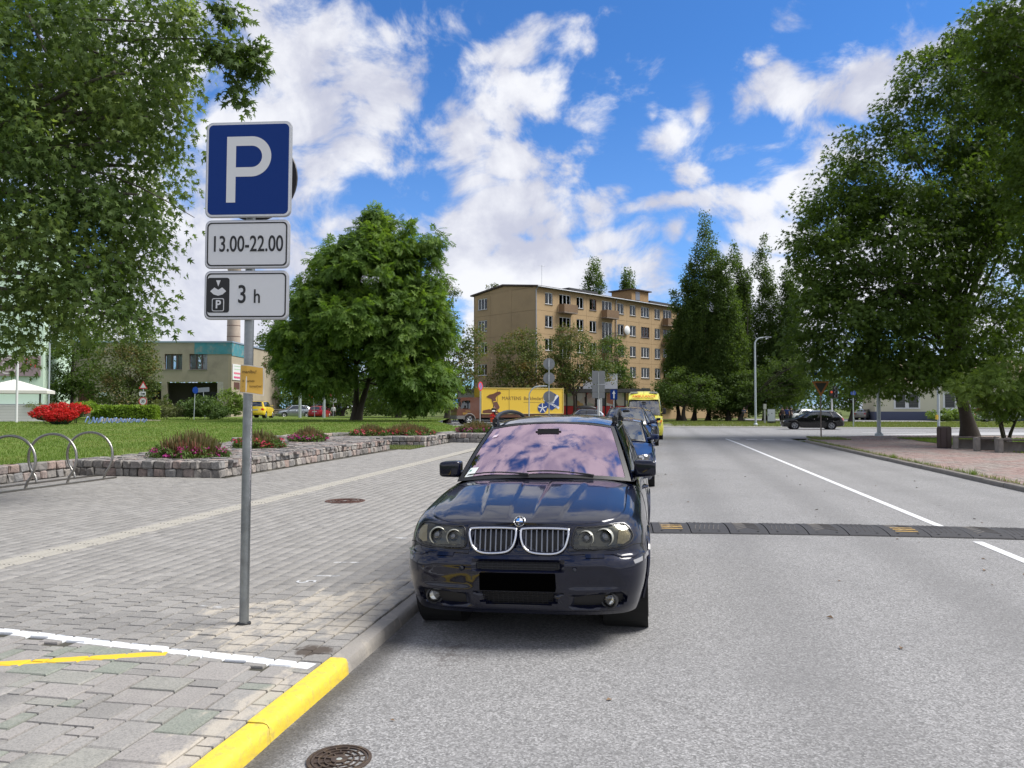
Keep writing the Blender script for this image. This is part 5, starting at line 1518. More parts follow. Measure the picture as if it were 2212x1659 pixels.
foliage_thing('shrub', 'dark shrub hugging the rear of the yellow car', 'shrub', [sh(465, 888, 69.5, 26, 14, 1.2)], L_SHRUB, 90, 26, .3, .16, 'fan', 4)
foliage_thing('shrub', 'small pointed dark conifer beside the porch pillar', 'shrub', [sh(360, 870, 73, 6, 18, .35)], L_DARK, 30, 24, .16, .12, 'fan', 5)
foliage_thing('shrub', 'low light green bush behind the red flower heart', 'shrub', [sh(185, 878, 64, 26, 10, .8)], L_HEDGE, 60, 24, .22, .14, 'fan', 6)
foliage_thing('hedge', 'strip of light green shrubs in front of the cream house', 'hedge', [sh(2045, 895, 88, 45, 9, 1.0), sh(2090, 894, 88, 40, 9, 1.0)], L_BRIGHT, 110, 26, .35, .2, 'fan', 7)
foliage_thing('shrub', 'dark bush under the loose poplar', 'shrub', [sh(1610, 885, 95, 30, 14, 1.5)], L_POPLAR, 80, 26, .4, .2, 'fan', 8)
foliage_thing('shrub', 'dark bush beside the far trunk behind the ambulance', 'shrub', [sh(1560, 880, 96, 35, 25, 1.5)], L_POPLAR, 110, 26, .4, .2, 'fan', 9)
# stone edging curb on the lawn in front of the hedge
e_a = at(215, 902, 60); e_b = at(345, 900, 64)
q = MB(); ed = thing('stone_edging', (e_a.x, e_a.y, .55), 0, 'pale stone ramp edging in front of the clipped hedge', 'edging')
for k in range(14):
    t = k / 14; p = (e_b - e_a) * t
    q = MB(); q.box((p.x + .2, p.y, .14 - .12 * t), ((e_b - e_a).length / 14 * .98, .35, .34 - .2 * t), .02, math.atan2((e_b - e_a).y, (e_b - e_a).x)); q.build('block', pmat('edging_stone', (.30, .27, .22), .9, var=.3, vscale=3), ed)

# red flower bowls (heart-shaped carpet of begonias) and the blue lettering wire work
L_REDF = leafmat('red_petal', (.36, .010, .012), (.55, .028, .022), None, .5, .25)
def bowl(name, label, u, v, dep, rx, ry, h, tilt, seed, legs=True):
    c = at(u, v, dep); r = thing(name, (c.x, c.y, lawn_z(c.x, c.y)), 0, label, 'flower bed')
    me, _ = crown_mesh('flowers', [((0, 0, h), (rx, ry, .30))], 230, 26, .20, .13, L_REDF, 'oval', .1, .7, .85, seed, 0, .4); o = link('flowers', me, r); o.rotation_euler = tilt
    me, _ = crown_mesh('leaves', [((0, 0, h - .12), (rx * .97, ry * .97, .22))], 70, 24, .20, .13, leafmat('begonia_leaf', (.03, .05, .02), (.06, .09, .03)), 'oval', .1, .7, .7, seed + 1); o = link('leaves', me, r); o.rotation_euler = tilt
    q = MB(); q.lathe([(.01, h - .62), (.5, h - .6), (.85, h - .42), (.97, h - .1)], 24); q.v = [(v_[0] * rx, v_[1] * ry, v_[2]) for v_ in q.v]; o = q.build('bowl', pmat('dark_green_bowl', (.012, .028, .022), .6), r, 40); o.rotation_euler = tilt
    if legs:
        for k in range(5):
            a = k * 1.256; q = MB(); q.tube([(rx * .6 * math.cos(a), ry * .6 * math.sin(a), 0), (rx * .6 * math.cos(a), ry * .6 * math.sin(a), h - .4)], .03, 6); q.build('leg', pmat('dark_green_bowl', (.012, .028, .022), .6), r)
    return r
bowl('flower_bed', 'large tilted bowl of red begonias on thin legs', 133, 910, 55, 2.0, 1.5, .95, (R_(14), R_(2), 0), 5)
bowl('flower_bed', 'small low mound of red begonias in front of the larger bowl', 132, 915, 51, .85, .7, .62, (R_(6), 0, 0), 8, False)
wa = at(185, 912, 53); wb = at(318, 912, 57)
wr = thing('blue_lettering', (wa.x, wa.y, lawn_z(wa.x, wa.y)), math.atan2((wb - wa).y, (wb - wa).x), 'pale blue bent metal script lettering standing on the lawn', 'lettering')
Lw = (wb - wa).to_2d().length
for k in range(9):
    x = (k + .5) * Lw / 9; s = 1.0 - k * .05
    pts = catmull([(x - .30 * s, 0, .12), (x - .12 * s, .0, .50 * s), (x + .05 * s, .05, .30 * s), (x - .02 * s, .1, .05), (x + .18 * s, .05, .10), (x + .30 * s, 0, .48 * s), (x + .36 * s, 0, .14)] if k % 2 == 0 else [(x - .30 * s, 0, .5 * s), (x - .15 * s, 0, .08), (x + .05 * s, 0, .42 * s), (x + .15 * s, .05, .05), (x + .34 * s, 0, .5 * s)], 5)
    q = MB(); q.tube(pts, .040, 6); q.build('letter', pmat('pale_blue_metal', (.17, .25, .46), .5, .2), wr, 50)

# flower clumps on the cobbled terraces
L_GRASSY = leafmat('russet_grass_leaf', (.10, .11, .045), (.20, .15, .085), (.24, .10, .08), .6, .3)
L_PET1 = leafmat('magenta_petal', (.30, .02, .17), (.46, .06, .30), None, .5, .3)
L_PET2 = leafmat('crimson_petal', (.38, .02, .07), (.52, .08, .13), None, .5, .3)
L_PETLEAF = leafmat('petunia_leaf', (.05, .095, .02), (.10, .16, .04), None, .5, .3)
def flower_bed(label, u, v, dep, rx, ry, hgt, pet, seed):
    c = at(u, v, dep); z = .45; r = thing('flower_clump', (c.x, c.y, z), 0, label, 'flowers')
    g = np.random.default_rng(seed); n = int(1500 * rx / .8)
    a = g.uniform(0, 6.28, n); q = g.random(n) ** .5; P = np.stack([np.cos(a) * q * rx * .85, np.sin(a) * q * ry * .85, 0 * a], 1)
    h = 1.05 * hgt * (1 - .45 * q) * g.uniform(.6, 1.15, n); ln = np.stack([np.cos(a) * q * .22, np.sin(a) * q * .22, np.ones(n)], 1) + g.normal(0, .10, (n, 3)); 
    w = .012; aa = g.uniform(0, 6.28, n); d = np.stack([np.cos(aa) * w, np.sin(aa) * w, 0 * aa], 1)
    tip = P + ln * h[:, None]
    V = np.stack([P - d, P + d, tip + d * .9, tip - d * .9], 1).reshape(-1, 3)
    link('tall_grass', npmesh('tall_grass', V, np.arange(4 * n).reshape(-1, 4), L_GRASSY), r)
    lob = [((math.cos(t) * rx * .95, math.sin(t) * ry * .95 - .05, .12), (.24, .22, .14)) for t in np.linspace(0, 6.28, 11)[:-1]]
    me, _ = crown_mesh('petunia_leaves', lob, 130, 22, .10, .07, L_PETLEAF, 'oval', .1, .7, .5, seed); link('petunia_leaves', me, r)
    me, _ = crown_mesh('petals', [((l[0][0], l[0][1] - .02, .17), (.25, .22, .10)) for l in lob], 60, 7, .06, .065, pet, 'fan', .0, .5, .9, seed + 50, 0, .3); tag(link('petals', me, r), kind='stuff')
flower_bed('russet grass clump ringed with magenta petunias nearest the stone corner', 412, 975, 19.2, .78, .6, .62, L_PET1, 1)
flower_bed('russet clump with crimson petunias half behind the sign pole', 562, 955, 23.6, .62, .5, .50, L_PET2, 2)
flower_bed('russet clump with lilac petunias in the middle of the terrace', 668, 948, 28, .52, .45, .52, L_PET1, 3)
flower_bed('low russet clump with crimson petunias left of the wide one', 800, 940, 33.5, .7, .5, .5, L_PET2, 4)
flower_bed('wide russet clump with crimson petunias on the far terrace', 880, 939, 34, 1.1, .6, .52, L_PET2, 5)
flower_bed('russet clump with lilac petunias beside the car roof', 1030, 936, 38, .9, .6, .55, L_PET1, 6)
# ------------------------------------------------------------------ cars: shared body builder
def paint(name, c, rough=0.28, metal=0.35, flake=True):
    if name in _mats: return _mats[name]
    m = bpy.data.materials.new(name); m.use_nodes = True
    t = NT(m.node_tree); b = t.n['Principled BSDF']
    tc = t.node('ShaderNodeTexCoord')
    dust = t.noise(tc.outputs['Object'], 3.5, 5, .65)
    t.put(b.inputs['Base Color'], t.mix(t.m('MULTIPLY', t.step(dust, .45, .8), .012), c, (0.20, .185, .16)))
    b.inputs['Metallic'].default_value = metal; b.inputs['Roughness'].default_value = rough
    b.inputs['Coat Weight'].default_value = 1.0; b.inputs['Specular IOR Level'].default_value = 0.1
    t.put(b.inputs['Coat Roughness'], t.m('ADD', t.m('MULTIPLY', t.step(dust, .4, .8), .07), .025))
    bn = t.node('ShaderNodeBump'); bn.inputs['Strength'].default_value = .04; bn.inputs['Distance'].default_value = .01
    t.put(bn.inputs['Height'], t.noise(tc.outputs['Object'], 7, 3, .5)); t.put(b.inputs['Coat Normal'], bn.outputs[0])
    _mats[name] = m
    return m


M_GLASS = glassmat('car_glass', (0.60, 0.65, 0.64), (0.95, 0.98, 1.0), 0.22)
M_DGLASS = glassmat('dark_car_glass', (0.16, 0.18, 0.19), (0.9, 0.95, 1.0), 0.08)
M_CABIN = pmat('car_interior', (0.035, 0.035, 0.038), .75)
M_LAMPGLASS = glassmat('lamp_lens', (0.86, 0.86, 0.82), (1, 1, 1), 0.06)
M_AMBER = pmat('amber_lens', (0.55, 0.30, 0.10), .25)
M_TAIL = pmat('red_tail_lens', (0.42, 0.012, 0.012), .2, coat=1)
M_UNDER = pmat('car_underside', (0.010, 0.010, 0.010), .9)
M_HOUSING = pmat('lamp_housing', (0.10, 0.10, 0.10), .3, .6)


def wheel(parent, loc, r, w, side, spokes=5, rimr=.66, name='wheel', rimmat=None, rn=40):
    """wheel with axis along x; side=+1 has its outer face towards +x"""
    tw = w / 2
    o = MB()
    o.lathe([(r * .62, -tw * .82), (r * .80, -tw * .98), (r * .95, -tw * .92), (r * .99, -tw * .72), (r, -tw * .45), (r * .994, -tw * .4), (r * .994, -tw * .36), (r, -tw * .30), (r, -tw * .05), (r * .992, -tw * .03), (r * .992, tw * .03), (r, tw * .05), (r, tw * .30), (r * .994, tw * .36), (r * .994, tw * .4), (r, tw * .45), (r * .99, tw * .72), (r * .95, tw * .92), (r * .80, tw * .98), (r * .62, tw * .82)], rn, 'x')
    wh = link(name, o.mesh('tyre', M_RUBBER, 35, True), parent, loc)
    d = side
    q = MB(); R0 = r * rimr
    q.lathe([(R0 * 1.03, tw * .86 * d), (R0 * .99, tw * .93 * d), (R0 * .93, tw * .84 * d), (R0 * .92, -tw * .3 * d)], rn, 'x')
    q.lathe([(0.001, tw * .66 * d), (R0 * .20, tw * .66 * d), (R0 * .24, tw * .50 * d)], 16, 'x')
    for k in range(spokes):
        a = 2 * math.pi * k / spokes + .3
        for da in (-.13, .13):
            p0 = (tw * .60 * d, R0 * .16 * math.cos(a), R0 * .16 * math.sin(a)); p1 = (tw * .74 * d, R0 * .95 * math.cos(a + da), R0 * .95 * math.sin(a + da))
            q.tube([p0, ((p0[0] + p1[0]) / 2 + .012 * d, (p0[1] + p1[1]) / 2, (p0[2] + p1[2]) / 2), p1], [R0 * .09, R0 * .075, R0 * .085], 6)
    rim = q.build('rim', rimmat or M_ALLOY, wh, 35)
    b = MB(); b.lathe([(R0 * .90, -tw * .1 * d), (R0 * .2, -tw * .12 * d), (0.001, -tw * .12 * d)], 20, 'x'); b.build('brake_disc', M_UNDER, wh)
    return wh


class Car:
    def __init__(s, root, P, body, hi=False):
        s.root = root; s.P = P; s.body = body; s.hi = hi
        s.W = P['W'] / 2; s.L = P['L']; s.n = P.get('n', 2.7); s.a = P['a']; s.ar = P.get('ar', .5); s.nr = P.get('nr', 3.2)
        s.yf = smoothtab(P['front']); s.yr = smoothtab(P['rear']); s.belt = smoothtab(P['belt'])
        s.side = smoothtab(P.get('side', [(0, .93), (.15, .965), (.4, .995), (.6, 1.0), (.85, .975), (1, .93)]))
        s.hood = smoothtab(P['hood']); s.zb = smoothtab(P.get('sill', [(0, .20), (.5, .19), (s.L - .5, .22), (s.L, .28)]))
        s.recesses = []

    def wz(s, z, y=None):
        y = 0.3 if y is None else y
        k = (z - s.zb(y)) / (s.belt(y) - s.zb(y))
        return s.W * s.side(min(max(k, 0), 1))

    def face(s, x, z):
        """front fascia depth at (x, z), recesses not included"""
        w = s.wz(z); q = min(abs(x) / w, .9995)
        return s.yf(z) + s.a * (1 - (1 - q ** s.n) ** (1 / s.n))

    def back(s, x, z):
        w = s.wz(z, s.L - .3); q = min(abs(x) / w, .9995)
        return s.L - s.yr(z) - s.ar * (1 - (1 - q ** s.nr) ** (1 / s.nr))

    def shell(s):
        P = s.P; hi = s.hi
        nf = 34 if hi else 12; nk = 44 if hi else 14; ns = 90 if hi else 40; nr = 12
        # stations over half the plan outline
        ST = []
        for i in range(nf + 1):
            q = math.sin(math.pi / 2 * (i / nf) ** .9) if i < nf else 1.0
            ST.append(('f', q))
        for i in range(1, ns): ST.append(('s', i / ns))
        for i in range(nr + 1):
            q = math.cos(math.pi / 2 * i / nr); ST.append(('r', q))
        s.ST = ST
        def pt(st, k):
            typ, q = st
            if typ == 'f': yn = s.a * (1 - (1 - q ** s.n) ** (1 / s.n)) + .05
            elif typ == 's': yn = s.a + .05 + q * (s.L - s.a - s.ar - .05)
            else: yn = s.L - s.ar * (1 - (1 - q ** s.nr) ** (1 / s.nr))
            zb, zt = s.zb(yn), s.belt(yn); z = zb + (zt - zb) * k; w = s.W * s.side(k)
            if typ == 'f':
                x = w * q; y = s.yf(z) + s.a * (1 - (1 - min(q, 1.) ** s.n) ** (1 / s.n))
                for rf in s.recesses: y += rf(x, z)
            elif typ == 's':
                yA = s.yf(z) + s.a; yB = s.L - s.yr(z) - s.ar; y = yA + (yB - yA) * q; x = w
                for (ya, za, ra) in P['arches']:
                    d = math.hypot(y - ya, z - za)
                    x += P.get('flare', .018) * math.exp(-((d - ra) / .07) ** 2)
            else:
                x = w * q; y = s.L - s.yr(z) - s.ar * (1 - (1 - q ** s.nr) ** (1 / s.nr))
            return Vector((x, y, z))
        s.pt = pt
        mb = MB(); m = len(ST)
        G = [[pt(st, k / nk) for st in ST] for k in range(nk + 1)]
        for sgn in (1, -1):
            vs = [(p.x * sgn, p.y, p.z) for row in G for p in row]; fs = []
            for k in range(nk):
                for i in range(m - 1):
                    q = (G[k][i] + G[k + 1][i + 1]) / 2
                    if q.x > s.W * .75 and any(math.hypot(q.y - ya, q.z - za) < ra for (ya, za, ra) in P['arches']): continue
                    f = (k * m + i, k * m + i + 1, (k + 1) * m + i + 1, (k + 1) * m + i)
                    fs.append(f if sgn < 0 else f[::-1])
            mb.add(vs, fs)
        # bonnet / cowl deck and rear deck: rows joining left and right edges
        edge = [(i, G[nk][i]) for i in range(m)]
        nc = 40 if hi else 12
        cy = P['cowl']; ry = P.get('deck', s.L)
        rows = [p for i, p in edge if p.y <= cy + .02 and p.x > .001] 
        s.bonnet_rows = rows
        def hz(x, y, f, ze):
            zc = s.hood(y); c = (1 - abs(f) ** P.get('crown', 2.6))
            z = ze + (zc - ze) * c
            if P.get('ridge'): z += P['ridge'](x, y)
            return z
        s.hz = hz
        vs = []; 
        for p in rows:
            for j in range(nc + 1):
                f = -1 + 2 * j / nc; x = p.x * f
                vs.append((x, p.y, hz(x, p.y, f, p.z)))
        fs = [(r * (nc + 1) + j, r * (nc + 1) + j + 1, (r + 1) * (nc + 1) + j + 1, (r + 1) * (nc + 1) + j) for r in range(len(rows) - 1) for j in range(nc)]
        mb.add(vs, fs)
        if P.get('deckz'):
            dz = smoothtab(P['deckz']); rows = [p for i, p in edge if p.y >= ry]
            vs = []
            for p in rows:
                for j in range(nc + 1):
                    f = -1 + 2 * j / nc; vs.append((p.x * f, p.y, p.z + (dz(p.y) - p.z) * (1 - f * f)))
            mb.add(vs, [(r * (nc + 1) + j, r * (nc + 1) + j + 1, (r + 1) * (nc + 1) + j + 1, (r + 1) * (nc + 1) + j) for r in range(len(rows) - 1) for j in range(nc)])
        s.bodyo = mb.build('body', s.body, s.root, 38)
        # underside, wheel housings
        u = MB(); u.box((0, s.L / 2, .27), (s.W * 1.62, s.L * .86, .06))
        for (ya, za, ra) in P['arches']:
            for sg in (-1, 1):
                u.lathe([(ra * 1.01, sg * s.W * .995), (ra * 1.01, sg * s.W * .62), (0.01, sg * s.W * .62)], 24, 'x', (0, ya, za))
        u.build('underbody', M_UNDER, s.root, fix=False)
        # arch lips
        for (ya, za, ra) in P['arches']:
            for sg in (-1, 1):
                pts = []
                for k in range(25):
                    an = math.pi * (-.06 + 1.12 * k / 24); y = ya + ra * math.cos(an); z = za + ra * math.sin(an)
                    if z < s.zb(y) + .01: continue
                    x = s.W * s.side(min(max((z - s.zb(y)) / (s.belt(y) - s.zb(y)), 0), 1)) + P.get('flare', .018) - .004
                    pts.append((sg * x, y, z))
                q = MB(); q.tube(pts, P.get('lip', .022), 6); q.build('wheel_arch', P.get('archmat', s.body), s.root, 50)

    def cabin(s, glass=None, sideglass=None, solid_sides=False):
        P = s.P; glass = glass or M_GLASS; sideglass = sideglass or M_DGLASS
        (bx, by, bz), (bcy, bcz) = P['ws_base']; (tx, ty, tz), (tcy, tcz) = P['ws_top']
        def wsf(u, v, o=0.0):
            f = -1 + 2 * u; c = 1 - abs(f) ** 2.2
            x = f * (bx + (tx - bx) * v)
            y0 = by + (bcy - by) * c; z0 = bz + (bcz - bz) * c; y1 = ty + (tcy - ty) * c; z1 = tz + (tcz - tz) * c
            bow = .025 * math.sin(math.pi * v)
            return (x, y0 + (y1 - y0) * v - bow * .5 - o * .6, z0 + (z1 - z0) * v + bow * .8 + o)
        s.wsf = wsf
        nn = 24 if s.hi else 10
        g = MB(); g.grid(wsf, nn, nn // 2); s.ws = g.build('windscreen', glass, s.root, 60)
        # black ceramic band round the pane
        fr = MB()
        fr.grid(lambda u, v: wsf(u, v * .05, .003), nn, 1); fr.grid(lambda u, v: wsf(u, .965 + .035 * v, .003), nn, 1)
        fr.grid(lambda u, v: wsf(u * .028, v, .003), 1, 8); fr.grid(lambda u, v: wsf(.972 + .028 * u, v, .003), 1, 8)
        fr.build('windscreen_seal', M_DARKTRIM, s.root, 60)
        # roof
        rc = smoothtab(P['roof_c']); re = smoothtab(P['roof_e']); rx = smoothtab(P['roof_x'])
        y0 = tcy; y1 = P['roof_c'][-1][0]
        def rf(u, v):
            f = -1 + 2 * u; ye0 = ty + (tcy - ty) * (1 - abs(f) ** 2.2); y = ye0 + (y1 - ye0) * v
            return (f * rx(y), y, re(y) + (rc(y) - re(y)) * (1 - abs(f) ** 3.0))
        g = MB(); g.grid(rf, nn, 20 if s.hi else 12); s.roof = g.build('roof', P.get('roofmat', s.body), s.root, 50)
        # rear screen
        (qx, qy, qz), (qcy, qcz) = P['rw_base']
        def rw(u, v):
            f = -1 + 2 * u; c = 1 - abs(f) ** 2.2
            xt, yt, zt = f * rx(y1), y1, re(y1) + (rc(y1) - re(y1)) * (1 - abs(f) ** 3.0)
            xb, yb, zb = f * qx, qy + (qcy - qy) * c, qz + (qcz - qz) * c
            return (xt + (xb - xt) * v, yt + (yb - yt) * v + .02 * math.sin(math.pi * v), zt + (zb - zt) * v + .02 * math.sin(math.pi * v))
        g = MB(); g.grid(lambda u, v: rw(.06 + .88 * u, .06 + .86 * v), 8, 6); g.build('rear_window', sideglass, s.root, 60)
        g = MB()
        g.grid(lambda u, v: rw(u * .06, v), 2, 8); g.grid(lambda u, v: rw(.94 + .06 * u, v), 2, 8); g.grid(lambda u, v: rw(.06 + .88 * u, v * .06), 8, 1); g.grid(lambda u, v: rw(.06 + .88 * u, .92 + .08 * v), 8, 1)
        g.build('tailgate_frame', s.body, s.root, 60)
        # sides: surface between the belt edge and the roof edge
        ya0, ya1 = by, ty; yb0, yb1 = qy, y1
        def sd(u, v, sg, o=0.0):
            yb = ya0 + (yb0 - ya0) * u; yt = ya1 + (yb1 - ya1) * u
            y = yb + (yt - yb) * v
            edge = s.W * s.side(1.0) - .012
            xb = bx + (edge - bx) * min(1, u / .12) if u < .12 else (edge if u < .88 else edge + (qx - edge) * (u - .88) / .12)
            xt = rx(yt)
            zb_ = (bz + (s.belt(yb) - bz) * min(1, u / .12)); 
            if u > .88: zb_ = s.belt(yb) + (qz - s.belt(yb)) * (u - .88) / .12
            zt = re(yt)
            x = xb + (xt - xb) * v + .018 * math.sin(math.pi * v) + o
            return (sg * x, y, zb_ + (zt - zb_) * v)
        s.sd = sd
        for sg in (1, -1):
            g = MB(); g.grid(lambda u, v: sd(u, v, sg), 26, 6)
            g.build('body_side' if solid_sides else 'side_window', s.body if solid_sides else sideglass, s.root, 60)
            for (u0, u1, w0, w1, mt, nm) in P.get('pillars', []):
                g = MB(); g.grid(lambda u, v: sd(u0 + (u1 - u0) * u, w0 + (w1 - w0) * v, sg, .006 + .010 * math.sin(math.pi * (u if (u1 - u0) < (w1 - w0) else v))), max(3, int((u1 - u0) * 30)), 8)
                g.build(nm, s.body if mt == 'b' else (sideglass if mt == 'g' else M_DARKTRIM), s.root, 60)

    def interior(s, seat=None, steer=1):
        P = s.P; sm = seat or M_CABIN; bz = P['ws_base'][0][2]; by = P['ws_base'][0][1]
        q = MB(); q.box((0, by + .18, bz - .16), (s.W * 1.55, .55, .22), .05); q.build('dashboard', M_CABIN, s.root, 40)
        for sx in (-.36, .36):
            q = MB()
            q.box((sx, by + 1.02, bz - .38), (.50, .52, .16), .05)
            q.box((sx, 0, 0), (.48, .14, .66), .06, 0, Matrix.Translation((0, by + 1.30, bz - .05)) @ Matrix.Rotation(R_(-16), 4, 'X'))
            st = q.build('seat', sm, s.root, 40)
            q = MB(); q.box((sx, by + 1.40, bz + .355), (.27, .09, .17), .04); q.tube([(sx - .06, by + 1.39, bz + .2), (sx - .06, by + 1.39, bz + .32)], .008, 6); q.tube([(sx + .06, by + 1.39, bz + .2), (sx + .06, by + 1.39, bz + .32)], .008, 6)
            q.build('headrest', sm, st, 40)
        q = MB(); q.box((0, by + 2.3, bz - .1), (1.25, .16, .6), .06); q.build('rear_seat', sm, s.root, 40)
        q = MB(); c = Vector((.37 * steer, by + .55, bz + .0)); n = Vector((0, .9, .45)).normalized(); a = Vector((1, 0, 0)); b = n.cross(a)
        q.tube([c + (a * math.cos(t) + b * math.sin(t)) * .185 for t in [2 * math.pi * k / 28 for k in range(28)]], .015, 6, closed=True)
        q.tube([c - a * .18, c, c + a * .18], .018, 6); q.tube([c, c - b * .18 if b.z > 0 else c + b * .18], .018, 6)
        q.build('steering_wheel', M_DARKTRIM, s.root, 40)
        q = MB(); q.box((0, P['ws_top'][1][0] - .18, P['ws_top'][1][1] - .10), (.24, .05, .08), .02); q.build('rear_view_mirror', M_DARKTRIM, s.root, 40)

    def patch(s, poly, off, mat, name, parent=None, step=.03, back=False, smooth=40, thick=0.0):
        """conforming panel on the front (or rear) with outline poly in (x, z)"""
        bm = bmesh.new()
        f = bm.faces.new([bm.verts.new((p[0], 0, p[1])) for p in poly])
        xs = [p[0] for p in poly]; zs = [p[1] for p in poly]
        for x in np.arange(min(xs) + step, max(xs), step):
            bmesh.ops.bisect_plane(bm, geom=bm.verts[:] + bm.edges[:] + bm.faces[:], plane_co=(x, 0, 0), plane_no=(1, 0, 0))
        for z in np.arange(min(zs) + step, max(zs), step):
            bmesh.ops.bisect_plane(bm, geom=bm.verts[:] + bm.edges[:] + bm.faces[:], plane_co=(0, 0, z), plane_no=(0, 0, 1))
        if thick:
            ext = bmesh.ops.extrude_face_region(bm, geom=bm.faces[:])
            new = set(e for e in ext['geom'] if isinstance(e, bmesh.types.BMVert))
        else: new = set()
        for v in bm.verts:
            o = off + (thick if v in new else 0)
            v.co.y = (s.back(v.co.x, v.co.z) + o) if back else (s.face(v.co.x, v.co.z) - o)
        bmesh.ops.recalc_face_normals(bm, faces=bm.faces[:])
        if not thick:
            for f in bm.faces:
                if (f.normal.y > 0) != back: f.normal_flip()
        me = bpy.data.meshes.new(name); bm.to_mesh(me); bm.free(); me.materials.append(mat)
        if smooth:
            me.polygons.foreach_set('use_smooth', [True] * len(me.polygons))
            try: me.set_sharp_from_angle(angle=R_(smooth))
            except Exception: pass
        return link(name, me, parent or s.root)

    def line(s, pts, off, r, mat, name, parent=None, closed=False, n=6, back=False):
        P = [Vector((x, (s.back(x, z) + off) if back else (s.face(x, z) - off), z)) for x, z in pts]
        q = MB(); q.tube(P, r, n, closed=closed)
        return q.build(name, mat, parent or s.root, 50)

    def gaps(s, ys, r=.004):
        for y in ys:
            for sg in (-1, 1):
                pts = []
                for k in range(12):
                    kk = .12 + .86 * k / 11; z = s.zb(y) + (s.belt(y) - s.zb(y)) * kk
                    pts.append((sg * (s.W * s.side(kk) - .001), y, z))
                q = MB(); q.tube(pts, r, 5); q.build('door_gap', M_UNDER, s.root)

    def handles(s, ys, mat=None):
        for y in ys:
            for sg in (-1, 1):
                z = s.belt(y) - .12; x = s.wz(z, y)
                q = MB(); q.tube([(sg * (x - .005), y - .10, z), (sg * (x + .028), y - .07, z + .004), (sg * (x + .028), y + .06, z + .004), (sg * (x - .005), y + .10, z)], .014, 6); q.build('door_handle', mat or s.body, s.root, 50)

    def mirrors(s, y, z, x0, w, h, mat=None):
        for sg in (-1, 1):
            q = MB(); cx = sg * (x0 + w / 2 + .03)
            def ms(u, v):
                a = (u - .5) * math.pi; b = v * 2 * math.pi
                return (0, 0, 0)
            prof = []
            bm = bmesh.new(); bmesh.ops.create_cube(bm, size=1)
            bmesh.ops.bevel(bm, geom=bm.edges[:], offset=.22, segments=4, affect='EDGES', profile=.6)
            for v in bm.verts:
                c = v.co; k = 1 - .20 * max(0, sg * c.x + .0) * 1.2
                v.co = Vector((cx + c.x * w, y + c.y * .15 * k - .03 * sg * c.x, z + c.z * h * k))
            bm.verts.index_update()
            q.add([v.co for v in bm.verts], [[v.index for v in f.verts] for f in bm.faces]); bm.free()
            q.tube([(sg * (x0 - .06), y + .06, z - h * .42), (sg * (x0 + .03), y + .02, z - h * .36), (sg * (x0 + .10), y, z - h * .2)], [.04, .036, .04], 8)
            o = q.build('wing_mirror', mat or s.body, s.root, 50)
            g = MB(); g.add([(cx - w * .40, y + .080, z - h * .36), (cx + w * .40, y + .080, z - h * .36), (cx + w * .40, y + .080, z + h * .36), (cx - w * .40, y + .080, z + h * .36)], [(0, 1, 2, 3)])
            g.build('mirror_glass', M_CHROME, o)


def sd_poly(poly):
    """signed distance to polygon (positive inside)"""
    pts = [Vector(p) for p in poly]
    def fn(x, z):
        p = Vector((x, z)); best = 9; ins = False; n = len(pts)
        for i in range(n):
            a, b = pts[i - 1], pts[i]; ab = b - a; t = max(0, min(1, (p - a).dot(ab) / max(ab.length_squared, 1e-9)))
            best = min(best, (p - (a + ab * t)).length)
            if (a.y > z) != (b.y > z) and x < (b.x - a.x) * (z - a.y) / (b.y - a.y) + a.x: ins = not ins
        return best if ins else -best
    return fn


def recess(poly, depth, soft=.02, both=True):
    f = sd_poly(poly)
    xs = [p[0] for p in poly]; zs = [p[1] for p in poly]
    def fn(x, z):
        if not (min(xs) - .05 < x < max(xs) + .05 and min(zs) - .05 < z < max(zs) + .05): return 0.0
        d = f(x, z); t = min(max(d / soft, 0), 1)
        return depth * t * t * (3 - 2 * t)
    return fn
# ------------------------------------------------------------------ the dark blue off-roader in the foreground
NAVY = paint('navy_metallic_paint', (0.0030, 0.0045, 0.016), .30, .30)


def bmw_ridge(x, y):
    ax = abs(x); k = min(max((y - .16) / 1.0, 0), 1)
    outer = .285 + .14 * k; inner = .085 + .035 * k
    def st(v, e, w): 
        t = min(max((v - e) / w + .5, 0), 1); return t * t * (3 - 2 * t)
    fade = min(max((y - .16) / .22, 0), 1) * min(max((1.12 - y) / .10, 0), 1)
    bandm = st(ax, inner, .022) * (1 - st(ax, outer, .022))
    out2 = 1 - st(ax, .60 + .06 * k, .06)
    return fade * (.013 * bandm + .004 * out2)


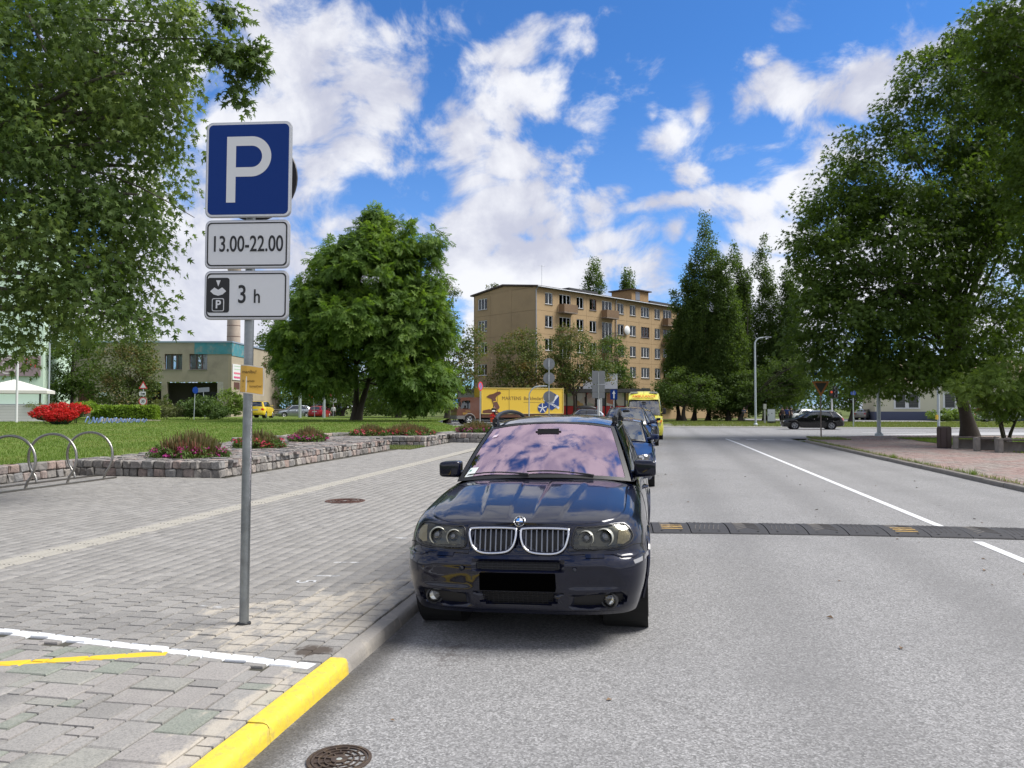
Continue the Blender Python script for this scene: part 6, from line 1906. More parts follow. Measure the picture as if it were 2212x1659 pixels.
X3 = dict(W=1.785, L=4.565, a=.54, n=3.6, ar=.42,
          front=[(.16, .20), (.22, .11), (.28, .055), (.36, .025), (.46, .008), (.54, 0), (.60, .008), (.635, .03), (.665, .058), (.72, .07), (.80, .09), (.86, .125), (.92, .16), (1.1, .25)],
          rear=[(.2, .12), (.35, .02), (.55, 0), (.7, .03), (.9, .08), (1.1, .13)],
          belt=[(0, .852), (.12, .862), (.3, .897), (.6, .945), (1.0, .995), (1.4, 1.022), (2.4, 1.035), (3.6, 1.055), (4.565, 1.07)],
          side=[(0, .935), (.12, .955), (.3, .985), (.5, 1.0), (.68, .995), (.84, .972), (.94, .94), (1, .90)],
          hood=[(0, .858), (.10, .866), (.18, .893), (.4, .948), (.8, 1.022), (1.15, 1.078), (1.30, 1.093), (1.45, 1.10)],
          sill=[(0, .250), (.2, .24), (.42, .25), (.6, .22), (3.9, .22), (4.565, .30)],
          crown=3.6, ridge=bmw_ridge, cowl=1.36, arches=[(.86, .36, .385), (3.655, .36, .385)], flare=.012, lip=.016,
          ws_base=((.765, 1.36, 1.052), (1.19, 1.100)), ws_top=((.595, 2.06, 1.505), (1.98, 1.562)),
          roof_c=[(1.95, 1.558), (2.3, 1.60), (2.9, 1.622), (3.6, 1.60), (4.25, 1.545)], roof_e=[(1.95, 1.495), (2.3, 1.535), (2.9, 1.555), (3.6, 1.535), (4.25, 1.48)], roof_x=[(1.95, .595), (2.4, .61), (3.2, .61), (4.25, .56)],
          rw_base=((.66, 4.42, 1.06), (4.50, 1.06)),
          pillars=[(0, .055, 0, 1, 'b', 'pillar'), (.36, .40, 0, 1, 'd', 'pillar'), (.68, .72, 0, 1, 'd', 'pillar'), (.93, 1, 0, 1, 'b', 'pillar'), (.05, .95, .90, 1, 'b', 'window_frame'), (.05, .95, 0, .07, 'd', 'window_frame')])
bmw = thing('parked_car', (-.915, 5.32, 0.0), 0, 'dark navy off-road car facing the camera with a pink reflecting windscreen', 'car', rot=(0, R_(-1.0), 0))
C = Car(bmw, X3, NAVY, hi=True)


def mir(poly): return [(-x, z) for x, z in poly][::-1]


SLOT = [(-.335, .628), (.335, .628), (.318, .552), (-.318, .552)]
INTAKE = [(-.30, .415), (.30, .415), (.275, .355), (.215, .312), (-.215, .312), (-.275, .355)]
FOG = [(.355, .395), (.69, .412), (.745, .40), (.75, .335), (.70, .305), (.52, .292), (.345, .297)]
FOGUP = [(.30, .60), (.62, .60), (.69, .555), (.73, .44), (.70, .425), (.345, .425), (.31, .50)]
for pl in (SLOT, INTAKE): C.recesses.append(recess(pl, .045, .016))
C.recesses.append(lambda x, z: recess(FOG, .05, .02)(abs(x), z))
_fu = recess(FOGUP, .012, .03)
C.recesses.append(lambda x, z: _fu(abs(x), z))
HL = [(.392, .708), (.402, .838), (.47, .846), (.58, .853), (.70, .862), (.755, .845), (.795, .79), (.785, .745), (.72, .715), (.60, .703)]
_hl = recess(HL, .012, .02)
C.recesses.append(lambda x, z: _hl(abs(x), z))
KID = [(0.018, 0.823), (0.0223, 0.7638), (0.0451, 0.7113), (0.094, 0.6798), (0.2024, 0.6702), (0.2838, 0.6798), (0.3305, 0.718), (0.3522, 0.7829), (0.3544, 0.8192), (0.3381, 0.8364), (0.1807, 0.8421), (0.0397, 0.8383)]
_kd = recess(KID, .035, .018)
C.recesses.append(lambda x, z: _kd(abs(x), z))
C.shell()
M_PINK = glassmat('pink_reflecting_glass', (0.85, 0.76, 0.80), (1.0, 0.74, 0.88), 0.48, 0.03)
C.cabin(glass=M_PINK)
M_SEATP = pmat('grey_seat_cloth', (0.30, .24, .25), .85)
C.interior(M_SEATP)
M_MESH = pmat('black_grille_mesh', (0.006, 0.006, 0.007), .55)
# bumper openings
for nm, pl, d in (('upper_intake', SLOT, .040), ('lower_intake', INTAKE, .040)):
    o = C.patch(pl, -d, M_MESH, nm)
    xs = [p[0] for p in pl]; zs = [p[1] for p in pl]
    q = MB()
    for z in np.arange(min(zs) + .012, max(zs) - .006, .016):
        w = max(abs(x) for x in xs) - .02 - (.06 * (max(zs) - z) / (max(zs) - min(zs)))
        q.tube([(x, C.face(x, z) + d - .012, z) for x in np.linspace(-w, w, 14)], .0025, 4, cap=False)
    for x in np.arange(min(xs) + .05, max(xs) - .03, .035):
        z0, z1 = min(zs) + .012, max(zs) - .008
        q.tube([(x, C.face(x, z0) + d - .012, z0), (x, C.face(x, z1) + d - .012, z1)], .0025, 4, cap=False)
    q.build('mesh', pmat('grille_bars', (.012, .012, .013), .5), o)
for sg in (1, -1):
    pl = FOG if sg > 0 else mir(FOG)
    o = C.patch(pl, -.044, M_MESH, 'fog_lamp_recess')
    cx, cz = sg * .628, .352; cy = C.face(cx, cz) + .03
    nrm = Vector((-sg * .42, -1, 0)).normalized(); rotm = nrm.to_track_quat('Z', 'Y').to_matrix().to_4x4()
    def ring_part(prof, mat, nm, par, n=24, sm=40, c=(cx, cy, cz), rm=rotm):
        q = MB(); q.lathe(prof, n); M = Matrix.Translation(c) @ rm
        q.v = [tuple(M @ Vector(v)) for v in q.v]
        return q.build(nm, mat, par, sm)
    ring_part([(.062, -.02), (.062, .012), (.056, .018), (.049, .012), (.046, -.01)], M_DARKTRIM, 'fog_lamp', bmw)
    ring_part([(.046, -.012), (.03, -.022), (.008, -.026), (.0005, -.026)], M_CHROME, 'reflector', o)
    ring_part([(.047, .004), (.038, .012), (.02, .018), (.0005, .02)], M_LAMPGLASS, 'lens', o)
# kidney grilles
for sg in (1, -1):
    pl = KID if sg > 0 else mir(KID)
    o = C.patch(pl, -.028, M_MESH, 'kidney_grille')
    sm = catmull([(p[0], p[1], 0) for p in pl], 5, True)
    C.line([(p.x, p.y) for p in sm], .010, .0085, M_CHROME, 'chrome_frame', o, True, 8)
    C.line([(p.x, p.y) for p in sm], .000, .013, NAVY, 'frame_base', o, True, 8)
    for k in range(8):
        x = .052 + k * .0380
        fz = sd_poly(KID); zz = [z for z in np.arange(.664, .846, .003) if fz(x, z) > .006]
        z0, z1 = min(zz), max(zz)
        q = MB(); yb = lambda z: C.face(sg * x, z) + .008
        q.add([(sg * x + dx, yb(z) + dy, z) for z in (z0, z1) for dx, dy in ((-.0075, .012), (-.004, -.004), (.004, -.004), (.0075, .012))], [(0, 1, 5, 4), (1, 2, 6, 5), (2, 3, 7, 6)])
        q.build('slat', pmat('satin_grille_slat', (.26, .265, .28), .35, .8), o)
# headlights
for sg in (1, -1):
    pl = HL if sg > 0 else mir(HL)
    hl = C.patch(pl, -.010, M_HOUSING, 'headlight')
    C.line([(p.x, p.y) for p in catmull([(p[0], p[1], 0) for p in pl], 4, True)], .002, .006, M_DARKTRIM, 'headlight_seal', hl, True)
    for (lx, lz, r) in ((.475, .772, .058), (.600, .776, .066)):
        c = (sg * lx, C.face(sg * lx, lz) + .006, lz); nrm = Vector((-sg * .18, -1, .05)).normalized(); rm = nrm.to_track_quat('Z', 'Y').to_matrix().to_4x4()
        def rp_(prof, mat, nm, par, n=28, sm=40, c=c, rm=rm):
            q = MB(); q.lathe(prof, n); M = Matrix.Translation(c) @ rm
            q.v = [tuple(M @ Vector(v)) for v in q.v]
            return q.build(nm, mat, par, sm)
        rp_([(r, -.03), (r, .006), (r * .93, .012), (r * .86, .006), (r * .82, -.012)], pmat('lamp_ring', (.50, .50, .44), .3, .6), 'lamp_ring', hl)
        rp_([(r * .82, -.012), (r * .62, -.022), (r * .6, -.004)], pmat('lamp_dark', (.03, .03, .03), .35, .5), 'lamp_bezel', hl)
        rp_([(r * .6, -.01), (r * .5, .004), (r * .3, .014), (.0005, .018)], pmat('projector_lens', (.05, .055, .06), .05, .0, coat=1, spec=.9), 'projector', hl)
    IND = [(.69, .735), (.705, .845), (.745, .836), (.782, .788), (.772, .75), (.73, .728)]
    C.patch(IND if sg > 0 else mir(IND), -.002, pmat('clear_indicator', (.62, .54, .40), .3, .35, bump=.6, bscale=90), 'indicator', hl, .02)
    C.patch(pl, .010, glassmat('hazed_lamp_cover', (.86, .86, .77), (.8, .8, .78), .01, .06), 'lens_cover', hl, .025)
    # washer flap and bumper crease under the lamp
    C.patch([(sg * x, z) for x, z in ((.47, .672), (.60, .672), (.605, .648), (.475, .648))][::sg], .003, NAVY, 'washer_flap', None, .03, thick=.004)
    C.line([(sg * x, z) for x, z in ((.36, .668), (.5, .672), (.66, .668), (.72, .645), (.80, .640), (.87, .648))], -.004, .012, NAVY, 'bumper_crease')
    C.patch([(sg * x, z) for x, z in ((.80, .62), (.90, .635), (.905, .605), (.81, .595))][::sg], .003, pmat('side_reflector', (.25, .25, .26), .3), 'reflector', None, .02)
    C.line([(sg * x, z) for x, z in ((.36, .690), (.5, .692), (.66, .690), (.74, .700), (.80, .72), (.845, .715), (.868, .70))], .0, .0035, M_UNDER, 'bumper_gap')
    C.line([(sg * x, z) for x, z in ((.352, .69), (.356, .75), (.362, .80), (.375, .842))], .0, .003, M_UNDER, 'panel_gap')
# tow-eye cap, parking sensors
for x in (-.40, .40): C.patch([(x + .018 * math.cos(a), .57 + .018 * math.sin(a)) for a in np.linspace(0, 6.1, 14)], .003, NAVY, 'sensor', None, .03, thick=.003)
# blacked-out number plate
q = MB(); q.box((0, C.face(0, .48) - .012, .484), (.537, .016, .122), .004); npl = q.build('number_plate', pmat('blacked_plate', (0.0012, 0.0012, 0.0012), .9, spec=0.0), bmw, 40)
# badge
by_ = .15; bz_ = C.hz(0, by_, 0, .86) + .004
nrm = Vector((0, -.84, .54)).normalized(); rm = Matrix.Translation((0, by_ - .012, bz_ - .002)) @ nrm.to_track_quat('Z', 'Y').to_matrix().to_4x4()
def badge_part(vs, fs, mat, nm, par):
    q = MB(); q.add([rm @ Vector(v) for v in vs], fs); return q.build(nm, mat, par, 40)
q = MB(); q.lathe([(.0415, -.01), (.0415, .004), (.039, .006), (.036, .004)], 28); q.v = [tuple(rm @ Vector(v)) for v in q.v]; bd = q.build('badge', M_CHROME, bmw, 40)
q = MB(); q.lathe([(.037, .003), (.0005, .0035)], 28); q.v = [tuple(rm @ Vector(v)) for v in q.v]; q.build('badge_ground', M_BLACK, bd)
for k in range(4):
    a0 = math.pi / 2 * k
    vs = [(0, 0, .005)] + [(.0245 * math.cos(a0 + t), .0245 * math.sin(a0 + t), .005) for t in np.linspace(0, math.pi / 2, 7)]
    badge_part(vs, [tuple(range(8))], pmat('badge_blue', (.05, .22, .60), .3) if k % 2 else pmat('badge_white', (.75, .75, .76), .3), 'badge_quarter', bd)
for ch, an in (('B', 132), ('M', 90), ('W', 48)):
    p = rm @ Vector((.0305 * math.cos(R_(an)), .0305 * math.sin(R_(an)), .0045))
    t_ = text('badge_letter', ch, .013, pmat('badge_white', (.75, .75, .76), .3), bd, p, (0, 0, 0), .0004)
    t_.rotation_euler = (rm.to_3x3() @ Matrix.Rotation(R_(an - 90), 3, 'Z')).to_euler()
# bonnet: separate raised panel so that its shut line shows
rows = C.bonnet_rows; nc = 110; q = MB(); vs = []
rows_b = [p for p in rows if p.y > .085 and p.y < 1.27]
for p in rows_b:
    lim = min(.93, (p.x - .03) / p.x)
    for j in range(nc + 1):
        f = (-1 + 2 * j / nc) * lim; x = p.x * f
        e = .0065 if abs(f) < lim * .985 else -.004
        if p is rows_b[0]: e = -.003
        vs.append((x, p.y, C.hz(x, p.y, f, p.z) + e))
q.add(vs, [(r * (nc + 1) + j, r * (nc + 1) + j + 1, (r + 1) * (nc + 1) + j + 1, (r + 1) * (nc + 1) + j) for r in range(len(rows_b) - 1) for j in range(nc)])
bon = q.build('bonnet', NAVY, bmw, 40)
for x in (-.27, .27):
    q = MB(); z = C.hz(x, 1.12, x / .8, .97) + .012; q.box((x, 1.12, z), (.035, .02, .014), .005); q.build('washer_nozzle', M_DARKTRIM, bon)
# cowl and wipers
q = MB(); q.grid(lambda u, v: ((-1 + 2 * u) * .72, 1.25 + (abs(-1 + 2 * u) ** 2.2) * .16 + v * .10, 1.075 - (abs(-1 + 2 * u) ** 2.2) * .045 + .012 * v), 20, 2); q.build('cowl', M_DARKTRIM, bmw, 40)
for (x0, x1) in ((-.10, -.66), (.46, -.12)):
    pts = []
    for k in range(9):
        t = k / 8; x = x0 + (x1 - x0) * t; u = (x / .77 + 1) / 2; p = Vector(C.wsf(u, .03 + .05 * math.sin(t * 2.2), .014)); pts.append(p)
    q = MB(); q.tube(pts, [.010, .009] + [.006] * 7, 5); q.build('wiper', M_DARKTRIM, bmw, 40)
# papers behind the screen, inspection sticker
def decal(u0, v0, du, dv, mat, nm, sk=.0):
    q = MB(); q.grid(lambda u, v: C.wsf(u0 + du * u + sk * v, v0 + dv * v, .004), 3, 3); return q.build(nm, mat, bmw)
decal(.035, .055, .055, .14, pmat('paper_white', (.72, .76, .74), .7), 'parking_note', .012)
dk = decal(.044, .075, .03, .022, M_BLACK, 'note_print', .008); decal(.046, .135, .012, .03, pmat('note_green', (.05, .25, .18), .6), 'note_print', .006)
decal(.075, .74, .035, .055, pmat('sticker_pale', (.60, .50, .56), .6), 'sticker', .006)
# mirrors, rails, aerial parts, gaps, lamps at the back, wheels
C.mirrors(1.58, 1.150, .755, .19, .150)
for sg in (-1, 1):
    pts = catmull([(sg * .590, 2.22, 1.535), (sg * .597, 2.34, 1.60), (sg * .60, 2.6, 1.645), (sg * .60, 3.1, 1.662), (sg * .59, 3.65, 1.64), (sg * .575, 3.95, 1.585), (sg * .57, 4.05, 1.535)], 5)
    q = MB(); q.tube(pts, .021, 8); rl = q.build('roof_rail', M_DARKTRIM, bmw, 50)
    for (y, z, zr) in ((2.28, 1.535, 1.59), (3.98, 1.53, 1.57)):
        q = MB(); q.box((sg * .594, y, (z + zr) / 2), (.05, .13, zr - z + .04), .015); q.build('rail_foot', M_DARKTRIM, rl, 40)
C.gaps([1.42, 2.52, 3.38]); C.handles([2.35, 3.25])
for sg in (-1, 1):
    C.patch([(sg * x, z) for x, z in ((.52, .98), (.83, .98), (.84, .75), (.70, .74), (.52, .84))][::-sg], .004, M_TAIL, 'tail_lamp', None, .05, True)
    q = MB(); q.box((sg * .870, 2.25, .30), (.03, 2.1, .12), .012); q.build('sill_trim', M_DARKTRIM, bmw)
    for (x, y, z, sgn) in ((.762, .86, .343, sg), (.762, 3.655, .343, sg)):
        w = wheel(bmw, (sg * (x - .02), y, z), .350, .235, sg, 10)
q = MB(); q.grid(lambda u, v: ((-1 + 2 * u) * .66, C.face((-1 + 2 * u) * .66, .27) - .004 + .08 * v, .272 - .03 * v), 24, 2); q.build('bumper_lip', M_DARKTRIM, bmw, 40)
# ------------------------------------------------------------------ other vehicles
def spec(L=4.3, W=1.76, H=1.46, nose=.70, hood=.92, belt=.92, cowl=1.05, wsy=1.75, roof_end=3.6, tail='hatch', wr=.31, wb=2.6, fo=.85, tumble=.56, deck=None, **k):
    za = wr + .01
    P = dict(W=W, L=L, a=.52, n=2.8, ar=.40, nr=3.2,
             front=[(.16, .12), (.25, .04), (.38, .005), (.5, 0), (.6, .02), (nose, .06), (nose + .15, .14), (1.2, .3)],
             rear=[(.2, .10), (.35, .02), (.5, 0), (.7, .03), (.95, .08), (1.3, .14)],
             belt=[(0, nose), (.25, nose + .03), (.7, nose + .10), (cowl, belt - .03), (cowl + .6, belt), (L * .7, belt + .03), (L, belt + .04)],
             hood=[(0, nose), (.12, nose + .03), (.5, nose + .12), (cowl - .1, hood + .02), (cowl + .3, hood + .06)],
             sill=[(0, .20), (.6, .19), (L - .6, .21), (L, .30)], cowl=cowl + .12, arches=[(fo, za, wr + .045), (fo + wb, za, wr + .045)], flare=.012, lip=.014, crown=2.4,
             ws_base=((W * .39, cowl + .16, hood + .01), (cowl, hood + .055)), ws_top=((tumble, wsy + .06, H - .075), (wsy, H - .035)),
             roof_c=[(wsy - .02, H - .035), (wsy + .5, H), (wsy + 1.2, H), (roof_end, H - .07)], roof_e=[(wsy - .02, H - .085), (wsy + .5, H - .05), (wsy + 1.2, H - .05), (roof_end, H - .12)], roof_x=[(wsy - .05, tumble), (wsy + .6, tumble + .015), (roof_end, tumble - .02)],
             pillars=[(0, .05, 0, 1, 'b', 'pillar'), (.40, .44, 0, 1, 'd', 'pillar'), (.74, .78, 0, 1, 'd', 'pillar'), (.93, 1, 0, 1, 'b', 'pillar'), (.05, .95, .90, 1, 'b', 'window_frame')])
    if tail == 'sedan':
        P['rw_base'] = ((W * .38, L - .62, belt + .06), (L - .55, belt + .08)); P['deck'] = L - .85; P['deckz'] = [(L - .85, belt + .10), (L - .3, belt + .09), (L, belt + .04)]
    else:
        P['rw_base'] = ((W * .40, L - .16, belt + .02), (L - .10, belt + .02)); P['deck'] = L - .2; P['deckz'] = [(L - .3, belt + .04), (L, belt + .04)]
    P.update(k)
    return P


def make_car(label, P, body, loc, rz, lamps=True, rails=False, grille='bars', glass=None, group=None, rim=None, roofmat=None, name='parked_car', plate=True, rearbits=True, arch=None):
    r = thing(name, loc, rz, label, 'car', group)
    if roofmat: P['roofmat'] = roofmat
    if arch: P['archmat'] = arch
    C = Car(r, P, body); C.shell(); C.cabin(glass=glass); C.interior()
    nz = P['front'][5][0]; W = P['W'] / 2; L = P['L']
    sm = [(-.34, nz - .02), (.34, nz - .02), (.31, nz - .15), (-.31, nz - .15)]
    C.patch(sm, .004, M_DARKTRIM, 'grille', None, .08)
    for k in range(3): C.line([(x, nz - .05 - .035 * k) for x in np.linspace(-.3, .3, 9)], .010, .006, M_CHROME, 'grille_bar')
    C.patch([(-.55, .42), (.55, .42), (.48, .27), (-.48, .27)], .004, M_DARKTRIM, 'lower_intake', None, .1)
    for sg in (-1, 1):
        hl = [(sg * x, z) for x, z in ((W * .50, nz - .13), (W * .52, nz - .01), (W * .75, nz + .02), (W * .90, nz + .0), (W * .86, nz - .08), (W * .72, nz - .14))][::sg]
        o = C.patch(hl, .003, M_HOUSING, 'headlight', None, .06); C.patch(hl, .012, M_LAMPGLASS, 'lens_cover', o, .06)
        c = (sg * W * .68, C.face(W * .68, nz - .06) - .006, nz - .06); q = MB(); q.lathe([(.06, 0), (.045, -.008), (.02, .004), (.001, .006)], 14, 'y', c); q.build('reflector', M_CHROME, o)
        zt = P['rear'][4][0]
        C.patch([(sg * x, z) for x, z in ((W * .58, .72), (W * .92, .70), (W * .93, .90), (W * .60, .92))][::-sg], .004, M_TAIL, 'tail_lamp', None, .08, True)
        for ya in (P['arches'][0][0], P['arches'][1][0]):
            wheel(r, (sg * (W - .115), ya, P['arches'][0][1] - .01), P['arches'][0][2] - .045, .20, sg, 6, rn=28, rimmat=rim)
        if rails:
            yb, ye = P['ws_top'][1][0] + .2, P['roof_c'][-1][0] - .15; H = P['roof_c'][1][1]
            q = MB(); q.tube(catmull([(sg * .56, yb, H - .06), (sg * .565, yb + .12, H + .02), (sg * .57, (yb + ye) / 2, H + .035), (sg * .56, ye - .12, H + .01), (sg * .55, ye, H - .08)], 5), .018, 6); q.build('roof_rail', rails if not rails is True else M_DARKTRIM, r, 50)
    if plate:
        q = MB(); q.box((0, C.face(0, .5) - .012, .48), (.52, .012, .11)); q.build('number_plate', pmat('plate_white', (.60, .61, .62), .6), r)
        q = MB(); q.box((0, C.back(0, .75) + .012, .78), (.52, .012, .11)); q.build('number_plate', pmat('plate_white', (.60, .61, .62), .6), r)
    C.mirrors(P['ws_base'][0][1] + .22, P['ws_base'][0][2] + .10, W * .86, .19, .125)
    y0 = P['ws_base'][0][1]; C.gaps([y0 + .05, y0 + 1.12, y0 + 2.05]); C.handles([y0 + .95, y0 + 1.9])
    for (x0, x1) in ((-.05, -.55), (.5, 0.02)):
        q = MB(); q.tube([C.wsf((x0 + (x1 - x0) * t / P['ws_base'][0][0] * .7 + .7) / 1.4, .03 + .05 * t, .012) for t in (0, .5, 1)], .007, 4); q.build('wiper', M_DARKTRIM, r)
    return r, C


NAVY2 = paint('blue_metallic_paint', (0.008, 0.020, 0.070), .3, .35)
NAVY3 = paint('dark_blue_paint', (0.010, 0.017, 0.050), .3, .35)
BLACKP = paint('black_car_paint', (0.006, 0.006, 0.007), .3, .1)
SILVER = paint('silver_grey_paint', (0.26, 0.29, 0.33), .35, .7)
SILVER2 = paint('beige_silver_paint', (0.36, 0.34, 0.31), .35, .6)
YELLOWP = paint('yellow_car_paint', (0.72, 0.52, 0.035), .35, 0)
REDP = paint('red_car_paint', (0.34, 0.010, 0.022), .35, .1)
WHITEP = paint('white_car_paint', (0.62, 0.66, 0.66), .35, 0)
GR = 'cars parked along the kerb'
P2 = spec(L=4.35, W=1.75, H=1.44, nose=.70, hood=.93, belt=.92, cowl=1.05, wsy=1.78, tail='sedan', roof_end=3.35)
make_car('small dark blue saloon parked directly behind the navy off-road car', P2, NAVY2, (-.80, 16.0, .005), 0, group=GR)
P3 = spec(L=4.6, W=1.84, H=1.70, nose=.82, hood=1.08, belt=1.08, cowl=1.12, wsy=1.85, roof_end=4.1, wr=.35, wb=2.65, fo=.9, tumble=.57)
make_car('dark blue car with roof rails, third in the parked row', P3, NAVY3, (-.86, 25.6, .01), 0, rails=True, group=GR)
P4 = spec(L=4.5, W=1.86, H=1.60, nose=.85, hood=1.05, belt=1.05, cowl=1.15, wsy=1.85, roof_end=4.0, wr=.35, wb=2.65, fo=.9)
make_car('black car mostly hidden between the railed car and the ambulance', P4, BLACKP, (-.60, 33.6, .01), 0, group=GR)
# estate car crossing
PA = spec(L=4.58, W=1.77, H=1.43, nose=.70, hood=.90, belt=.90, cowl=1.15, wsy=1.95, roof_end=4.0, wr=.315, wb=2.65, fo=.92)
pa = at(1680, 926, 60.4); make_car('black estate car standing broadside on the crossing street', PA, BLACKP, (pa.x + .2, pa.y - .2, .0), R_(-92), rails=M_CHROME)
GB_ = 'cars parked beyond the crossing street'
c = at(1700, 900, 97); make_car('white hatchback behind the utility cabinet', spec(L=4.1), WHITEP, (c.x, c.y, .05), R_(-60), group=GB_)
c = at(1722, 900, 100); make_car('dark hatchback parked behind the crossing estate car', spec(L=4.3, H=1.6), BLACKP, (c.x, c.y, .05), R_(150), group=GB_)
c = at(1868, 900, 104); make_car('beige silver saloon parked beside the cream house', spec(L=4.7, tail='sedan', roof_end=3.5), SILVER2, (c.x + 1.2, c.y + 2.2, .05), R_(150), group=GB_)
c = at(2055, 900, 95); make_car('pale mint estate car in front of the cream house', spec(L=4.5, roof_end=3.9), paint('pale_mint_paint', (.42, .52, .50), .35, 0), (c.x - 2, c.y, .05), R_(-97), group=GB_)
c = at(2150, 900, 90); make_car('white car behind the crooked stems at the right edge', spec(L=4.4), WHITEP, (c.x - 2, c.y, .05), R_(-97), group=GB_)
GC_ = 'cars parked by the grey building'
PY = spec(L=4.15, W=1.78, H=1.66, nose=.85, hood=1.05, belt=1.02, cowl=.95, wsy=1.55, roof_end=3.75, tumble=.60)
c = at(516, 902, 74); make_car('yellow city car with black roof parked by the shrubs', PY, YELLOWP, (c.x + .8, c.y + 3.8, .70), R_(194), roofmat=BLACKP, group=GC_)
c = at(600, 900, 90); make_car('silver grey saloon facing left beside the beige wall', spec(L=4.8, W=1.84, tail='sedan', roof_end=3.6), SILVER, (c.x - .3, c.y, .52), R_(-52), group=GC_)
c = at(668, 903, 86); make_car('small red hatchback seen from behind by the round sign', spec(L=3.7, W=1.62, H=1.42, roof_end=3.3, cowl=.9, wsy=1.5, wb=2.3), REDP, (c.x + .5, c.y + 3.2, .46), R_(185), group=GC_)
PV = spec(L=4.9, W=1.9, H=1.98, nose=1.0, hood=1.18, belt=1.15, cowl=.9, wsy=1.7, roof_end=4.6, tumble=.70)
c = at(683, 900, 95); make_car('dark blue van facing left behind the red hatchback', PV, NAVY3, (c.x - 1.0, c.y, .5), R_(-25), group=GC_)
PW = spec(L=4.6, H=1.50, roof_end=4.0)
c = at(1213, 905, 82); w_, C_ = make_car('silver estate car with a black roof box by the shop', PW, SILVER, (c.x, c.y, .02), R_(-83), rails=True)
bx = thing('roof_box', (0, 0, 0), 0, 'long black roof box on the silver estate car', 'roof box'); bx.location = w_.location; bx.rotation_euler = w_.rotation_euler
q = MB(); q.grid(lambda u, v: ((math.cos(math.pi * v)) * .42 * (1 - .4 * abs(2 * u - 1) ** 3), 1.5 + 2.2 * u, 1.56 + .34 * math.sin(math.pi * v) ** .6 * (1 - .75 * abs(2 * u - 1) ** 3)), 16, 12); q.build('shell', M_DARKTRIM, bx, 50)
q = MB(); q.box((0, 2.6, 1.56), (.8, 2.1, .05), .02); q.build('base', M_DARKTRIM, bx)

# ------------------------------------------------------------------ ambulance
AMBY = pmat('ambulance_yellow', (0.78, 0.72, 0.07), .35, coat=.6); AMBO = pmat('ambulance_orange', (0.78, 0.20, 0.03), .4, coat=.4)
am = thing('ambulance', (-.38, 40.6, 0.0), 0, 'yellow ambulance van at the head of the parked row', 'ambulance')
PAm = dict(W=1.99, L=5.9, a=.36, n=3.2, ar=.15, nr=6,
           front=[(.2, .10), (.35, .02), (.5, 0), (.7, .01), (.9, .04), (1.1, .10), (1.3, .25)], rear=[(.2, .02), (.6, 0), (1.4, .0)],
           belt=[(0, 1.08), (.4, 1.16), (.8, 1.28), (5.9, 1.30)], hood=[(0, 1.08), (.2, 1.14), (.6, 1.24), (1.0, 1.32)], side=[(0, .96), (.3, 1), (.8, 1), (1, .975)],
           sill=[(0, .25), (.6, .25), (5.9, .3)], cowl=.86, arches=[(.98, .36, .40), (4.6, .36, .40)], flare=.01, lip=.016, crown=3,
           ws_base=((.86, .86, 1.28), (.70, 1.30)), ws_top=((.78, 1.42, 2.02), (1.34, 2.06)),
           roof_c=[(1.3, 2.06), (1.55, 2.32), (1.9, 2.50), (3, 2.58), (5.85, 2.58)], roof_e=[(1.3, 2.01), (1.55, 2.22), (1.9, 2.38), (3, 2.44), (5.85, 2.44)], roof_x=[(1.3, .78), (1.9, .80), (5.85, .82)], rw_base=((.93, 5.88, 1.3), (5.9, 1.3)), deck=5.8, deckz=[(5.7, 1.3), (5.9, 1.3)],
           pillars=[(.045, .20, .10, .74, 'g', 'door_window')])
CA = Car(am, PAm, AMBY); CA.shell(); CA.cabin(glass=glassmat('ambulance_glass', (.55, .6, .6), (1, 1, 1), .18), solid_sides=True); CA.interior()
text('lettering', 'AMBULANCE', .20, AMBO, am, (0, 1.455, 2.295), (R_(51), 0, 0), .012, 1.04, bold=.004)
for x in (-.55, .55):
    q = MB(); q.box((x * .95, 1.92, 2.50), (.46, .30, .10), .04); q.build('beacon', pmat('beacon_grey', (.50, .52, .48), .3), am)
q = MB(); q.tube([(0, 1.7, 2.4), (0.01, 1.72, 2.85)], .008, 5); q.build('aerial', M_DARKTRIM, am)
CA.patch([(-.55, .98), (.55, .98), (.5, .80), (-.5, .80)], .004, M_DARKTRIM, 'grille', None, .1)
for sg in (-1, 1):
    for k in range(3):
        x = .40 + k * .20
        CA.patch([(sg * a, b) for a, b in ((x, .86), (x + .09, .86), (x + .17, 1.04), (x + .08, 1.04))][::sg], .006, AMBO, 'chevron', None, .05)
    CA.patch([(sg * a, b) for a, b in ((.60, .72), (.88, .75), (.92, .93), (.84, .95), (.62, .85))][::sg], .012, M_LAMPGLASS, 'headlight', None, .05)
    wheel(am, (sg * .87, .98, .35), .35, .22, sg, 6, rn=28); wheel(am, (sg * .87, 4.6, .35), .35, .22, sg, 6, rn=28)
    for (y, w) in ((1.7, .7), (2.9, 1.0), (4.2, 1.2)):
        q = MB(); q.box((sg * .985, y, .95), (.03, w, .32)); q.build('orange_block', AMBO, am)
CA.mirrors(.98, 1.50, .96, .17, .34, M_DARKTRIM)
q = MB(); q.tube([(-.5, .66, 1.31), (.1, .75, 1.36)], .012, 5); q.tube([(.2, .66, 1.31), (.75, .78, 1.36)], .012, 5); q.build('wiper', M_DARKTRIM, am)
q = MB(); q.box((0, CA.face(0, .5) - .02, .46), (.52, .012, .11)); q.build('number_plate', pmat('plate_white', (.60, .61, .62), .6), am)

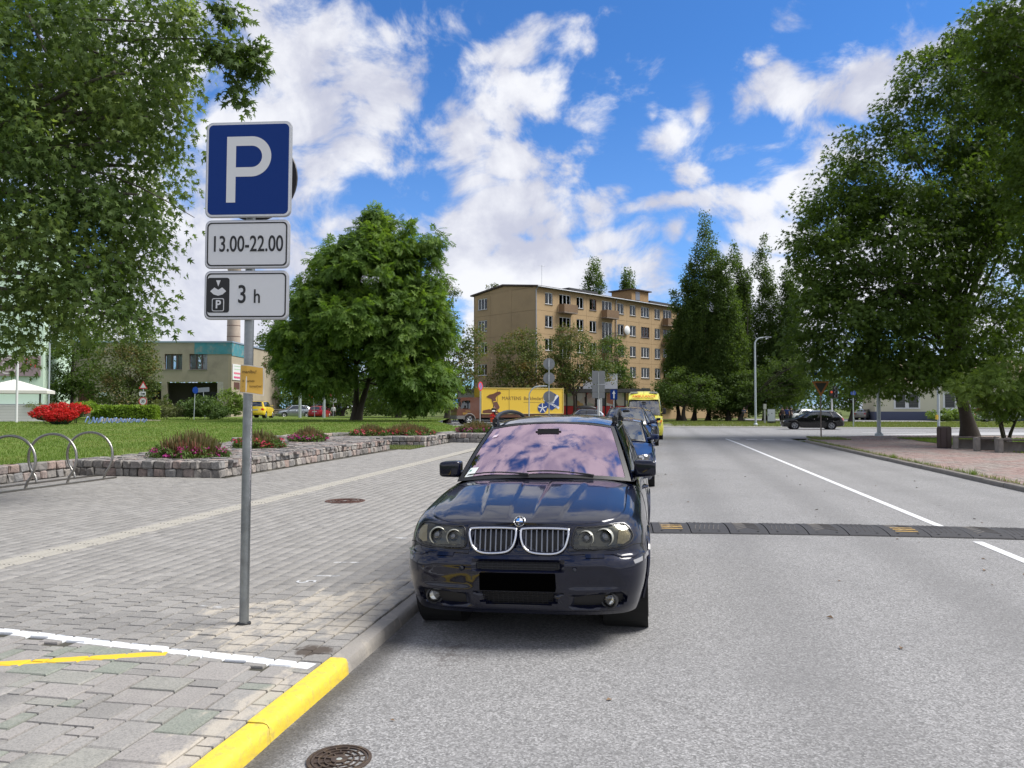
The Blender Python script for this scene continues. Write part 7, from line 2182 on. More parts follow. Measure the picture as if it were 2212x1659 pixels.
# ------------------------------------------------------------------ delivery lorry
LYEL = pmat('lorry_yellow', (0.74, 0.50, 0.055), .4, var=.03); LBRN = pmat('lorry_brown', (0.13, 0.050, 0.030), .35, coat=.5)
p0 = at(987, 915, 75.5); p1 = at(1217, 912, 79.5)
dv = (p1 - p0).to_2d(); ll = dv.length
lorry = thing('delivery_lorry', (p0.x, p0.y, 0.0), math.atan2(dv.y, dv.x), 'yellow box lorry with brown cab facing left', 'lorry')
xb = (1038 - 987) / 230 * ll
q = MB(); q.box(((xb + ll) / 2, 1.22, 2.36), (ll - xb, 2.4, 2.62), .03); box = q.build('cargo_box', LYEL, lorry)
q = MB(); q.box(((xb + ll) / 2, 1.22, .86), (ll - xb, 2.36, .34)); q.build('brown_skirt', LBRN, lorry)
q = MB()
for (a, b) in (((xb, -.0), (ll, .0)),):
    for z in (1.07, 3.65): q.box(((xb + ll) / 2, -.0, z), (ll - xb + .02, .06, .06))
    for x in (xb, ll): q.box((x, 0, 2.36), (.06, .06, 2.6))
q.build('box_edge', pmat('lorry_edge', (.62, .50, .18), .5), box)
xd = xb + (ll - xb) * .19; q = MB()
for x in (xd, xd + 1.25): q.box((x, .012, 2.3), (.03, .02, 2.4))
q.box((xd + .62, .012, 3.5), (1.25, .02, .03)); q.build('side_door', pmat('lorry_door_line', (.22, .17, .05), .6), box)
# cab
q = MB(); q.prism([(.02, .75), (.0, 1.25), (.10, 1.75), (.42, 2.55), (.60, 2.68), (xb - .12, 2.70), (xb - .12, .60), (1.75, .60), (1.75, .85), (.85, .85), (.85, .62), (.05, .60)], .05, 2.38, 'xz'); cab = q.build('cab', LBRN, lorry)
q = MB(); q.prism([(.36, 1.60), (.60, 2.36), (1.35, 2.38), (1.38, 1.58)], .03, .055, 'xz'); q.build('door_window', M_DGLASS, cab)
q = MB(); q.add([(.085, .2, 1.74), (.085, 2.23, 1.74), (.40, 2.23, 2.52), (.40, .2, 2.52)], [(0, 1, 2, 3)]); q.v = [(v[0] - .012, v[1], v[2]) for v in q.v]; q.build('windscreen', M_DGLASS, cab)
q = MB(); q.box((.06, 1.2, .72), (.22, 2.36, .36), .04); q.box((.45, .05, .72), (.75, .08, .34), .02); q.build('bumper', pmat('cab_grey_plastic', (.17, .165, .16), .6), lorry)
q = MB(); q.tube([(1.3 + .58 * math.cos(a), .03, .50 + .58 * math.sin(a)) for a in np.linspace(-.05, math.pi + .05, 16)], .05, 6); q.build('mudguard', pmat('cab_grey_plastic', (.17, .165, .16), .6), lorry)
q = MB(); q.box((.30, -.10, 2.0), (.10, .18, .55), .04); q.build('wing_mirror', M_DARKTRIM, cab)
for (x, nm) in ((1.3, 'f'), (xb + 5.0, 'r')):
    for y in (.17, 2.25):
        wheel(lorry, (x, y, .48), .48, .28, 1 if y < 1 else -1, 6, .6, rn=28).rotation_euler = (0, 0, -math.pi / 2)
q = MB(); q.box((xb + 3.0, 1.2, .62), (ll - xb - .5, .9, .25)); q.box((xb + 1.6, .15, .60), (1.6, .12, .34)); q.build('chassis', M_UNDER, lorry)
text('lettering', 'MARTENS', .50, pmat('lorry_print', (.16, .09, .03), .6), box, (xb + (ll - xb) * .36, .014, 2.60), (math.pi / 2, 0, 0), .003, .95)
text('lettering', 'Backbedarf', .50, pmat('lorry_print', (.16, .09, .03), .6), box, (xb + (ll - xb) * .625, .014, 2.60), (math.pi / 2, 0, 0), .003, .95)
q = MB(); q.box((xb + (ll - xb) * .61, .016, 2.22), (1.9, .006, .035)); q.build('small_print', pmat('lorry_print', (.16, .09, .03), .6), box)
text('lettering', 'www.martens.de', .20, pmat('lorry_gold', (.60, .42, .10), .6), lorry, (xb + (ll - xb) * .72, .02, .88), (math.pi / 2, 0, 0), .003)
# baker emblem: abstract leaping brown figure shape, as printed on the box
bx0 = xb + .5
fig = [(0, 2.75), (.35, 2.98), (.75, 3.06), (1.15, 3.26), (1.45, 3.28), (1.58, 3.14), (1.45, 3.0), (1.15, 2.86), (.98, 2.62), (1.05, 2.36), (1.28, 2.02), (1.42, 1.72), (1.30, 1.50), (1.02, 1.52), (.84, 1.80), (.66, 2.2), (.55, 2.52), (.25, 2.62)]
q = MB(); q.prism([(bx0 + x, z) for x, z in fig], -.006, .01, 'xz'); q.build('printed_figure', LBRN, box)
q = MB(); q.prism([(bx0 - .4, 1.06), (bx0 - .35, 1.40), (bx0 + .3, 1.52), (bx0 + 1.0, 1.42), (bx0 + 1.6, 1.06)], -.006, .01, 'xz'); q.build('printed_ground', LBRN, box)
q = MB(); q.prism([(bx0 + .72, 2.28), (bx0 + 1.08, 2.36), (bx0 + 1.1, 2.30), (bx0 + .74, 2.21)], -.012, -.006, 'xz'); q.build('printed_belt', LYEL, box)
hxn = xb + (ll - xb) * .855; MB_BLUE = pmat('lorry_blue', (.012, .045, .20), .5); MWH = pmat('lorry_white', (.68, .69, .70), .5)
hexp = [(hxn + .98 * math.cos(R_(30 + 60 * k)) * .95, 2.35 + .95 * math.sin(R_(30 + 60 * k))) for k in range(6)]
q = MB(); q.prism(hexp, -.006, .01, 'xz'); em_ = q.build('emblem', MB_BLUE, lorry)
def wsl(pts, nm, mt=MWH, d=-.012):
    q = MB(); q.prism(pts, d, -.006, 'xz'); return q.build(nm, mt, em_)
wsl([(hxn - .95, 2.42), (hxn - .85, 2.62), (hxn + .85, 1.72), (hxn + .75, 1.5)], 'emblem_ribbon')
wsl([(hxn - .15, 2.10), (hxn - .02, 2.02), (hxn + .75, 2.85), (hxn + .62, 3.0), (hxn + .45, 2.92)], 'emblem_whisk')
wsl([(hxn - .62, 3.0), (hxn - .48, 3.02), (hxn + .30, 2.22), (hxn + .10, 2.12)], 'emblem_knife')
text('emblem_lettering', 'MARTENS', .36, MB_BLUE, em_, (hxn - .04, -.016, 2.06), (math.pi / 2, R_(28), 0), .002, .95)
cx, cz = hxn - 1.05, 1.62
q = MB(); q.prism([(cx + .52 * math.cos(a), cz + .52 * math.sin(a)) for a in np.linspace(0, 6.1, 22)], -.009, .008, 'xz'); ball = q.build('emblem_disc', MB_BLUE, lorry)
for k in range(5):
    a = R_(20 + 72 * k); q = MB(); q.prism([(cx + .05 * math.cos(a + 1.57), cz + .05 * math.sin(a + 1.57)), (cx + .5 * math.cos(a + .1), cz + .5 * math.sin(a + .1)), (cx + .5 * math.cos(a - .1), cz + .5 * math.sin(a - .1)), (cx - .05 * math.cos(a + 1.57), cz - .05 * math.sin(a + 1.57))], -.014, -.009, 'xz'); q.build('emblem_ray', MWH, ball)
text('door_lettering', 'MARTENS', .11, pmat('lorry_gold', (.60, .42, .10), .6), cab, (1.15, .04, 1.33), (math.pi / 2, 0, 0), .003)
q = MB(); q.box((.85, .04, 1.1), (.5, .02, .2)); q.build('door_emblem', pmat('lorry_gold_dull', (.30, .17, .03), .6), cab)
# ------------------------------------------------------------------ the parking sign in the foreground
pole = at(527, 1345, 5.74); px, py = pole.x, pole.y
ps = thing('parking_sign', (px, py, KZ), 0, 'parking sign with two white time plates on a galvanised pole', 'road sign', rot=(0, R_(.45), 0))
q = MB(); q.tube([(0, 0, -.05), (0, 0, 3.74)], .0345, 24)
M_POLE = pmat('weathered_pole', (0.26, 0.28, 0.29), .38, .8, var=.5, vscale=9, dirt=(5, .6, (.10, .10, .10)), bump=.05)
q.v = q.v; q.build('pole', M_POLE, ps, 50)
q = MB(); q.lathe([(.052, 0), (.05, .012), (.036, .016)], 20); q.build('pole_collar', M_DARKTRIM, ps)
face = YAW - R_(5)       # plates turned a little towards the street
def plate_obj(w, h, z, t=.018):
    """sign plate assembly: returns (parent part, transform) facing the road"""
    M = Matrix.Rotation(face, 4, 'Z')
    return M
def plate(nm, w, h, zc, rad, fmat, parts):
    Mx = Matrix.Translation((0, 0, zc)) @ Matrix.Rotation(face, 4, 'Z') @ Matrix.Translation((0, -.062, 0))
    def put(q): q.v = [tuple(Mx @ Vector(v)) for v in q.v]; return q
    q = MB(); q.prism(rrect(w, h, rad), .0, .016, 'xz'); base = put(q).build(nm, pmat('sign_alu', (.40, .41, .43), .45, .5), ps)
    q = MB(); q.prism(rrect(w - .006, h - .006, rad), -.002, .0005, 'xz'); put(q).build('white_border', M_WHITEPAINT, base)
    if fmat:
        bw = .016; q = MB(); q.prism(rrect(w - 2 * bw, h - 2 * bw, rad * .8), -.0035, -.0022, 'xz'); put(q).build('field', fmat, base)
    for (kind, args, mt, nmm) in parts:
        if kind == 'text':
            body, size, x, z, sx, bold = args
            o = text(nmm, body, size, mt, base, (0, 0, 0), (0, 0, 0), .0006, sx, bold=bold)
            o.matrix_local = Mx @ Matrix.Translation((x, -.0052, z)) @ Matrix.Rotation(math.pi / 2, 4, 'X') @ Matrix.Diagonal((sx, 1, 1, 1))
        elif kind == 'poly':
            pts, d = args
            q = MB(); q.prism(pts, -d - .0012, -d, 'xz'); put(q).build(nmm, mt, base)
    # rolled rim and back rails with bolts
    q = MB(); q.tube([(p[0], .008, p[1]) for p in rrect(w, h, rad)], .0075, 6, closed=True); put(q).build('rolled_edge', pmat('sign_alu', (.40, .41, .43), .45, .5), base, 50)
    for dz in (-h * .28, h * .28):
        q = MB(); q.box((0, .028, dz), (w * .8, .02, .035)); q.box((0, .055, dz), (.11, .10, .03), .008); put(q).build('bracket', M_STEEL, base)
    return base
def P_pts(h, s, w):
    """outline of the capital P: list of outer + inner as one keyhole polygon"""
    top = h / 2; r = .29 * h
    out = [(-w / 2, -top), (-w / 2, top), (w * .12, top)]
    cxx, czz = w * .12, top - r
    out += [(cxx + (w / 2 - w * .12) * math.sin(a), czz + r * math.cos(a)) for a in np.linspace(0.05, math.pi, 18)]
    out += [(-w / 2 + s, top - 2 * r), (-w / 2 + s, -top)]
    return out
# the letter is built from a stem and a bowl so the counter stays open
def P_letter(h, s, w):
    top = h / 2; R = h * .305; x0 = -w / 2
    stem = [(x0, -top), (x0 + s, -top), (x0 + s, top), (x0, top)]
    cxx = x0 + w - R * 1.0; czz = top - R
    outer = [(x0 + s, top)] + [(cxx + R * math.sin(a), czz + R * math.cos(a)) for a in np.linspace(0, math.pi, 22)] + [(x0 + s, top - 2 * R)]
    r2 = R - s
    inner = [(x0 + s, top - s)] + [(cxx + r2 * math.sin(a), czz + r2 * math.cos(a)) for a in np.linspace(0, math.pi, 22)] + [(x0 + s, top - 2 * R + s)]
    segs = [stem]
    for i in range(len(outer) - 1): segs.append([inner[i], inner[i + 1], outer[i + 1], outer[i]])
    return segs
M_SIGNW = pmat('sign_letter_white', (.68, .69, .70), .5)
M_PLATEW = pmat('plate_face_white', (.64, .65, .67), .5, var=.03, vscale=30)
z_of = lambda v: CAM_H + math.tan(math.atan((829.5 - v) / FPX) + PITCH) * 5.70 - KZ
zP0, zP1 = z_of(466), z_of(262)
hP = zP1 - zP0
pb = plate('parking_plate', .655, hP, (zP0 + zP1) / 2, .045, M_BLUE, [])
Mx = Matrix.Translation((0, 0, (zP0 + zP1) / 2)) @ Matrix.Rotation(face, 4, 'Z') @ Matrix.Translation((0, -.062, 0))
q = MB()
for sgm in P_letter(hP * .70, .071, .345):
    n = len(sgm); q.add([(x, -.0050, z) for x, z in sgm] + [(x, -.0034, z) for x, z in sgm], [tuple(range(n)), tuple(range(n, 2 * n))[::-1]])
q.v = [tuple(Mx @ Vector((v[0] + .005, v[1], v[2] + .0))) for v in q.v]; q.build('letter_p', M_SIGNW, pb, fix=True)
def ringpoly(w, h, rad, t):
    a = rrect(w, h, rad); b = rrect(w - 2 * t, h - 2 * t, rad - t * .5)
    return a, b
def border(base, w, h, rad, t, zc, mt, d=.004, dx=0, dz=0):
    a, b = ringpoly(w, h, rad, t); M2 = Matrix.Translation((0, 0, zc)) @ Matrix.Rotation(face, 4, 'Z') @ Matrix.Translation((dx, -.062, dz))
    q = MB(); n = len(a); q.add([(x, -d - .0012, z) for x, z in a] + [(x, -d - .0012, z) for x, z in b], [(i, (i + 1) % n, n + (i + 1) % n, n + i) for i in range(n)])
    q.v = [tuple(M2 @ Vector(v)) for v in q.v]; return q.build('border_line', mt, base)
z1a, z1b = z_of(577), z_of(475); h1 = z1b - z1a; zc1 = (z1a + z1b) / 2
b1 = plate('time_plate', .645, h1, zc1, .04, M_PLATEW, [('text', ('13.00-22.00', .168, 0.002, -.003, .70, .0018), M_BLACK, 'lettering')])
border(b1, .620, h1 - .025, .034, .010, zc1, M_BLACK)
z2a, z2b = z_of(688), z_of(585); h2 = z2b - z2a; zc2 = (z2a + z2b) / 2
disc = [('poly', (rrect(.172, .262, .02, 5, (-.215, 0)), .0042), M_BLACK, 'disc_field'),
        ('poly', ([(-.250, .118), (-.180, .118), (-.215, .060)][::-1], .0056), M_PLATEW, 'disc_arrow') if False else ('poly', ([(-.232, .112), (-.198, .112), (-.215, .066)][::-1], .0056), M_PLATEW, 'disc_arrow'),
        ('poly', ([(-.215 - .062, .030), (-.215 - .030, .058), (-.215, .040), (-.215 + .030, .058), (-.215 + .062, .030), (-.215 + .035, .006), (-.215, -.004), (-.215 - .035, .006)][::-1], .0056), M_PLATEW, 'disc_dial'),
        ('poly', (rrect(.094, .098, .014, 4, (-.215, -.072)), .0056), M_PLATEW, 'disc_box'), ('poly', (rrect(.082, .086, .010, 4, (-.215, -.072)), .0070), M_BLACK, 'disc_box_field'),
        ('text', ('3', .19, -.03, 0.0, .80, .002), M_BLACK, 'lettering'), ('text', ('h', .145, .085, -.014, .80, .0018), M_BLACK, 'lettering')]
b2 = plate('disc_plate', .640, h2, zc2, .04, M_PLATEW, disc)
border(b2, .616, h2 - .025, .034, .010, zc2, M_BLACK)
Mx2 = Matrix.Translation((0, 0, zc2)) @ Matrix.Rotation(face, 4, 'Z') @ Matrix.Translation((0, -.062, 0))
o = text('disc_letter', 'P', .085, M_PLATEW, b2, (0, 0, 0), (0, 0, 0), .0005, 1, bold=.002); o.matrix_local = Mx2 @ Matrix.Translation((-.213, -.0088, -.072)) @ Matrix.Rotation(math.pi / 2, 4, 'X')
# round sign fixed on the back of the same pole
q = MB(); q.lathe([(.001, 0), (.325, 0), (.33, .008), (.325, .016), (.001, .016)], 40, 'y', (0, .07, 0)); Mb = Matrix.Translation((.0, 0, (zP0 + zP1) / 2 - .03)) @ Matrix.Rotation(face, 4, 'Z'); q.v = [tuple(Mb @ Vector(v)) for v in q.v]; q.build('round_plate', pmat('sign_back_dark', (.05, .05, .055), .5, .3), ps, 50)
# yellow paper notice wrapped round the pole
nz0, nz1 = z_of(850), z_of(788)
M_NOT = pmat('orange_yellow_paper', (.64, .375, .06), .6, var=.05, vscale=6); M_NOTW = pmat('paper_margin', (.62, .58, .50), .6)
nt = thing('paper_notice', (px, py, KZ), 0, 'curled yellow paper notice taped round the sign pole', 'notice', rot=(0, R_(.45), 0))
def nsurf(u, v, o=0.0):
    # wraps the pole on its left half, flies flat on the right
    xx = (-.055 + .185 * u); zz = nz0 + (nz1 - nz0) * v - .010 * u + .006 * math.sin(3 * u + 1)
    if xx < 0: yy = -.043 - o + abs(xx) ** 2 * 10 * (1 + .6 * (1 - v))
    else: yy = -.043 - o + .05 * u * u * .25 + .004 * math.sin(5 * v)
    p = Matrix.Rotation(YAW, 3, 'Z') @ Vector((xx - (.012 * (1 - v) if u < .2 else 0), yy, zz)); return p
q = MB(); q.grid(lambda u, v: nsurf(u, v), 24, 8); pn = q.build('paper', M_NOTW, nt, 60)
q = MB(); q.grid(lambda u, v: nsurf(.03 + .92 * u, .035 + .93 * v, .0012), 24, 8); q.build('print_field', M_NOT, pn, 60)
for body, sz, u, v, sx in (('manību!', .034, .42, .76, 1), ('ttiksmes', .027, .38, .44, 1), ('cijas izmaiņas!', .026, .54, .27, 1)):
    p = nsurf(u, v, .003); text('notice_lettering', body, sz, pmat('notice_ink', (.06, .035, .012), .7), pn, p, (math.pi / 2, 0, YAW), .0003, sx)

# ------------------------------------------------------------------ manhole covers, speed hump, bicycle stand
def manhole(loc, r, label, seed):
    t = thing('manhole_cover', loc, 0, label, 'manhole cover')
    M_IRON = pmat('rusty_iron_%d' % seed, (.075, .055, .045) if seed == 1 else (.10, .05, .04), .7, .5, var=.4, vscale=20, dirt=(25, .5, (.22, .16, .09)))
    q = MB(); q.lathe([(r, -.02), (r, .004), (r * .90, .006), (r * .89, -.004), (.001, -.004)], 48); q.build('frame', M_IRON, t, 30)
    lid = MB()
    for a, b in ((.86, .80), (.66, .62), (.47, .43), (.26, .10)):
        lid.lathe([(r * a, -.004), (r * a, .004), (r * b, .004), (r * b, -.004)], 40)
    lid.build('lid', M_IRON, t, 30)
    for ring_, n in ((.73, 12), (.545, 10), (.35, 8)):
        for k in range(n):
            a = 2 * math.pi * k / n; q = MB(); q.box((r * ring_ * math.cos(a), r * ring_ * math.sin(a), .0), (r * .16, r * .04, .007), 0, a); q.build('rib', M_IRON, t)
    q = MB(); q.lathe([(r * .095, .002), (.001, .003)], 16); q.build('key_hole', pmat('pale_plug', (.30, .32, .30), .7), t)
    return t
mh = at(733, 1642, 3.72); manhole((mh.x, mh.y, road_z(mh.x) + .004), .155, 'small rusty manhole cover in the asphalt near the yellow kerb', 1)
manhole((-5.2, 12.6, KZ + .004), .34, 'large rusty manhole cover in the grey pavement', 2)

hump = thing('speed_hump', (-1.0, 10.86, 0), R_(3.2), 'black rubber speed hump with worn yellow bars across the street', 'speed hump')
M_HUMP = pmat('worn_black_rubber', (.030, .030, .034), .75, var=.35, vscale=8, bump=.3, bscale=50); M_HRIB = pmat('worn_rib', (.115, .105, .095), .8); M_HYEL = pmat('reflective_yellow', (.34, .22, .07), .6, var=.3, vscale=20)
prof = [(-.45, .004), (-.44, .016), (-.30, .040), (-.15, .054), (0, .058), (.15, .054), (.30, .040), (.44, .016), (.45, .004)]
def seg_mesh(v):
    q = MB(); n = len(prof); w = .492
    def zz(y): return interp(prof, y)
    q.add([(x, y, z) for x in (0.004, w) for y, z in prof], [(i, i + 1, n + i + 1, n + i) for i in range(n - 1)] + [tuple(range(n)), tuple(range(n, 2 * n))[::-1]])
    q.cur = 1
    pts = []
    for k in range(6):
        y0 = -.30 + k * .085
        a = (.10, y0, zz(y0) + .002); b = (.25, y0 + .12, zz(y0 + .12) + .002); c = (.40, y0, zz(y0) + .002)
        if v % 2: a, b, c = (.06 + .06 * k, -.30, zz(.3) + .002), (.10 + .06 * k, -.02, zz(0) + .002), (.04 + .06 * k, .28, zz(.28) + .002)
        q.tube([a, b, c], .005, 4)
    q.cur = 0
    for y in (-.36, .36):
        for x in (.12, .37): q.lathe([(.016, zz(y) + .006), (.001, zz(y) + .008)], 8, 'z', (x, y, 0))
    return q.mesh('segment', [M_HUMP, M_HRIB], 30, False)
SM = [seg_mesh(0), seg_mesh(1)]
for k in range(17):
    x = k * .5; X = -1.0 + x
    o = link('segment', SM[k % 2], hump, (x, random.gauss(0, .004), road_z(min(X, 7.3)) + .001), (0, 0, random.gauss(0, .004)))
    if k in (2, 8, 12, 15):
        for j in range(3 if k != 12 else 2):
            q = MB(); q.add([(x + .12, -.30 + j * .10, interp(prof, -.30 + j * .1) + road_z(X) + .006), (x + .40, -.30 + j * .10, interp(prof, -.30 + j * .1) + road_z(X) + .006), (x + .40, -.25 + j * .10, interp(prof, -.25 + j * .1) + road_z(X) + .006), (x + .12, -.25 + j * .10, interp(prof, -.25 + j * .1) + road_z(X) + .006)], [(0, 1, 2, 3)]); q.build('yellow_bar', M_HYEL, hump)

M_INOX = pmat('brushed_stainless', (.30, .29, .27), .32, .95, var=.12, vscale=10)
bs = thing('bicycle_stand', (-12.44, 15.4, KZ), 0, 'stainless bicycle stand of overlapping rings on two floor rails', 'bicycle stand')
for x, y1 in ((.40, .35), (-.40, .75)):
    q = MB(); q.box((x, (y1 - 5.0) / 2, .018), (.055, 5.0 + y1, .034), .006); q.build('floor_rail', M_INOX, bs)
for k in range(5):
    Rr = .54; c = Vector((0, -k * 1.10, Rr * .95)); ax = Vector((1, .08, 0)).normalized()
    pts = [c + ax * Rr * math.cos(t) + Vector((0, .10 * math.cos(t), 1)) * Rr * math.sin(t) for t in np.linspace(-math.pi / 2 + .74, 3 * math.pi / 2 - .74, 44)]
    pts[0].z = .03; pts[-1].z = .03
    q = MB(); q.tube(pts, .027, 10); q.build('ring', M_INOX, bs, 50)

# ------------------------------------------------------------------ smaller road signs and posts
def post(parent, h, r=.03, mat=None, nm='post'):
    q = MB(); q.tube([(0, 0, -.05), (0, 0, h)], r, 10); return q.build(nm, mat or M_GREYPOLE, parent, 50)
def disc_plate(parent, z, r, fmat, ring=None, y=-.045, nm='plate', ringw=.13, back=False):
    d = -1
    q = MB(); q.lathe([(.001, 0), (r, 0), (r, .012), (.001, .012)], 32, 'y', (0, y, z)); o = q.build(nm, fmat, parent, 40)
    if ring: q = MB(); q.lathe([(r * .995, -.003), (r * (1 - ringw * 2), -.003)], 32, 'y', (0, y, z)); q.build('red_ring', ring, o)
    return o
def tri_plate(parent, z, s, fmat, edge_, down=False, y=-.045):
    h = s * .866; pts = [(-s / 2, -h / 3), (s / 2, -h / 3), (0, 2 * h / 3)]
    if down: pts = [(x, -zz) for x, zz in pts][::-1]
    q = MB(); q.prism([(x, z + zz) for x, zz in pts], y, y + .012, 'xz'); o = q.build('plate', edge_, parent)
    if fmat: q = MB(); q.prism([(x * .66, z + zz * .66) for x, zz in pts], y - .004, y - .001, 'xz'); q.build('face', fmat, o)
    return o
def rect_plate(parent, x, z, w, h, mat, y=-.045, nm='plate', rad=.04):
    q = MB(); q.prism([(x + a, z + b) for a, b in rrect(w, h, rad)], y, y + .012, 'xz'); return q.build(nm, mat, parent)
def sgn(name, u, dep, z, label, rz=YAW, cat='road sign', lean=0): 
    p = at(u, 880, dep); return thing(name, (p.x, p.y, z), 0, label, cat, rot=(0, lean, rz))
# three round plates seen from behind
s = sgn('road_sign', 1186, 46.5, KZ, 'three round grey sign backs one above another on a pole'); post(s, 4.55, .035, M_STEEL)
for z in (4.25, 3.38, 2.25): disc_plate(s, z, .355, M_SIGNBACK, None, .0)
for z in (4.25, 3.38, 2.25):
    q = MB(); q.box((0, -.045, z), (.10, .03, .4)); q.build('clamp', M_STEEL, s)
# six rectangular plates seen from behind on a white post
s = sgn('road_sign', 1293, 47, KZ, 'stack of rectangular grey sign backs on a white post'); post(s, 3.75, .035, M_STEEL)
for (x, z, w, h) in ((-.20, 3.45, .38, .80), (.20, 3.45, .38, .80), (-.20, 2.78, .38, .44), (.20, 2.78, .38, .44), (-.20, 2.36, .38, .36), (.20, 2.36, .38, .36)): rect_plate(s, x, z, w, h, M_SIGNBACK, .0, 'plate', .03)
q = MB(); q.tube([(0, -.02, -.05), (0, -.02, 2.1)], .075, 12); q.build('thick_post', pmat('white_post', (.60, .61, .62), .5), s, 50)
# curved tube (bike route arch)
s = sgn('bent_pole', 1143, 45, KZ, 'bent grey tube arching towards the round sign backs', cat='pole'); q = MB(); q.tube(catmull([(0, 0, 0), (0, 0, 2.1), (.06, 0, 2.5), (.30, 0, 2.78), (.62, 0, 2.85), (1.05, 0, 2.86)], 6), .034, 8); q.build('tube', M_GREYPOLE, s, 50)
# small blue pedestrian sign
s = sgn('road_sign', 1326, 50, KZ, 'small blue one-way sign with white arrow beside the ambulance'); post(s, 2.7); b = rect_plate(s, 0, 2.45, .46, .66, M_BLUE); q = MB(); q.prism([(-.04, 2.2), (.04, 2.2), (.04, 2.5), (.11, 2.5), (0, 2.72), (-.11, 2.5), (-.04, 2.5)], -.052, -.047, 'xz'); q.build('arrow', M_SIGNW, b)
# no-parking style round sign in front of the lorry
s = sgn('road_sign', 1037, 60, .5, 'narrow round blue and red sign on a pole before the lorry cab', YAW + R_(62)); post(s, 3.15, .03, pmat('pale_post', (.50, .50, .50), .5)); o = disc_plate(s, 2.85, .36, pmat('sign_mauve_blue', (.18, .16, .34), .5), M_RED)
q = MB(); q.prism([(-.22, 2.62), (-.18, 2.58), (.22, 3.08), (.18, 3.12)], -.052, -.047, 'xz'); q.build('bar', M_RED, o)
# left group
s = sgn('road_sign', 680, 84, .5, 'round white sign with red ring on a leaning pole', lean=R_(-4)); post(s, 3.1); disc_plate(s, 2.75, .46, M_SIGNW, M_RED)
s = sgn('road_sign', 720, 88, .4, 'red triangular warning sign with white plate by the woman'); post(s, 3.6); tri_plate(s, 2.85, .95, M_SIGNW, M_RED); b = rect_plate(s, 0, 2.1, .75, .48, M_SIGNW); q = MB(); q.box((-.15, -.05, 2.1), (.18, .006, .22)); q.box((.15, -.05, 2.1), (.14, .006, .2)); q.build('print', M_BLACK, b)
q = MB(); q.prism([(-.12, 2.68), (.12, 2.68), (.07, 2.95), (-.07, 2.95)], -.054, -.050, 'xz'); q.build('pictogram', M_BLACK, s)
s = sgn('road_sign', 309, 66, .6, 'speed limit thirty sign under a triangular warning sign'); post(s, 3.0); tri_plate(s, 2.92, .75, M_SIGNW, M_RED); b = rect_plate(s, -.05, 2.28, .55, .34, M_SIGNW); q = MB(); q.box((-.15, -.05, 2.28), (.06, .006, .2)); q.box((.05, -.05, 2.26), (.22, .006, .14)); q.build('print', M_BLACK, b)
o = disc_plate(s, 1.62, .36, M_SIGNW, M_RED, ringw=.11); text('lettering', '30', .34, M_BLACK, o, (0, -.052, 1.62), (math.pi / 2, 0, 0), .001, .85, bold=.006)
s = sgn('road_sign', 419, 68, .6, 'narrow round blue sign on a thin leaning pole by the shrubs', YAW + R_(60), lean=R_(2)); post(s, 2.9, .03); disc_plate(s, 2.62, .30, M_BLUE)
s = sgn('road_sign', 443, 72, .6, 'grey street name board seen from behind on a leaning pole', lean=R_(-4)); post(s, 2.9, .03); rect_plate(s, 0, 2.75, 1.15, .42, pmat('board_grey_blue', (.26, .29, .33), .5), -.04, 'board', .03)
for u, dep, top, lab in ((648, 80, 8.6, 'tall grey post left of the round red-ringed sign'), (700, 80, 9.0, 'tall grey post right of the round red-ringed sign')):
    s = sgn('lamp_post', u, dep, .45, lab, cat='post'); q = MB(); q.tube([(0, 0, 0), (0, 0, 4), (0, 0, top)], [.16, .12, .09], 10); q.build('shaft', M_GREYPOLE, s, 50)
    q = MB(); q.lathe([(.26, 0), (.26, .1), (.17, .16)], 12); q.build('base', M_GREYPOLE, s)
s = sgn('flag_post', 36, 58, .55, 'white slim post at the left edge before the mint building', cat='post'); q = MB(); q.tube([(0, 0, 0), (0, 0, 5.0)], .09, 10); q.build('shaft', pmat('white_post', (.60, .61, .62), .5), s, 50)
s = sgn('street_lamp', 105, 66, .55, 'globe street lamp partly hidden by maple leaves', cat='street lamp'); q = MB(); q.tube(catmull([(0, 0, 0), (0, 0, 7.2), (-.1, 0, 8.2), (-.5, 0, 8.7)], 5), .06, 8); q.build('shaft', M_GREYPOLE, s, 50); q = MB(); q.lathe([(.01, 0), (.22, .06), (.3, .25), (.22, .44), (.01, .5)], 14, 'z', (.35, 0, 7.4)); q.build('globe', M_UPVC, s, 50)

# right side: lamps, give-way sign, traffic light, cabinets
def street_lamp(u, dep, h, z, label, arm=1.0, r=.085, head=True, thick=1.0):
    s = sgn('street_lamp', u, dep, z, label, cat='street lamp')
    q = MB(); q.tube(catmull([(0, 0, 0), (0, 0, h * .5), (0, 0, h - .9), (.06 * arm, 0, h - .35), (.35 * arm, 0, h - .05), (.9 * arm, 0, h + .05)], 6), [r * (1 - .5 * k / 30) for k in range(31)], 10); q.build('shaft', M_GREYPOLE, s, 50)
    q = MB(); q.box((1.15 * arm, 0, h + .06), (.75, .26, .10), .03); q.build('lamp_head', pmat('lamp_head_grey', (.30, .32, .34), .4, .3), s)
    q = MB(); q.lathe([(r * 2.1, 0), (r * 2.0, .12), (r * 1.2, .2)], 10); q.build('base', M_GREYPOLE, s)
    return s
street_lamp(1632, 71, 8.1, .03, 'pale street lamp with a hooked head left of the estate car', 1.0, .10)
street_lamp(1898, 43.5, 6.0, KZ, 'grey street lamp rising into the big maple', -.7, .11)
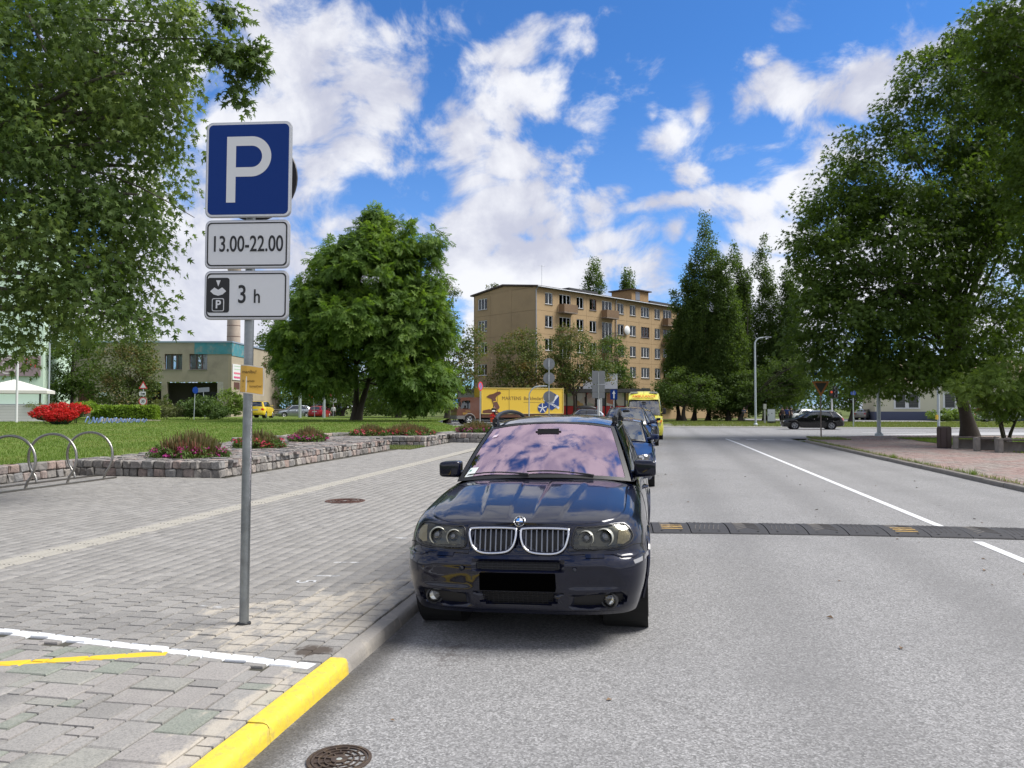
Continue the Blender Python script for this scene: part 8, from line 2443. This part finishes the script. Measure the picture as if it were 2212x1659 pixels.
s = sgn('lamp_post', 2027, 55, .0, 'slim grey pole with a yellow box behind the litter bin', cat='post'); q = MB(); q.tube([(0, 0, 0), (0, 0, 5)], .09, 10); q.build('shaft', M_GREYPOLE, s, 50); q = MB(); q.box((-.17, -.08, 1.0), (.16, .14, .34), .02); q.build('button_box', pmat('button_yellow', (.65, .45, .05), .5), s)
s = sgn('road_sign', 1773, 41.6, KZ, 'give-way sign with an orange edge below a blue sign, its top in the leaves'); post(s, 3.0, .035, pmat('brown_post', (.16, .13, .11), .6)); o = tri_plate(s, 2.75, .95, pmat('giveway_back', (.05, .055, .045), .6), pmat('giveway_edge', (.45, .17, .05), .5), True); rect_plate(s, -.36, 3.42, .50, .20, M_BLUE, -.045, 'blue_plate', .02)
s = sgn('traffic_light', 1797, 64, .02, 'dark traffic light on a pale post behind the estate car', cat='traffic light'); post(s, 2.4, .07, pmat('white_post', (.60, .61, .62), .5)); q = MB(); q.box((.28, 0, 2.95), (.36, .3, 1.0), .04); hd_ = q.build('signal_head', M_DARKTRIM, s)
for k in range(3): q = MB(); q.lathe([(.13, -.16), (.13, -.30)], 14, 'y', (.28, 0, 2.63 + k * .32)); q.build('visor', pmat('visor_grey', (.25, .26, .26), .5), hd_)
q = MB(); q.box((-.05, 0, 2.85), (.3, .2, .5), .03); q.build('side_signal', M_DARKTRIM, s)
q = MB(); q.lathe([(.10, 0), (.001, .004)], 12, 'y', (-.05, -.11, 2.95)); q.build('lamp', pmat('signal_red_lamp', (.40, .05, .02), .4, emit=(.9, .12, .04, .2)), s)
s = sgn('road_sign', 1843, 68, .02, 'round blue sign on a grey post beside the verge path'); post(s, 3.1, .05); disc_plate(s, 2.95, .24, pmat('sign_blue_pale', (.03, .08, .30), .5))
s = sgn('utility_cabinet', 1666, 79, .03, 'white utility cabinet with dark base near the poplars', YAW - R_(18), 'cabinet')
q = MB(); q.box((0, 0, .85), (.78, .42, 1.3), .02); cb = q.build('body', pmat('cabinet_side', (.22, .225, .22), .6), s); q = MB(); q.box((0, -.225, .86), (.70, .03, 1.2), .01); q.build('door', pmat('cabinet_white', (.55, .58, .60), .5), s); q = MB(); q.box((0, 0, .1), (.82, .46, .2)); q.build('base', M_DARKTRIM, s); q = MB(); q.box((-.28, -.25, .9), (.04, .02, .16)); q.build('handle', M_DARKTRIM, cb)
q = MB(); q.lathe([(.05, -.245), (.001, -.247)], 10, 'y', (.05, 0, 1.05)); q.build('mark', M_BLACK, cb)
s = sgn('meter_post', 1652, 79, .03, 'pale box on a post beside the utility cabinet', YAW, 'meter box'); q = MB(); q.box((0, 0, 1.75), (.30, .2, .55), .02); q.build('box', pmat('meter_beige', (.36, .37, .33), .6), s); q = MB(); q.box((0, .02, .75), (.16, .1, 1.5)); q.build('post', pmat('meter_beige', (.36, .37, .33), .6), s)

# litter bin and concrete benches
p = at(2040, 972, 30.5); bn_ = thing('litter_bin', (p.x, p.y, KZ), 0, 'octagonal dark brown litter bin beside the benches', 'litter bin')
Mbin = pmat('dark_brown_bin', (.055, .038, .033), .7, var=.25, vscale=6)
q = MB(); q.lathe([(.24, 0), (.26, .03), (.26, .82), (.23, .86), (.18, .86), (.17, .70)], 8); q.build('body', Mbin, bn_)
for k in range(8):
    a = 2 * math.pi * (k + .5) / 8; q = MB(); q.box((.245 * math.cos(a), .245 * math.sin(a), .43), (.02, .17, .74), .005, a); q.build('panel', Mbin, bn_)
q = MB(); q.lathe([(.27, .0), (.27, .035)], 8); q.build('base', M_BLACK, bn_)
Mben = pmat('weathered_concrete', (.20, .185, .165), .95, var=.35, vscale=4, bump=.4, bscale=20, dirt=(3, .5, (.34, .33, .30))); Mslat = pmat('grey_bench_slat', (.085, .072, .062), .85, var=.3, vscale=6)
def bench(loc, rz, label, L=1.35, ends=True):
    t = thing('bench', loc, rz, label, 'bench')
    for x in (-L / 2, L / 2):
        q = MB(); q.box((x, 0, .25), (.16, .48, .5), .02); q.build('support', Mben, t)
    for k in range(4):
        q = MB(); q.box((0, -.17 + k * .115, .455), (L - .2, .09, .05), .008); q.build('seat_slat', Mslat, t)
    q = MB(); q.box((0, .2, .20), (L - .2, .06, .36)); q.build('back_panel', Mben, t)
    return t
b1p = at(2096, 978, 29.5); bench((b1p.x + .2, b1p.y, KZ), R_(-14), 'concrete bench with dark slats next to the litter bin', 1.35)
b2p = at(2144, 983, 28.3); bench((b2p.x, b2p.y, KZ), R_(-10), 'middle concrete bench in the row beside the litter bin', 1.0)
b3p = at(2200, 990, 27.4); bench((b3p.x, b3p.y, KZ), R_(-6), 'concrete bench cut by the right edge of the picture', 1.2)
# ------------------------------------------------------------------ people
def person(label, loc, rz, h, top, legs_c, skin=(.36, .22, .16), hair=(.05, .035, .025), pose='stand', sleeves=True, hold=None, cat='person', skirt=False):
    r = thing('person', loc, rz, label, 'person')
    k = h / 1.75
    J = {'pel': (0, 0, .95), 'wst': (0, 0, 1.08), 'chs': (0, -.01, 1.30), 'nek': (0, 0, 1.47), 'hdb': (0, -.015, 1.56), 'hdt': (0, -.01, 1.70),
         'shL': (-.17, 0, 1.42), 'shR': (.17, 0, 1.42), 'hiL': (-.09, 0, .90), 'hiR': (.09, 0, .90)}
    st = .12 if pose == 'walk' else .0
    J.update({'knL': (-.10, -.02 - st, .50), 'knR': (.10, .0 + st * .4, .50), 'anL': (-.10, .03 - st * 1.4, .09), 'anR': (.10, .03 + st * 1.6, .09), 'toL': (-.11, -.13 - st * 1.4, .03), 'toR': (.11, -.13 + st * 1.6, .03)})
    if pose == 'hold': J.update({'elL': (-.24, -.02, 1.16), 'elR': (.24, -.02, 1.16), 'haL': (-.12, -.27, 1.20), 'haR': (.12, -.27, 1.20), 'fiL': (-.06, -.34, 1.22), 'fiR': (.06, -.34, 1.22)})
    else: J.update({'elL': (-.25, .03, 1.14), 'elR': (.25, .03, 1.14), 'haL': (-.26, -.04 + st * .5, .90), 'haR': (.26, -.04 - st * .5, .90), 'fiL': (-.26, -.06 + st * .5, .80), 'fiR': (.26, -.06 - st * .5, .80)})
    Rd = {'pel': (.16, .11), 'wst': (.145, .10), 'chs': (.165, .115), 'nek': (.055, .055), 'hdb': (.075, .085), 'hdt': (.075, .09), 'sh': (.075, .075), 'hi': (.095, .095), 'kn': (.062, .062), 'an': (.045, .045), 'to': (.04, .035), 'el': (.045, .045), 'ha': (.033, .033), 'fi': (.03, .022)}
    names = list(J); idx = {n: i for i, n in enumerate(names)}
    E = [('pel', 'wst'), ('wst', 'chs'), ('chs', 'nek'), ('nek', 'hdb'), ('hdb', 'hdt'), ('chs', 'shL'), ('chs', 'shR'), ('shL', 'elL'), ('elL', 'haL'), ('haL', 'fiL'), ('shR', 'elR'), ('elR', 'haR'), ('haR', 'fiR'), ('pel', 'hiL'), ('pel', 'hiR'), ('hiL', 'knL'), ('knL', 'anL'), ('anL', 'toL'), ('hiR', 'knR'), ('knR', 'anR'), ('anR', 'toR')]
    me = bpy.data.meshes.new('body'); me.from_pydata([tuple(c * k for c in J[n]) for n in names], [(idx[a], idx[b]) for a, b in E], [])
    o = bpy.data.objects.new('body', me); col.objects.link(o)
    m = o.modifiers.new('skin', 'SKIN'); sv = me.skin_vertices[0].data
    for n in names:
        rr = Rd.get(n) or Rd[n[:2]]; sv[idx[n]].radius = (rr[0] * k, rr[1] * k)
    sv[idx['pel']].use_root = True
    s2 = o.modifiers.new('sub', 'SUBSURF'); s2.levels = 2; s2.render_levels = 2
    dg = bpy.context.evaluated_depsgraph_get(); ev = bpy.data.meshes.new_from_object(o.evaluated_get(dg))
    bpy.data.objects.remove(o)
    def c(nm, col_): return pmat('cloth_%02x%02x%02x_%s' % (int(col_[0] * 255), int(col_[1] * 255), int(col_[2] * 255), nm), col_, .85, var=.15, vscale=12)
    mats = [c('top', top), c('leg', legs_c), c('skin', skin), c('hair', hair), M_BLACK]
    ev.materials.clear()
    for q_ in mats: ev.materials.append(q_)
    for p in ev.polygons:
        z = p.center.z / k; x = abs(p.center.x) / k; y = p.center.y / k
        if z > 1.46: mi = 3 if (z > 1.645 or (y > .0 and z > 1.52)) else 2
        elif z < .07: mi = 4
        elif x > .185 and z < (1.0 if sleeves else 1.25) and z > .7 : mi = 2
        elif pose == 'hold' and y < -.20 and z > 1.1: mi = 2
        elif z < (.97 if not skirt else .8): mi = 1
        else: mi = 0
        p.material_index = mi; p.use_smooth = True
    b = link('body', ev, r)
    q = MB(); q.lathe([(.001, .105), (.06, .095), (.098, .04), (.105, -.02), (.095, -.07)], 14, 'z', (0, .015 * k, 1.645 * k)); q.v = [(v[0] * .88, v[1], v[2]) for v in q.v]; q.build('hair', mats[3], r, 60)
    q = MB(); q.tube([(0, -.09 * k, 1.62 * k), (0, -.118 * k, 1.585 * k)], [.010, .016], 6); q.build('nose', mats[2], r)
    return r
pp = at(720, 906, 92); person('woman in a white jacket and black trousers walking with a bag', (pp.x, pp.y, .33), R_(200), 1.66, (.58, .58, .60), (.02, .02, .024), hair=(.12, .06, .04), pose='walk')
bag = thing('handbag', (pp.x - .33, pp.y - .05, .95), 0, 'pale bag carried by the woman in white', 'bag'); q = MB(); q.box((0, 0, .14), (.16, .28, .28), .04); q.build('pouch', pmat('pale_bag', (.55, .50, .36), .8), bag); q = MB(); q.tube([(0, -.1, .28), (0, -.05, .42), (0, .05, .42), (0, .1, .28)], .012, 5); q.build('handle', pmat('pale_bag', (.55, .50, .36), .8), bag)
pp = at(1067, 905, 72); person('man in black reading papers beside the yellow lorry', (pp.x, pp.y, .12), R_(20), 1.80, (.012, .012, .013), (.014, .014, .016), pose='hold', sleeves=False)
pa_ = thing('papers', (pp.x + .05, pp.y - .42, 1.38), R_(20), 'sheet of papers held by the man in black', 'papers'); q = MB(); q.box((0, 0, 0), (.26, .18, .012), .0, 0, Matrix.Rotation(R_(35), 4, 'X')); q.build('sheet', pmat('paper_grey', (.50, .50, .50), .8), pa_)
pp = at(982, 900, 84); person('dark figure standing in front of the lorry cab', (pp.x, pp.y, .1), R_(40), 1.75, (.015, .014, .014), (.012, .012, .012))
pp = at(1256, 895, 84); person('shopper in a pale pink shirt near the white column', (pp.x, pp.y, .05), R_(30), 1.76, (.55, .38, .40), (.03, .03, .04), pose='walk')
pp = at(1627 - 0, 905, 90); pp = at(1607, 905, 88)
person('woman under the poplars holding a tan paper bag', (pp.x, pp.y, .05), R_(-20), 1.66, (.06, .07, .10), (.03, .03, .035), pose='hold')
pb_ = thing('paper_bag', (pp.x + .12, pp.y - .4, .62), 0, 'tan paper bag carried under the poplars', 'bag'); q = MB(); q.box((0, 0, .2), (.30, .2, .40), .02); q.build('bag', pmat('tan_paper', (.36, .24, .12), .8), pb_)
GP_ = 'people by the parked cars'
pp = at(1690, 900, 84); person('person in dark top beside the utility cabinet', (pp.x, pp.y, .03), R_(10), 1.70, (.04, .02, .02), (.03, .03, .04), hair=(.06, .03, .02))
pp = at(1700, 900, 82); person('person in a blue shirt behind the estate car bonnet', (pp.x, pp.y, .03), R_(160), 1.74, (.025, .045, .16), (.03, .03, .05), sleeves=False)
pp = at(1709, 900, 83); person('person in a vest with bare arms behind the estate car', (pp.x, pp.y, .03), R_(100), 1.70, (.05, .04, .05), (.04, .04, .05), sleeves=False)
# orange flower tub near the lorry
pp = at(1064, 905, 62); fb = thing('flower_tub', (pp.x, pp.y, .5), 0, 'orange tub at the lawn edge beside the car roof', 'flower tub'); q = MB(); q.lathe([(.16, 0), (.2, .3), (.2, .34), (.16, .34), (.14, .2)], 14); q.build('tub', pmat('orange_tub', (.60, .08, .02), .6), fb); me, _ = crown_mesh('red_flowers', [((0, 0, .5), (.18, .18, .18))], 20, 10, .08, .08, L_REDF, 'oval', 0, .8, .8, 3); link('red_flowers', me, fb)

# things of a kind that are not yet grouped share a group phrase
GROUPS = {'stone_wall': 'granite walls of the planters', 'flower_clump': 'flower clumps on the terraces', 'bench': 'concrete benches in a row', 'road_sign': 'road signs', 'person': 'people about the square', 'shrub': 'shrubs around the square',
          'lime_tree': 'trees around the square', 'round_tree': 'trees beyond the crossing street', 'background_tree': 'trees in the background', 'maple_tree': 'maples on the right', 'manhole_cover': 'manhole covers', 'flower_bed': 'red begonia bowls', 'street_lamp': 'street lamps', 'lamp_post': 'plain posts'}
for o_ in list(col.objects):
    if o_.parent is None and 'label' in o_ and 'group' not in o_:
        k_ = o_.name.split('.')[0]
        if k_ in GROUPS: o_['group'] = GROUPS[k_]
